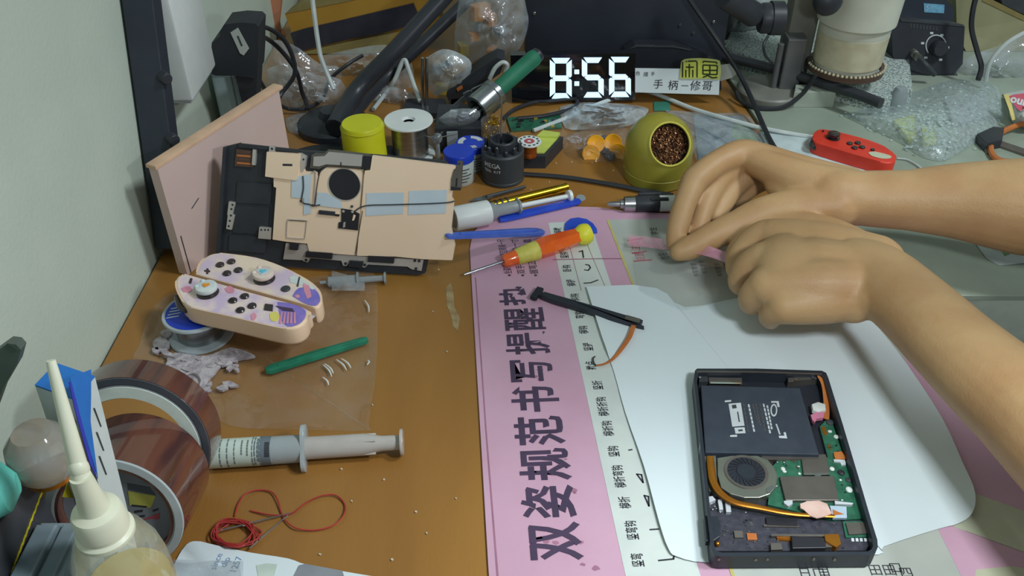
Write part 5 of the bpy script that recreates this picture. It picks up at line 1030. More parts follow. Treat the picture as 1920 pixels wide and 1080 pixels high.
# peach strip and blue board far behind
mat('peach', (206, 138, 104), 0.6); mat('olive_card', (150, 142, 96), 0.7, c2=(138, 130, 86)); mat('card_yellow', (170, 128, 44), 0.7, c2=(158, 116, 36), scale=14); mat('card_dull', (140, 126, 76), 0.7); mat('wrap_black', (52, 52, 62), 0.25, c2=(44, 44, 54), coat=0.5, bump=0.4, bscale=40)
t = thing('peach_board', 'narrow peach coloured board standing behind the cables', 'board', V(520, 110, 1.22)); P = VP(1.22); vpart(t, P, 'board', [(500, -40), (532, -40), (522, 45), (530, 98), (512, 92), (507, 40)], 0.012, 'peach'); vpart(t, P, 'fold', [(530, 98), (538, 100), (535, 80), (526, 60)], 0.012, 'flex_orange')
vpart(t, P, 'folded_edge', [(512, 88), (534, 92), (534, 105), (512, 102)], 0.012, 'peach')
t = thing('blue_board', 'pale blue board behind the heat gun', 'board', V(470, 60, 1.29)); P = VP(1.29); vpart(t, P, 'board', [(447, -40), (494, -40), (492, 46), (487, 70), (450, 70)], 0.02, 'pale_blue'); vpart(t, P, 'dark_gap', [(490, -40), (512, -40), (508, 60), (492, 60)], 0.018, 'olive_card', 0.0)
# yellow carton wrapped in black film
P = VP(1.16, 0.15); t = thing('yellow_carton', 'yellow cardboard carton wrapped with a wide black film band', 'carton', V(640, 125, 1.16))
vpart(t, P, 'carton_body', [(534, 26), (640, 4), (800, -34), (830, 50), (760, 90), (712, 108), (566, 128)], 0.05, 'card_yellow')
vpart(t, P, 'top_flap', [(534, 26), (560, 8), (660, -16), (800, -50), (800, -30), (640, 5)], 0.05, 'card_dull', 0.001); vpart(t, P, 'dull_face', [(557, 98), (650, 76), (690, 66), (745, 60), (712, 110), (566, 130)], 0.004, 'card_dull', 0.0015)
vpart(t, P, 'film_band', [(544, 62), (570, 54), (640, 38), (775, 6), (790, 40), (735, 58), (650, 75), (556, 98)], 0.006, 'wrap_black', 0.006)
vpart(t, P, 'red_line', [(772, 52), (800, 44), (806, 48), (774, 57)], 0.003, 'ink_red', 0.003); vpart(t, P, 'carton_foot', [(566, 126), (712, 107), (714, 116), (568, 136)], 0.05, 'card_dull')
# clear bags against the left
t = solo('clear_bag', pillow(lambda u, v, h: VP(1.035).at(u, v, h), [(487, 85), (520, 75), (560, 90), (600, 120), (640, 130), (625, 190), (590, 212), (540, 205), (498, 200), (482, 150)], 0.022, 8, 3), 'clear_bag', 'large crumpled clear bag behind the black cables', 'plastic bag', ang=80)
t = solo('clear_bag', pillow(lambda u, v, h: G(u, v, 0.001+h), [(535, 222), (560, 212), (600, 214), (600, 240), (560, 252), (540, 244)], 0.010, 6, 5), 'clear_bag', 'small clear bag lying between the pink box and cable bundle', 'plastic bag', ang=80)
solo('clear_bag', pillow(lambda u, v, h: VP(1.005, 0.15).at(u, v, h), [(500, 130), (540, 118), (590, 140), (640, 150), (652, 196), (640, 226), (590, 236), (530, 232), (505, 190)], 0.020, 9, 71, crumple=0.6), 'clear_bag', 'crumpled clear bag in front of the big one by the lamp arm', 'plastic bag', ang=80)
solo('clear_bag', pillow(lambda u, v, h: VP(1.10, 0.1).at(u, v, h), [(600, 105), (660, 92), (720, 84), (760, 96), (760, 150), (720, 176), (650, 172), (606, 150)], 0.020, 9, 72, crumple=0.6), 'clear_bag', 'wide clear bag leaning on the yellow carton behind the arms', 'plastic bag', ang=80)
solo('clear_bag', pillow(lambda u, v, h: VP(1.02, 0.1).at(u, v, h), [(668, 176), (700, 160), (760, 168), (784, 190), (780, 216), (730, 222), (680, 220)], 0.014, 8, 73, crumple=0.6), 'clear_bag', 'low clear bag on the desk behind the white spool', 'plastic bag', ang=80)
# cables
cable('white_cable', 'white cable hanging straight down in front of the yellow carton', [V(584, -30, 1.02), V(587, 10, 1.015), V(598, 90, 1.0), V(606, 120, 0.99), V(626, 168, 0.975)], 0.0028, 'cable_white')
cable('black_cable', 'black cable looping from the heat gun towards the bags', [V(470, 52, 0.886), V(500, 52, 0.93), V(530, 72, 0.95), V(548, 105, 0.955), V(552, 140, 0.955), V(530, 172, 0.95), V(518, 186, 0.94), V(500, 172, 0.94), V(484, 146, 0.93)], 0.0026, 'cable_black')
cable('black_cable', 'black cable dropping in a curve to the cable bundle', [V(478, 68, 0.887), V(500, 72, 0.94), V(530, 98, 0.965), V(556, 135, 0.97), V(566, 172, 0.985), V(574, 192, 0.985), V(577, 205, 0.975)], 0.0026, 'cable_black')
cable('black_cable', 'thin black cable looping under the pink box corner', [V(524, 196, 0.962), V(540, 204, 0.975), V(566, 205, 0.976), V(592, 196, 0.99), V(608, 180, 1.0), V(618, 150, 1.01), V(650, 122, 1.02), V(680, 104, 1.04)], 0.0022, 'cable_black')
# black cable bundle bag
t = solo('cable_bundle', pillow(lambda u, v, h: G(u, v, 0.001+h), [(556, 280), (590, 272), (640, 270), (700, 272), (745, 276), (742, 300), (700, 306), (620, 304), (560, 300)], 0.020, 8, 8, crumple=0.3), 'black_matte', 'dark fabric pouch behind the back plate and yellow cap', 'pouch', ang=60)
# lamp arm
mat('arm_black', (50, 53, 60), 0.38, c2=(44, 47, 54))
t = thing('lamp_arm', 'pair of black tubular lamp arms rising from the desk', 'lamp arm', G(632, 225, 0))
bm = BM(); tube(bm, [G(628, 240, 0.022), V(668, 172, 0.965), V(740, 95, 0.985), V(842, -16, 1.02)], [0.0115, 0.0112, 0.0105, 0.0100], 14, 6); obj('main_tube', bm, 'arm_black', t, True, True)
bm = BM(); tube(bm, [G(650, 226, 0.018), V(720, 148, 1.03), V(800, 74, 1.06), V(896, -18, 1.10)], [0.0085, 0.0082, 0.0080, 0.0078], 14, 6); obj('support_tube', bm, 'arm_black', t, True, True)
bm = BM(); bq = G(626, 240, 0); lathe(bm, [(0, 0.0005), (0.042, 0.0005), (0.042, 0.008), (0.036, 0.013), (0.016, 0.016), (0.013, 0.024), (0, 0.026)], 32, Matrix.Translation(bq)); obj('base', bm, 'arm_black', t, True, True)
# white cord over the arm
cable('white_cable', 'white cable bent over the lower black arm', [G(700, 205, 0.004), V(725, 172, 1.02), V(740, 150, 1.02), V(757, 113, 1.028), V(766, 130, 1.02), V(778, 165, 1.00), V(788, 190, 0.985)], 0.0028, 'cable_white')
t = solo('clear_bag', pillow(lambda u, v, h: VP(1.055).at(u, v, h), [(690, 130), (740, 95), (770, 110), (775, 180), (740, 196), (690, 190)], 0.014, 7, 11), 'clear_bag', 'clear bag caught between the two black arms', 'plastic bag', ang=80)
# yellow cap
mat('lime_plastic', (204, 206, 36), 0.42, c2=(194, 194, 28))
t = thing('yellow_cap', 'bright yellow plastic cap behind the back plate', 'tub', G(687, 300)); b = G(687, 305)
bm = BM(); lathe(bm, [(0, 0.0004), (0.0236, 0.0004), (0.0240, 0.003), (0.0233, 0.046), (0.0215, 0.0492), (0, 0.0495)], 44, Matrix.Translation(b)); obj('tub_body', bm, 'lime_plastic', t, True, True)
bm = BM(); lathe(bm, [(0.0236, 0.0440), (0.0239, 0.0443), (0.0239, 0.0452), (0.0236, 0.0455)], 44, Matrix.Translation(b)); obj('rim_line', bm, 'lime_plastic', t, True, True)
# white solder spool
ws = spool('white solder spool beside the yellow cap', G(771, 290), 0.0265, 0.0200, 0.044, 'white_plastic', 'white_plastic')
bm = BM(); lathe(bm, [(0, 0.036), (0.0058, 0.036), (0.0058, 0.0385), (0, 0.0385)], 24, Matrix.Translation(G(771, 290))); obj('hub', bm, 'white_plastic', ws, True, True)
# clear acrylic bits and black stand block
t = thing('acrylic_part', 'small clear acrylic part with steel pins beside the white spool', 'acrylic part', G(825, 296))
b = G(822, 298); bm = BM(); rod(bm, b, b + Vector((0, 0, 0.022)), 0.0028, 0.0022, 10); obj('post', bm, 'frosted', t, True, True)
bm = BM(); ball(bm, b + Vector((0, 0, 0.026)), 0.0060, 14); obj('knob', bm, 'clear_plastic', t, True, True)
for a_, l_ in ((0.2, 0.022), (3.0, 0.018), (1.2, 0.016)):
    bm = BM(); c = b + Vector((0, 0, 0.026)); rod(bm, c, c + Vector((l_*cos(a_), l_*sin(a_)*0.5, 0.004)), 0.0008, 0.0005, 8); obj('pin', bm, 'chrome', t, True, True)
bm = BM(); prism(bm, [(b.x+0.010+x, b.y+0.008+y) for x, y in ((0, 0), (0.012, 0.002), (0.012, 0.005), (0, 0.004))], 0.0004, 0.028); obj('fin', bm, 'frosted', t, False, True)
# soldering iron in its metal holder
mat('grip_green', (36, 118, 88), 0.6, c2=(30, 104, 78)); mat('holder_steel', (176, 182, 184), 0.25, 0.9, c2=(140, 146, 150), scale=20)
t = thing('iron_stand', 'metal soldering iron stand on a black block behind the blue jars', 'iron stand', G(865, 270)); 
bm = BM(); q = gp([(815, 240), (902, 240), (905, 222), (818, 222)], 0.03); prism(bm, [(q[0][0], q[0][1]), (q[1][0], q[1][1]), (q[1][0]+0.002, q[1][1]+0.06), (q[0][0], q[0][1]+0.06)], 0.0005, 0.030, bev=0.001); obj('base_block', bm, 'black_plastic', t, False, True)
ax0, ax1 = V(872, 222, 0.895), V(1004, 106, 0.975); e = (ax1-ax0).normalized(); La = (ax1-ax0).length
obj('holder_tube', lz([(0.0105, La*0.16), (0.0150, La*0.16), (0.0156, La*0.20), (0.0150, La*0.36), (0.0162, La*0.37), (0.0162, La*0.42), (0.0120, La*0.44), (0.0105, La*0.40), (0.0105, La*0.16)], ax0, ax1, 32), 'holder_steel', t, True, True)
P = VP(0.935, 0.05)
for q in ([(812, 228), (880, 172), (905, 158), (908, 163), (885, 178), (820, 232)], [(868, 176), (880, 170), (922, 214), (916, 232), (905, 226)], [(884, 168), (905, 158), (940, 200), (925, 214)]): vpart(t, P, 'bracket_plate', q, 0.003, 'holder_steel')
bm = BM(); c = G(905, 245, 0.030); rod(bm, Vector((c.x-0.010, c.y+0.03, 0.030)), ax0 + e*La*0.25, 0.004, 0.004, 10); obj('strut', bm, 'holder_steel', t, True, True)
t = thing('soldering_iron', 'soldering iron with green grip resting in the metal stand', 'soldering iron', ax0)
obj('grip', lz([(0, La*0.40), (0.0096, La*0.40), (0.0096, La*0.55), (0.0098, La*0.97), (0.0090, La), (0, La)], ax0, ax1, 28), 'grip_green', t, True, True)
obj('barrel', lz([(0, La*0.05), (0.0030, La*0.05), (0.0040, La*0.30), (0.0040, La*0.41), (0, La*0.41)], ax0, ax1, 16), 'steel', t, True, True)
obj('end_cap', lz([(0, La), (0.0084, La), (0.0088, La*1.01), (0.0080, La*1.045), (0.0045, La*1.06), (0, La*1.06)], ax0, ax1, 24), 'black_plastic', t, True, True)
P = VP(1.0); t = thing('black_tool_holder', 'black plastic tool holder behind the soldering iron', 'tool holder', V(880, 185, 1.0))
vpart(t, P, 'holder_body', [(837, 180), (842, 168), (900, 128), (932, 108), (946, 114), (938, 138), (880, 178), (862, 200), (845, 200)], 0.03, 'black_plastic'); vpart(t, P, 'holder_slot', [(856, 166), (866, 160), (868, 166), (858, 172)], 0.002, 'flex_orange', 0.001); vpart(t, P, 'holder_foot', [(846, 186), (866, 184), (866, 206), (846, 206)], 0.03, 'black_plastic')
cable('white_wire_loop', 'small white wire loop behind the green grip', [V(918, 148, 0.985), V(928, 128, 0.985), V(942, 117, 0.985), V(951, 122, 0.985), V(947, 136, 0.985)], 0.0026, 'cable_white')
t = thing('steel_rods', 'pair of upright steel rods on a small black foot', 'rods', G(796, 230)); 
for u in (792, 800): bm = BM(); rod(bm, Vector((V(u, 200, 0.985).x, 0.985, 0.004)), V(u, 108, 0.985), 0.0022, 0.0020, 10); obj('rod', bm, 'steel', t, True, True)
c = V(796, 200, 0.985); bm = BM(); prism(bm, rrect(0.05, 0.04, 0.006, 4, c.x, 0.985), 0.0004, 0.008, bev=0.001); obj('foot', bm, 'black_plastic', t, False, True)
# bags of parts
mat('part_orange', (214, 140, 50), 0.5); mat('part_gold', (190, 160, 50), 0.4); mat('foil_grey', (176, 180, 186), 0.3, 0.2)
def parts_bag(label, Y, out, h, seed, bits, mfilm='clear_bag', cat='plastic bag'):
    P = VP(Y); t = thing('parts_bag', label, cat, V(out[0][0], max(p[1] for p in out), Y))
    bm = pillow(lambda u, v, hh: P.at(u, v, hh), out, h, 8, seed); obj('bag', bm, mfilm, t, True, True, ang=80)
    rnd = random.Random(seed)
    for u, v, s, m in bits:
        bm = BM(); c = P.at(u, v, -0.003); box(bm, c, (s*0.0011, s*0.0007, s*0.0009), rnd.uniform(0, 3), bev=0.0006); obj('small_part', bm, m, t, False, True)
    return t
parts_bag('clear bag of orange parts hanging at the black case corner', 1.045, [(862, -10), (900, -30), (970, -25), (988, 20), (990, 50), (975, 90), (940, 118), (890, 122), (858, 108), (852, 70)], 0.028, 21, [(900, 22, 20, 'part_orange'), (918, 35, 16, 'part_orange'), (868, 92, 16, 'part_gold'), (922, 100, 16, 'part_orange'), (888, 68, 12, 'part_orange'), (935, 60, 12, 'foil_grey'), (895, 50, 10, 'foil_grey')])
parts_bag('silvery clear bag with a gold chip beside the steel rods', 1.005, [(800, 108), (830, 92), (862, 100), (884, 118), (876, 150), (846, 172), (812, 178), (800, 150)], 0.018, 22, [(828, 166, 14, 'part_gold'), (838, 120, 10, 'foil_grey'), (820, 130, 12, 'foil_grey')], 'milky_bag')
parts_bag('clear pouch of white connectors under the iron stand', 0.885, [(822, 222), (850, 205), (892, 205), (900, 218), (880, 232), (840, 236)], 0.008, 23, [(850, 212, 7, 'foil_grey'), (872, 216, 7, 'foil_grey'), (862, 224, 6, 'chip_black')])
# big black instrument
mat('case_black', (56, 61, 71), 0.34, c2=(50, 55, 65), scale=20)
t = thing('black_instrument', 'large black metal instrument case behind the clock', 'instrument', (0.14, 1.16, 0)); x0 = V(985, 100, 1.075).x; x1 = V(1356, 100, 1.075).x
bm = BM(); box(bm, ((x0+x1)/2, 1.175, 0.1805), (x1-x0, 0.20, 0.36), bev=0.002); obj('case', bm, 'case_black', t, True, True)
for u, v in ((1002, 25), (1338, 41), (1275, 47), (1300, 62)):
    p = V(u, v, 1.0745); bm = BM(); rod(bm, p + Vector((0, 0.001, 0)), p - Vector((0, 0.0012, 0)), 0.0022, 0.0020, 10); obj('screw', bm, 'steel' if u in (1002, 1338) else 'dark_grey', t, True, True)
mat('panel_white', (170, 178, 178), 0.6)
t = solo('grey_cloth', pillow(lambda u, v, h: VP(1.20).at(u, v, h), [(1352, 0), (1380, -20), (1440, -10), (1450, 40), (1420, 60), (1380, 70), (1352, 70)], 0.03, 6, 31), 'panel_white', 'grey white cloth beside the black instrument', 'cloth', ang=60)
P = VP(1.042, 0.06); t = thing('black_case', 'low glossy black case behind the handwritten sign', 'case', V(1270, 178, 1.042)); mat('gloss_black', (44, 47, 54), 0.15, coat=0.6)
vpart(t, P, 'case_body', [(1172, 96), (1190, 85), (1266, 85), (1290, 90), (1338, 108), (1352, 128), (1352, 174), (1172, 172)], 0.022, 'gloss_black'); vpart(t, P, 'top_edge', [(1180, 92), (1192, 85), (1264, 86), (1296, 93), (1294, 95), (1262, 89), (1194, 88)], 0.003, 'dark_grey', 0.001)  # the lighter strip paints a highlight along the top of the case
# clock
mat('led_white', (196, 230, 255), 0.5, emit=1.05); mat('mirror_black', (22, 23, 28), 0.10, coat=0.6)
P = VP(1.005, 0.10); t = thing('digital_clock', 'black digital clock with glowing white digits reading 8:56', 'clock', V(1080, 190, 1.005))
vpart(t, P, 'case', [(957, 104), (1192, 100), (1191, 188), (960, 191)], 0.016, 'mirror_black')
def seg7(x0, x1, y0, y1, on, sk=0.0):
    ym = (y0+y1)/2; w_ = 10.0; g_ = 1.4
    S = {'a': [(x0+g_+2, y0), (x1-g_-2, y0), (x1-w_, y0+w_), (x0+w_, y0+w_)], 'd': [(x0+w_, y1-w_), (x1-w_, y1-w_), (x1-g_-2, y1), (x0+g_+2, y1)],
         'f': [(x0, y0+g_+2), (x0+w_, y0+w_+g_), (x0+w_, ym-g_-3), (x0+3, ym-g_), (x0, ym-g_-3)], 'b': [(x1, y0+g_+2), (x1, ym-g_-3), (x1-3, ym-g_), (x1-w_, ym-g_-3), (x1-w_, y0+w_+g_)],
         'e': [(x0, ym+g_+3), (x0+3, ym+g_), (x0+w_, ym+g_+3), (x0+w_, y1-w_-g_), (x0, y1-g_-2)], 'c': [(x1, ym+g_+3), (x1, y1-g_-2), (x1-w_, y1-w_-g_), (x1-w_, ym+g_+3), (x1-3, ym+g_)],
         'g': [(x0+5, ym), (x0+w_, ym-5), (x1-w_, ym-5), (x1-5, ym), (x1-w_, ym+5), (x0+w_, ym+5)]}
    for k in on: vpart(t, P, 'digit_segment', S[k], 0.0008, 'led_white', 0.0010)
seg7(1031, 1072, 109, 185, 'abcdefg'); seg7(1091, 1132, 108, 183, 'afgcd'); seg7(1142, 1183, 107, 182, 'afgcde')
for v in (135, 157): vpart(t, P, 'colon_dot', [(1077, v-4), (1086, v-4), (1086, v+4), (1077, v+4)], 0.0008, 'led_white', 0.0010)
# handwritten sign and sticker
P = VP(1.000, 0.10); t = thing('paper_sign', 'white card sign with handwritten Chinese characters beside the clock', 'sign', V(1270, 178, 1.000))
vpart(t, P, 'card', [(1191, 128), (1275, 129), (1350, 134), (1348, 178), (1191, 173)], 0.0008, 'paper')
def vtext(t, P, s, u, v, size, m, dx=30, dv=0, bold=0.0, name='handwriting', h=0.0004, sx=1.0): return text(name, s, size, m, t, P.frame(u, v, u+dx, v+dv, h), bold, sx=sx)
for ch, u, v, sz in (('手', 1234, 159, 0.0125), ('柄', 1262, 161, 0.0130), ('一', 1284, 162, 0.0095), ('修', 1304, 162, 0.0135), ('哥', 1326, 162, 0.0135), ('色', 1196, 138, 0.0058), ('摸', 1211, 140, 0.0062), ('手', 1224, 139, 0.0055)): vtext(t, P, ch, u, v, sz, 'ink_black', 30, 1)
mat('sticker_lime', (216, 222, 96), 0.45); mat('sticker_edge', (200, 206, 120), 0.5); mat('sticker_ink', (44, 60, 26), 0.5)
t = thing('lime_sticker', 'lime green sticker with two bold dark characters above the sign', 'sticker', V(1313, 148, 0.998)); P = VP(0.9985, 0.10)
vpart(t, P, 'sticker_border', smoothpoly([(1277, 117), (1284, 111), (1312, 109), (1344, 112), (1351, 119), (1350, 148), (1330, 148), (1280, 148), (1275, 142)], 2), 0.0006, 'sticker_edge'); vpart(t, P, 'sticker_face', [(1280, 117), (1310, 113), (1345, 116), (1347, 145), (1280, 146)], 0.0004, 'sticker_lime', 0.0003)
def sk(pts, w_=2.6):
    for (a, b), (c, d) in zip(pts, pts[1:]):
        L = hypot(c-a, d-b) or 1; nx_, ny = -(d-b)/L*w_/2, (c-a)/L*w_/2; vpart(t, P, 'sticker_stroke', [(a+nx_, b+ny), (c+nx_, d+ny), (c-nx_, d-ny), (a-nx_, b-ny)], 0.0003, 'sticker_ink', 0.0006)
for s_ in ([(1280, 116), (1280, 145)], [(1286, 115), (1288, 116)], [(1290, 115), (1306, 114.5), (1307, 118), (1307, 145)], [(1286, 126), (1301, 126)], [(1292.5, 120), (1292.5, 145)], [(1286, 131), (1286, 145)], [(1299, 131), (1299, 145)], [(1318, 118), (1319, 115), (1344, 117), (1344, 120)], [(1318, 122), (1345, 123), (1344.5, 140), (1318, 139), (1318, 122)], [(1318, 132), (1344, 132)], [(1331, 122), (1331, 140)], [(1318, 145), (1327, 141.5), (1336, 146), (1345, 145)]): sk(s_)
t = thing('paper_scrap', 'torn scrap of grey paper right of the sign', 'paper', V(1370, 150, 1.03)); P = VP(1.03, 0.1); vpart(t, P, 'scrap', [(1350, 122), (1368, 120), (1382, 138), (1372, 146), (1350, 152)], 0.0008, 'mat_grey')
# cables across the desk
cable('white_cable', 'long white cable lying across the desk in front of the sign', [G(1000, 245, 0.003), G(1060, 222, 0.004), G(1130, 192, 0.004), G(1190, 172, 0.006), G(1215, 172, 0.006), G(1250, 184, 0.005), G(1300, 204, 0.005), G(1360, 222, 0.010), G(1420, 238, 0.010), G(1480, 250, 0.008), G(1530, 258, 0.006)], 0.0026, 'cable_white')
cable('black_cable', 'long black cable slanting from the instrument down to the hand', [V(1283, -15, 1.05), V(1310, 25, 1.045), V(1345, 75, 1.035), V(1374, 118, 1.02), V(1395, 155, 1.0), V(1418, 205, 0.95), V(1440, 255, 0.903), V(1456, 282, 0.872), G(1476, 300, 0.012), G(1510, 320, 0.012), G(1570, 338, 0.012)], 0.0030, 'cable_black')
cable('black_cable', 'thin black cable curled on the desk below the clock', [G(944, 222, 0.003), G(965, 205, 0.004), G(1000, 192, 0.005), G(1030, 190, 0.006), G(1075, 186, 0.006), G(1082, 195, 0.006), G(1068, 205, 0.006), G(1020, 217, 0.005), G(970, 222, 0.004)], 0.0024, 'cable_black')
# green circuit board and small bags on the desk
t = thing('green_board', 'small green circuit board behind the sticky pads', 'circuit board', G(1000, 230)); bm = BM(); prism(bm, gp([(950, 220), (1050, 214), (1054, 238), (958, 244)], 0.003), 0.0006, 0.003); o = obj('board', bm, 'pcb_green', t, False, True)
for k in range(14):
    u, v = random.uniform(960, 1045), random.uniform(220, 238); bm = BM(); c = G(u, v, 0.0038); box(bm, c, (0.004, 0.003, 0.0016)); obj('chip', bm, random.choice(['chip_black', 'steel', 'part_gold', 'dark_grey']), o, False, True)
solo('clear_bag', pillow(lambda u, v, h: G(u, v, 0.002+h), [(1050, 200), (1090, 192), (1160, 194), (1206, 200), (1215, 210), (1180, 236), (1110, 242), (1060, 240)], 0.016, 9, 41, crumple=0.6), 'milky_bag', 'shiny crumpled clear bag below the clock', 'plastic bag', ang=80)
t = thing('cap_pouch', 'clear zip pouch holding orange caps left of the olive ball', 'pouch', G(1120, 290)); mat('cap_orange', (244, 172, 30), 0.35, c2=(236, 160, 24))
obj('pouch', pillow(lambda u, v, h: G(u, v, 0.0008+h), [(1052, 262), (1075, 248), (1130, 238), (1176, 240), (1176, 300), (1130, 306), (1098, 302), (1080, 284), (1062, 286)], 0.019, 8, 43), 'thin_film', t, True, True, ang=80)
for u, v, z in ((1117, 270, 0.013), (1108, 288, 0.004), (1149, 268, 0.012), (1158, 286, 0.004)):
    c = G(u, v, z); d = (Vector((0.02, 0, CAMZ))-c).normalized(); obj('orange_cap', lz([(0, -0.005), (0.0088, -0.005), (0.0102, 0.003), (0.0095, 0.0042), (0.0080, 0.0035), (0, 0.0020)], c, c+d*0.01, 24), 'cap_orange', t, True, True)
for u, v in ((1135, 280), (1134, 262), (1144, 292)): bm = BM(); ball(bm, G(u, v, 0.005), 0.006, 12, (1, 1.4, 0.7)); obj('black_piece', bm, 'chip_black', t, True, True)
bm = BM(); prism(bm, gp([(1226, 191), (1256, 189), (1257, 207), (1226, 207)], 0.0015), 0.0005, 0.0015); mat('teal_tape', (60, 130, 110), 0.5); solo('teal_tape', bm, 'teal_tape', 'square of teal tape behind the olive ball', 'tape')
t = thing('paper_pouch', 'hazy clear pouch with green papers right of the olive ball', 'pouch', G(1380, 280)); mat('paper_green', (120, 160, 100), 0.6); mat('paper_lime', (190, 196, 120), 0.6); mat('paper_bluegrey', (150, 166, 172), 0.6, c2=(110, 124, 136), scale=60)
for q, m, z in (([(1300, 215), (1390, 218), (1430, 300), (1380, 330), (1310, 300)], 'paper_bluegrey', 0.0012), ([(1376, 228), (1404, 232), (1424, 268), (1396, 272), (1372, 256)], 'paper_green', 0.0020), ([(1378, 272), (1424, 268), (1440, 290), (1400, 300)], 'paper_lime', 0.0026)):
    bm = BM(); prism(bm, gp(q, z), z-0.0006, z); obj('paper_sheet', bm, m, t, False, True)
obj('pouch', pillow(lambda u, v, h: G(u, v, 0.003+h), [(1246, 206), (1262, 207), (1330, 212), (1396, 214), (1420, 240), (1452, 300), (1440, 330), (1360, 340), (1306, 300), (1292, 250)], 0.010, 8, 47), 'clear_bag', t, True, True, ang=80)
# white envelope, dark green sheet, red controller
bm = BM(); prism(bm, gp([(1432, 262), (1462, 300), (1555, 330), (1560, 320), (1475, 284)], 0.0034), 0.0020, 0.0034); mat('green_dark', (52, 78, 70), 0.5); solo('green_sheet', bm, 'green_dark', 'dark green sheet peeking out under the white envelope', 'sheet')
bm = BM(); prism(bm, gp([(1425, 244), (1500, 250), (1560, 262), (1640, 296), (1634, 326), (1600, 325), (1550, 316), (1468, 298), (1440, 276)], 0.0058), 0.0036, 0.0058, bev=0.0006); mat('envelope', (200, 214, 216), 0.6); solo('white_envelope', bm, 'envelope', 'white envelope under the red controller', 'envelope')
mat('ctrl_red', (222, 64, 46), 0.42, c2=(210, 54, 40)); t = thing('red_controller', 'red game controller resting on the white envelope', 'game controller', G(1600, 310, 0.006))
o2 = smoothpoly([(1523, 257), (1529, 245), (1543, 241), (1575, 248), (1630, 263), (1668, 279), (1680, 291), (1678, 302), (1664, 305), (1640, 300), (1580, 283), (1530, 267)]); RZT = 0.0205
bm = BM(); prism(bm, gp(o2, RZT), 0.0062, RZT, bev=0.0022, seg=4); obj('body', bm, 'ctrl_red', t, True, True)
bm = BM(); p = G(1562, 259, RZT); lathe(bm, [(0, 0.0001), (0.0075, 0.0001), (0.0075, 0.0008), (0.0042, 0.0016), (0.0040, 0.0036), (0.0066, 0.0044), (0.0068, 0.0060), (0.0055, 0.0066), (0, 0.0060)], 28, Matrix.Translation(p)); obj('thumb_stick', bm, 'button_black', t, True, True)
for u, v in ((1593, 270), (1608, 269), (1602, 278), (1616, 277)): button(t, u, v, RZT, 0.0033)
button(t, 1636, 282, RZT, 0.0022); button(t, 1543, 247, RZT, 0.0012)
cpoly(t, 'pale_sticker', smoothpoly([(1628, 286), (1640, 284), (1668, 291), (1670, 296), (1655, 297), (1635, 292)]), RZT, 'mat_green', t, 0.0004)
bm = BM(); tube(bm, [G(1524, 262, 0.017), G(1524, 272, 0.015), G(1532, 280, 0.011)], [0.0030, 0.0042, 0.0030], 8, 5); obj('trigger', bm, 'button_black', t, True, True)
cable('thin_white_wire', 'thin white wire beside the end of the red controller', [G(1682, 297, 0.003), G(1700, 299, 0.003), G(1716, 307, 0.003), G(1728, 316, 0.003)], 0.0010, 'cable_white')
# ------------------------------------------------------------------ microscope and its stand
mat('terrazzo', (178, 190, 184), 0.6, c2=(110, 122, 120), scale=420, detail=2, lo=0.42, hi=0.52); mat('scope_cream', (206, 208, 192), 0.45, c2=(196, 198, 182), scale=30); mat('scope_lower', (200, 194, 166), 0.5, c2=(184, 176, 148), scale=60); mat('grey_metal', (110, 112, 112), 0.4, 0.3, c2=(98, 100, 102)); mat('base_grey', (128, 128, 120), 0.45)
t = thing('speckled_slab', 'speckled grey stone slab under the microscope', 'slab', G(1540, 130, 0)); bm = BM(); prism(bm, gp([(1357, 88), (1372, 52), (1450, 50), (1700, 60), (1712, 168), (1660, 184), (1560, 158), (1460, 126)], 0.022), 0.0014, 0.022, bev=0.002); obj('slab', bm, 'terrazzo', t, True, True)
for u, v in ((1380, 90), (1690, 165), (1690, 80), (1385, 62)): bm = BM(); c = G(u, v, 0.0012); lathe(bm, [(0, 0), (0.006, 0), (0.006, 0.0006), (0, 0.0006)], 12, Matrix.Translation(c)); obj('foot', bm, 'black_plastic', t, True, True)
t = thing('microscope', 'cream coloured microscope with black focus knobs on a round base', 'microscope', G(1440, 185, 0)); hb_ = V(1583, 131, 1.02); hx = hb_.x
bm = BM(); M = Matrix.Translation((hx, 1.02, hb_.z)); lathe(bm, [(0, 0.003), (0.034, 0.003), (0.0385, 0.006), (0.0392, 0.012), (0.0405, 0.050), (0.0412, 0.052), (0.0412, 0.060), (0.0455, 0.064), (0.0470, 0.110), (0.0475, 0.115), (0.0475, 0.30), (0, 0.30)], 44, M); obj('optical_head', bm, 'scope_cream', t, True, True)
bm = BM(); lathe(bm, [(0.0396, 0.014), (0.0406, 0.014), (0.0414, 0.050), (0.0406, 0.050)], 44, M); obj('barrel_sleeve', bm, 'scope_lower', t, True, True)
bm = BM(); lathe(bm, [(0.041, 0.002), (0.0455, 0.002), (0.0460, 0.009), (0.0415, 0.010), (0.041, 0.002)], 44, M); rg = obj('ring_light', bm, 'strip_brown', t, True, True)
for k in range(28):
    a = pi + pi*(k+0.5)/28; bm = BM(); ball(bm, (hx+0.0455*cos(a), 1.02+0.0455*sin(a), hb_.z+0.010), 0.0018, 6); obj('led', bm, 'scope_lower', rg, True, True)
c = V(1552, 2, 0.975); bm = BM(); ball(bm, c, 0.0165, 20, (1, 0.8, 1)); obj('clamp_knob', bm, 'black_plastic', t, True, True)
c = V(1652, 45, 1.0); bm = BM(); rod(bm, c + Vector((-0.008, 0.004, 0)), c + Vector((0.0, -0.006, 0)), 0.0035, 0.0035, 12); obj('clamp_screw', bm, 'steel', t, True, True)
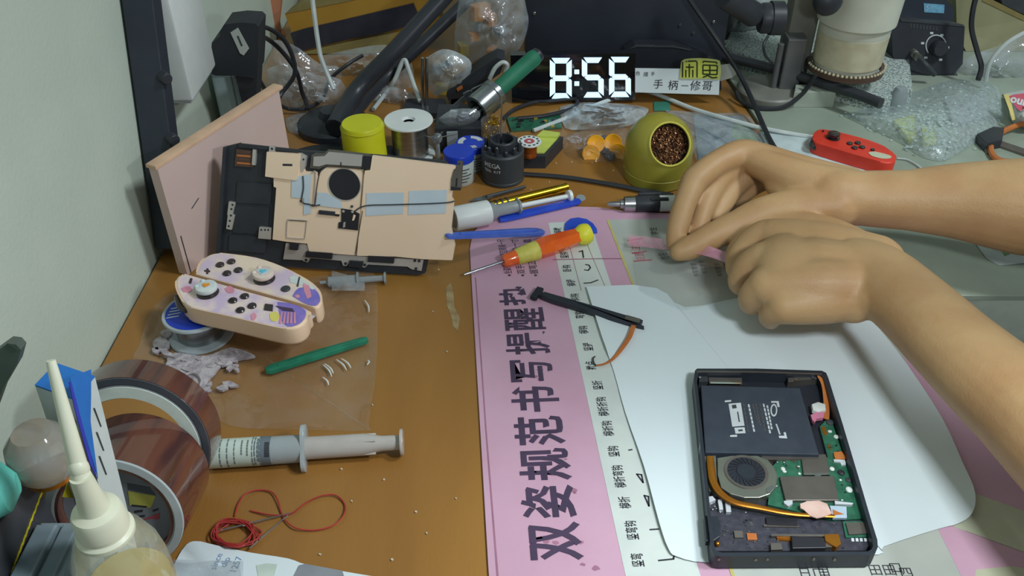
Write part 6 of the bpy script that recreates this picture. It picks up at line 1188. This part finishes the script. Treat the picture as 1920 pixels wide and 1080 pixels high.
bz = G(1440, 180, 0.0012); bz.z = 0.0014; bm = BM(); lathe(bm, [(0, 0), (0.040, 0), (0.040, 0.010), (0.038, 0.012), (0, 0.012)], 44, Matrix.Translation(bz)); obj('base', bm, 'base_grey', t, True, True)
cx_ = V(1482, 150, bz.y); bm = BM(); box(bm, (cx_.x-0.002, bz.y+0.006, 0.045), (0.024, 0.024, 0.066), bev=0.002); obj('post_clamp', bm, 'grey_metal', t, False, True)
bm = BM(); rod(bm, Vector((V(1452, 150, bz.y).x, bz.y, 0.013)), Vector((V(1452, 150, bz.y).x, bz.y, 0.07)), 0.004, 0.004, 12); obj('lock_pin', bm, 'grey_metal', t, True, True)
bm = BM(); box(bm, (V(1497, 60, bz.y+0.03).x, bz.y+0.030, 0.15), (0.034, 0.03, 0.27), bev=0.003); obj('column', bm, 'base_grey', t, True, True)
c0, c1 = V(1424, 34, 0.985), V(1470, 34, 0.985); obj('focus_knob', lz([(0, 0), (0.0155, 0), (0.0172, 0.003), (0.0172, 0.012), (0.019, 0.012), (0.019, 0.026), (0.016, 0.028), (0, 0.028)], c0, c1, 32), 'black_plastic', t, True, True)
c0, c1 = V(1358, -8, 0.97), V(1424, 34, 0.985); obj('arm', lz([(0, 0), (0.0135, 0), (0.0140, (c1-c0).length*0.85), (0.009, (c1-c0).length), (0, (c1-c0).length)], c0, c1, 24), 'black_plastic', t, True, True)
bm = BM(); tube(bm, [G(1350, 104, 0.029), G(1440, 126, 0.029), G(1520, 149, 0.029), G(1600, 174, 0.029), G(1652, 194, 0.029)], 0.0062, 12, 5); solo('black_boom', bm, 'black_plastic', 'black round boom lying along the front of the speckled slab', 'boom')
cable('black_cable', 'black cable hanging in a bow from the microscope base', [V(1440, 68, 0.96), V(1432, 85, 0.95), V(1436, 105, 0.95), V(1450, 118, 0.95)], 0.0016, 'cable_black')
cable('black_cable', 'black cable sagging under the round microscope base', [G(1380, 172, 0.012), G(1392, 192, 0.005), G(1425, 203, 0.004), G(1470, 200, 0.006), G(1505, 175, 0.02), G(1530, 140, 0.045)], 0.0028, 'cable_black')
t = thing('pale_block', 'pale green block in front of the black boom', 'block', G(1530, 205, 0.001)); bm = BM(); prism(bm, gp([(1490, 172), (1568, 172), (1570, 160), (1492, 158)], 0.022), 0.0016, 0.022, bev=0.001); obj('block', bm, 'grey_edge', t, False, True)
# controller with dial
P = VP(1.085, 0.25); t = thing('dial_box', 'black control box with a white ringed dial', 'control box', V(1740, 145, 1.085))
vpart(t, P, 'front_panel', [(1672, 52), (1690, 36), (1806, 46), (1809, 50), (1805, 120), (1790, 138), (1740, 142), (1682, 122), (1674, 104)], 0.09, 'black_plastic'); vpart(t, P, 'panel_edge', [(1688, 36), (1806, 46), (1808, 50), (1690, 40)], 0.09, 'dark_grey', 0.001)
vpart(t, P, 'panel_foot', [(1680, 118), (1792, 134), (1790, 160), (1682, 150)], 0.085, 'black_plastic', -0.004)
bm = BM(); arc = [P.at(1755+19*cos(a), 86+20*sin(a), 0.0008) for a in [R(140+ 265*k/24) for k in range(25)]]; tube(bm, arc, 0.0009, 6, 1); dl = obj('dial_ring', bm, 'print_white', t, True, True)
for k, (u, v) in enumerate(((1736, 108), (1730, 81), (1747, 62), (1766, 66), (1777, 89), (1764, 112))): vpart(t, P, 'dial_number', [(u-3, v-2), (u+3, v-2), (u+3, v+2), (u-3, v+2)], 0.0004, 'print_white', 0.0006)
c = P.at(1757, 90, 0); obj('knob', lz([(0, 0), (0.0105, 0), (0.0100, 0.010), (0.0085, 0.012), (0, 0.012)], c, c+P.n, 28), 'black_matte', t, True, True); c = P.at(1766, 82, 0.0); 
for k in range(9): vpart(t, P, 'panel_print', [(1706+6*k, 44+0.8*k), (1710+6*k, 44.5+0.8*k), (1710+6*k, 52+0.8*k), (1706+6*k, 51.5+0.8*k)], 0.0003, 'dark_grey', 0.0004)
c0, c1 = P.at(1712, 98, 0.0), P.at(1724, 110, 0.026); obj('socket', lz([(0, 0), (0.0050, 0), (0.0050, 0.010), (0.0042, 0.011), (0.0046, 0.022), (0, 0.022)], c0, c1, 18), 'fan_metal', t, True, True)
bm = BM(); tube(bm, [c1, P.at(1738, 124, 0.035), P.at(1752, 140, 0.03)], [0.0040, 0.0036, 0.0032], 10, 5); obj('plug_cable', bm, 'dark_grey', t, True, True)
P = VP(1.13, 0.2); t = thing('labelled_module', 'black module with a blue label on top of the control box', 'module', V(1740, 42, 1.13)); vpart(t, P, 'module_body', [(1684, 16), (1714, -14), (1770, -4), (1788, 12), (1788, 40), (1690, 38)], 0.06, 'case_black'); mat('label_blue', (120, 176, 206), 0.5, c2=(100, 156, 190), scale=200); vpart(t, P, 'blue_label', [(1732, 6), (1771, 9), (1770, 25), (1733, 23)], 0.0005, 'label_blue', 0.0008); vtext(t, P, '5', 1739, 15, 0.009, 'label_white', 30, 2, h=0.0012, name='label_text')
c = G(1690, 160, 0.0014); c.y = 0.985; c.x = V(1692, 160, 0.985).x; t = thing('glass_vial', 'small clear glass vial between the slab and the bubble wrap', 'vial', (c.x, c.y, 0.0014)); bm = BM(); lathe(bm, [(0, 0.0002), (0.0095, 0.0002), (0.0100, 0.003), (0.0095, 0.022), (0.006, 0.030), (0, 0.031)], 24, Matrix.Translation((c.x, c.y, 0.0014))); obj('glass', bm, 'frosted', t, True, True); bm = BM(); lathe(bm, [(0, 0), (0.0102, 0), (0.0102, 0.003), (0, 0.003)], 20, Matrix.Translation((c.x, c.y, 0.0014))); obj('base_band', bm, 'roll_grey', t, True, True)
# right edge
mat('khaki', (150, 146, 112), 0.7, c2=(136, 134, 100), scale=20)
t = thing('khaki_carton', 'khaki carton at the far right behind the cables', 'carton', (0.62, 1.2, 0)); P = VP(1.17, 0.2); vpart(t, P, 'front_face', [(1792, -20), (1842, -10), (1930, 34), (1990, 60), (1990, 150), (1930, 130), (1800, 130), (1794, 60)], 0.09, 'khaki'); vpart(t, P, 'top_edge', [(1842, -10), (1930, 34), (1990, 60), (1990, 70), (1930, 44), (1842, 2)], 0.09, 'card_dull', 0.001); vpart(t, P, 'dark_mesh', [(1868, -30), (1990, -30), (1990, 58), (1930, 32), (1880, 8)], 0.06, 'dark_grey', -0.02)
cable('black_cable', 'black cable hanging in front of the khaki carton', [V(1834, -20, 1.08), V(1824, 20, 1.075), V(1822, 55, 1.07), V(1832, 95, 1.06), V(1840, 125, 1.05), V(1834, 150, 1.04)], 0.0034, 'cable_black')
cable('white_cable', 'white cable arching out of the bubble wrap at right', [V(1848, 152, 1.03), V(1856, 118, 1.03), V(1880, 88, 1.03), V(1912, 66, 1.03), V(1960, 45, 1.03)], 0.0028, 'cable_white')
solo('clear_bag', pillow(lambda u, v, h: VP(1.10).at(u, v, h), [(1785, 135), (1810, 110), (1860, 90), (1960, 65), (1990, 160), (1920, 180), (1850, 165), (1800, 160)], 0.025, 8, 61), 'clear_bag', 'clear bag at the right edge above the bubble wrap', 'plastic bag', ang=80)
t = thing('bubble_wrap_parcel', 'bubble wrapped parcel with lime boxes inside on the side table', 'parcel', G(1740, 260, 0.0014)); film('bubble_film', (206, 222, 222), haze=0.36, gloss=0.4, rough=0.12, bump=0.3, bscale=240)
BO = [(1580, 216), (1640, 196), (1720, 170), (1790, 148), (1860, 156), (1876, 185), (1880, 222), (1856, 250), (1800, 285), (1766, 302), (1724, 292), (1690, 268), (1630, 240)]
pb = pillow(lambda u, v, h: G(u, v, 0.0018+h), BO, 0.022, 9, 62, crumple=0.14); tops = [v.co.copy() for v in pb.verts]; obj('wrap', pb, 'bubble_film', t, True, True, ang=80)
bmb = BM(); rnd = random.Random(5)
for k in range(260):
    c = rnd.choice(tops); d = rnd.choice(tops); 
    if (c-d).length > 0.03: continue
    p = c.lerp(d, rnd.random()); ball(bmb, p, 0.0022, 6, (1, 1, 0.45))
for k in range(170):
    c = rnd.choice(tops); ball(bmb, c + Vector((rnd.uniform(-.006, .006), rnd.uniform(-.006, .006), 0)), 0.0022, 6, (1, 1, 0.45))
o = obj('bubbles', bmb, 'bubble_film', t, True, True); o['kind'] = 'stuff'
for q, m, z in (([(1676, 224), (1714, 214), (1718, 256), (1704, 262)], 'lime_pad', 0.007), ([(1728, 238), (1752, 234), (1756, 264), (1732, 268)], 'lime_pad', 0.007), ([(1770, 180), (1850, 172), (1860, 215), (1790, 232)], 'foil_grey', 0.007)):
    bm = BM(); prism(bm, gp(q, z), 0.0020, z, bev=0.001); obj('inner_box', bm, m, t, False, True)
t = thing('snack_bag', 'white snack bag with yellow band and red emblem at the right edge', 'snack bag', G(1900, 210, 0.0014)); mat('snack_white', (220, 226, 226), 0.35); mat('snack_yellow', (226, 206, 120), 0.4); mat('snack_red', (206, 84, 104), 0.4)
obj('bag_body', pillow(lambda u, v, h: G(u, v, 0.0016+h), [(1880, 176), (1904, 172), (1990, 165), (1990, 250), (1920, 240), (1896, 226), (1890, 200)], 0.026, 7, 64, crumple=0.15), 'snack_white', t, True, True, ang=60)
P = Plane(G(1880, 230, 0.008), G(1950, 235, 0.010), G(1900, 180, 0.034)); pl(t, P, 'yellow_band', [(1882, 178), (1892, 176), (1904, 224), (1898, 226), (1892, 205)], 0.004, 0.0052, 'snack_yellow'); pl(t, P, 'red_emblem', smoothpoly([(1892, 180), (1910, 176), (1960, 176), (1970, 214), (1930, 214), (1908, 205)]), 0.004, 0.0054, 'snack_red'); vtext(t, P, 'oun', 1912, 189, 0.013, 'snack_white', 30, 8, bold=0.0005, h=0.0058, name='emblem_text')
cable('orange_cable', 'orange cable curving at the right edge behind the forearm', [G(1985, 222, 0.012), G(1940, 228, 0.012), G(1905, 236, 0.010), G(1872, 252, 0.006), G(1858, 272, 0.005), G(1862, 292, 0.005), G(1880, 302, 0.005), G(1920, 304, 0.005)], 0.0034, 'flex_orange')
bm = BM(); prism(bm, gp([(1832, 250), (1862, 236), (1884, 238), (1880, 262), (1850, 268)], 0.012), 0.0014, 0.012, bev=0.002); solo('black_plug', bm, 'black_plastic', 'black plug lying beside the snack bag', 'plug')
for lb, q in (('pale metal bar along the right edge behind the orange cable', [(1872, 262), (1985, 300), (1985, 312), (1866, 270)]), ('pale grey ruler under the orange cable', [(1826, 258), (1834, 256), (1862, 284), (1852, 286)])):
    bm = BM(); prism(bm, gp(q, 0.004), 0.0014, 0.004); solo('metal_bar', bm, 'shield_metal', lb, 'bar')
t = thing('paper_label', 'small white printed label on the side table near the forearm', 'label', G(1880, 478, 0.0014)); bm = BM(); prism(bm, gp([(1826, 452), (1892, 456), (1935, 492), (1874, 497), (1850, 484)], 0.0020), 0.0014, 0.0020); obj('label', bm, 'envelope', t, False, True); bm = BM(); prism(bm, gp([(1876, 466), (1898, 464), (1900, 472), (1884, 480)], 0.0023), 0.0021, 0.0023); obj('print', bm, 'paper_green', t, False, True)
# crumbs on the desk
mat('crumb', (214, 206, 190), 0.6)
for u, v in ((995, 356), (1042, 306), (1072, 304), (1150, 320), (1110, 306), (1030, 342), (822, 506), (812, 585), (838, 660), (720, 900), (780, 960), (660, 940), (800, 1000), (698, 760), (855, 935), (600, 1040), (640, 880), (735, 1050)):
    c = G(u, v, 0.0004); bm = BM(); prism(bm, [(c.x + random.uniform(0.0004, 0.0011)*cos(k*1.26), c.y + random.uniform(0.0004, 0.0011)*sin(k*1.26)) for k in range(5)], 0.0003, 0.0012); o = solo('crumb', bm, 'crumb', 'tiny pale crumb of debris lying on the bare wooden desk', 'crumb', 'crumbs of debris on the desk')
# ------------------------------------------------------------------ the person: two bare forearms and hands
mat('skin', (188, 153, 110), 0.50, c2=(176, 137, 96), scale=22, bump=0.12, bscale=500, sss=0.12)
def chain(bm, js, seg=16, n=6, flat=None, up=None):
    pts = [G(u, v, z) for u, v, z, r in js]; rr = [j[3] for j in js]
    tube(bm, pts, rr, seg, n, flat=flat, up=up)
    for p, r in ((pts[0], rr[0]), (pts[-1], rr[-1])): ball(bm, p, r*0.995, 14)
bm = BM()
# right arm, the farther one
chain(bm, [(2260, 420, 0.095, 0.046), (2080, 398, 0.085, 0.045), (1920, 387, 0.075, 0.0430), (1800, 377, 0.068, 0.0345), (1700, 375, 0.063, 0.0275), (1620, 372, 0.060, 0.0255), (1560, 368, 0.060, 0.0250)], 24)
chain(bm, [(1590, 362, 0.062, 0.0225), (1500, 338, 0.066, 0.0190), (1412, 300, 0.070, 0.0135)])
chain(bm, [(1590, 352, 0.060, 0.0200), (1500, 322, 0.064, 0.0165), (1418, 289, 0.066, 0.0125)])
chain(bm, [(1590, 372, 0.054, 0.0200), (1510, 350, 0.052, 0.0190), (1440, 322, 0.052, 0.0150)])
chain(bm, [(1590, 360, 0.050, 0.0190), (1510, 345, 0.046, 0.0160), (1450, 325, 0.044, 0.0120)])
chain(bm, [(1430, 302, 0.068, 0.0165), (1390, 290, 0.0715, 0.0152), (1345, 306, 0.069, 0.0126), (1309, 333, 0.0625, 0.0128), (1300, 343, 0.059, 0.0128), (1284, 382, 0.047, 0.0110), (1273, 418, 0.035, 0.0110), (1268, 440, 0.028, 0.0098), (1264, 458, 0.0235, 0.0078)])
chain(bm, [(1432, 298, 0.062, 0.0150), (1392, 304, 0.062, 0.0136), (1350, 334, 0.053, 0.0120), (1326, 374, 0.040, 0.0110), (1311, 418, 0.027, 0.0098), (1303, 446, 0.0205, 0.0080)])
chain(bm, [(1444, 312, 0.054, 0.0145), (1404, 326, 0.051, 0.0128), (1376, 350, 0.043, 0.0114), (1356, 382, 0.032, 0.0100), (1342, 408, 0.024, 0.0082)])
chain(bm, [(1456, 326, 0.046, 0.0130), (1424, 340, 0.042, 0.0112), (1402, 356, 0.035, 0.0098), (1384, 374, 0.028, 0.0080)])
chain(bm, [(1570, 386, 0.056, 0.0215), (1500, 390, 0.052, 0.0195), (1430, 402, 0.046, 0.0165), (1378, 424, 0.038, 0.0138), (1332, 445, 0.0315, 0.0130), (1308, 458, 0.028, 0.0118), (1288, 467, 0.0255, 0.0114), (1272, 473, 0.0240, 0.0088)])
ball(bm, G(1505, 345, 0.058), 0.027, 20, (1.35, 0.85, 0.78))
# left arm, the nearer one
chain(bm, [(2230, 1010, 0.105, 0.044), (2070, 890, 0.098, 0.040), (1920, 766, 0.088, 0.0330), (1800, 660, 0.080, 0.0300), (1710, 574, 0.073, 0.0285), (1650, 526, 0.068, 0.0285), (1600, 508, 0.065, 0.0270)], 24)
ball(bm, G(1636, 560, 0.066), 0.0150, 16)
ball(bm, G(1600, 560, 0.058), 0.0200, 16)
ball(bm, G(1480, 503, 0.0635), 0.029, 24, (1.0, 1.30, 0.80))
ball(bm, G(1540, 510, 0.0615), 0.033, 24, (1.25, 1.05, 0.80))
chain(bm, [(1640, 496, 0.064, 0.0250), (1540, 464, 0.066, 0.0225), (1452, 442, 0.062, 0.0155)])
chain(bm, [(1630, 518, 0.066, 0.0250), (1530, 500, 0.066, 0.0235), (1432, 488, 0.063, 0.0160)])
chain(bm, [(1620, 535, 0.064, 0.0235), (1530, 534, 0.064, 0.0225), (1438, 534, 0.060, 0.0158)])
chain(bm, [(1610, 550, 0.058, 0.0215), (1540, 562, 0.056, 0.0200), (1472, 574, 0.052, 0.0150)])
chain(bm, [(1460, 438, 0.062, 0.0135), (1430, 440, 0.060, 0.0128), (1402, 458, 0.051, 0.0112), (1383, 484, 0.040, 0.0102), (1380, 505, 0.031, 0.0092), (1388, 515, 0.026, 0.0076)])
chain(bm, [(1440, 488, 0.064, 0.0138), (1416, 490, 0.061, 0.0128), (1394, 508, 0.050, 0.0110), (1386, 530, 0.037, 0.0098), (1396, 538, 0.028, 0.0084), (1410, 536, 0.023, 0.0072)])
chain(bm, [(1445, 536, 0.060, 0.0136), (1424, 540, 0.056, 0.0122), (1408, 556, 0.045, 0.0106), (1408, 570, 0.033, 0.0094), (1420, 572, 0.025, 0.0078)])
chain(bm, [(1480, 575, 0.052, 0.0130), (1460, 582, 0.048, 0.0112), (1444, 592, 0.038, 0.0096), (1446, 600, 0.028, 0.0082)])
chain(bm, [(1620, 480, 0.056, 0.0200), (1550, 440, 0.052, 0.0165), (1480, 424, 0.046, 0.0135), (1425, 432, 0.039, 0.0115), (1388, 462, 0.033, 0.0098), (1374, 482, 0.030, 0.0080)])
# upper arms, neck and head lie outside the frame
def wchain(bm, js, seg=18, n=5):
    pts = [Vector(j[:3]) for j in js]; rr = [j[3] for j in js]; tube(bm, pts, rr, seg, n)
    for p, r in ((pts[0], rr[0]), (pts[-1], rr[-1])): ball(bm, p, r*0.995, 16)
eR, eL = G(2260, 420, 0.095), G(2230, 1010, 0.105)
UR = [(eR.x, eR.y, eR.z, 0.045), (0.665, 0.55, 0.22, 0.050), (0.72, 0.49, 0.36, 0.056)]; UL = [(eL.x, eL.y, eL.z, 0.043), (0.455, 0.185, 0.22, 0.049), (0.53, 0.13, 0.35, 0.056)]
wchain(bm, UR); wchain(bm, UL)
wchain(bm, [(0.64, 0.30, 0.36, 0.060), (0.57, 0.36, 0.44, 0.056), (0.52, 0.42, 0.50, 0.055)])
HC = Vector((0.455, 0.475, 0.555)); hd = Vector((-0.62, 0.42, -0.66)).normalized(); HM = Matrix.Translation(HC) @ hd.to_track_quat('X', 'Z').to_matrix().to_4x4()
ball(bm, (0, 0, 0.012), 0.095, 24, (1.0, 0.80, 0.98), M=HM); ball(bm, (0.028, 0, -0.055), 0.062, 20, (0.95, 0.85, 1.05), M=HM); ball(bm, (0.098, 0, -0.030), 0.014, 12, (1, 0.9, 1.5), M=HM)
for sy in (-1, 1): ball(bm, (-0.008, sy*0.077, -0.018), 0.022, 12, (0.7, 0.35, 1.2), M=HM); ball(bm, (0.090, sy*0.030, -0.002), 0.012, 12, (0.6, 1, 0.7), M=HM)
ball(bm, (0.088, 0, -0.072), 0.012, 12, (0.7, 1.7, 0.5), M=HM)
bmesh.ops.recalc_face_normals(bm, faces=bm.faces)
me = bpy.data.meshes.new('person'); bm.to_mesh(me); bm.free()
tmp = bpy.data.objects.new('person_tmp', me); COL.objects.link(tmp)
m1 = tmp.modifiers.new('r', 'REMESH'); m1.mode = 'VOXEL'; m1.voxel_size = 0.0016
m2 = tmp.modifiers.new('s', 'SMOOTH'); m2.factor = 0.5; m2.iterations = 18
dg = bpy.context.evaluated_depsgraph_get(); dg.update(); me2 = bpy.data.meshes.new_from_object(tmp.evaluated_get(dg)); bpy.data.objects.remove(tmp)
me2.name = 'person'; me2.materials.clear(); me2.materials.append(MATS['skin']); me2.polygons.foreach_set('use_smooth', [True]*len(me2.polygons))
person = bpy.data.objects.new('person', me2); COL.objects.link(person)
tag(person, 'two bare forearms reaching in from the right, hands stretching a pink strip', 'person')
def remeshed(bm, name, m, vox, parent):
    bmesh.ops.recalc_face_normals(bm, faces=bm.faces); me = bpy.data.meshes.new(name); bm.to_mesh(me); bm.free(); o = bpy.data.objects.new(name, me); COL.objects.link(o)
    a = o.modifiers.new('r', 'REMESH'); a.mode = 'VOXEL'; a.voxel_size = vox; b = o.modifiers.new('s', 'SMOOTH'); b.iterations = 8
    dg = bpy.context.evaluated_depsgraph_get(); dg.update(); m2 = bpy.data.meshes.new_from_object(o.evaluated_get(dg)); bpy.data.objects.remove(o)
    m2.name = name; m2.materials.clear(); m2.materials.append(MATS[m]); m2.polygons.foreach_set('use_smooth', [True]*len(m2.polygons)); o = bpy.data.objects.new(name, m2); COL.objects.link(o); o.parent = parent; return o
mat('shirt_grey', (88, 92, 100), 0.8, c2=(80, 84, 92), scale=60); mat('hair_black', (34, 30, 28), 0.6)
bm = BM(); wchain(bm, [UR[1][:3]+(0.060,), UR[2][:3]+(0.068,), (0.66, 0.33, 0.345, 0.085), UL[2][:3]+(0.068,), UL[1][:3]+(0.060,)]); wchain(bm, [(0.65, 0.31, 0.33, 0.115), (0.73, 0.25, 0.12, 0.150), (0.80, 0.20, -0.10, 0.150), (0.82, 0.18, -0.28, 0.155)]); wchain(bm, [(0.69, 0.42, 0.30, 0.09), (0.78, 0.30, 0.10, 0.12)]); wchain(bm, [(0.58, 0.20, 0.30, 0.09), (0.72, 0.14, 0.10, 0.12)])
remeshed(bm, 'shirt', 'shirt_grey', 0.007, person)
bm = BM(); ball(bm, (-0.012, 0, 0.026), 0.100, 24, (0.98, 0.83, 0.96), M=HM); bmesh.ops.bisect_plane(bm, geom=bm.verts[:]+bm.edges[:]+bm.faces[:], plane_co=HM @ Vector((0.045, 0, 0.02)), plane_no=HM.to_3x3() @ Vector((0.75, 0, -0.66)), clear_outer=True); o = obj('hair', bm, 'hair_black', person, True)
for sy in (-1, 1):
    bm = BM(); ball(bm, (0.0945, sy*0.030, 0.000), 0.0085, 14, (0.7, 1.25, 0.7), M=HM); e = obj('eye', bm, 'print_white', person, True); bm = BM(); ball(bm, (0.0995, sy*0.030, -0.001), 0.0045, 10, (0.5, 1, 1), M=HM); obj('iris', bm, 'chip_black', e, True)
# pink strip stretched between the hands
film('pink_film', (226, 150, 178), haze=0.45, gloss=0.5, rough=0.2, bump=0.4, bscale=60)
bm = BM()
path = [(1178, 452, 0.010), (1215, 455, 0.014), (1262, 462, 0.021), (1320, 470, 0.030), (1372, 488, 0.032)]
P0 = crom([G(u, v-11, z+0.002) for u, v, z in path], 8); P1 = crom([G(u, v+9, z-0.001) for u, v, z in path], 8); n = len(P0)
va = [bm.verts.new(p) for p in P0]; vm = [bm.verts.new((p+q_)/2 - Vector((0, 0, 0.0015))) for p, q_ in zip(P0, P1)]; vb = [bm.verts.new(p) for p in P1]
for i in range(n-1): bm.faces.new((va[i], va[i+1], vm[i+1], vm[i])); bm.faces.new((vm[i], vm[i+1], vb[i+1], vb[i]))
solo('pink_strip', bm, 'pink_film', 'translucent pink film strip held between the two hands', 'film strip', ang=80)
# clear film lying on the mat under the hands
film('grey_film', (205, 205, 208), haze=0.12, gloss=0.1, rough=0.1, bump=0.05, bscale=30)
bm = BM(); C4 = [(1200, 545), (1283, 581), (1420, 556), (1440, 500), (1420, 440), (1330, 425), (1240, 440), (1190, 480)]
pts = smoothpoly(C4, 1); bmz = [bm.verts.new(G(u, v, 0.0070)) for u, v in pts]; bm.faces.new(bmz)
solo('clear_sheet', bm, 'grey_film', 'clear film sheet on the mat with its corner over the paper', 'plastic sheet', smooth=False)
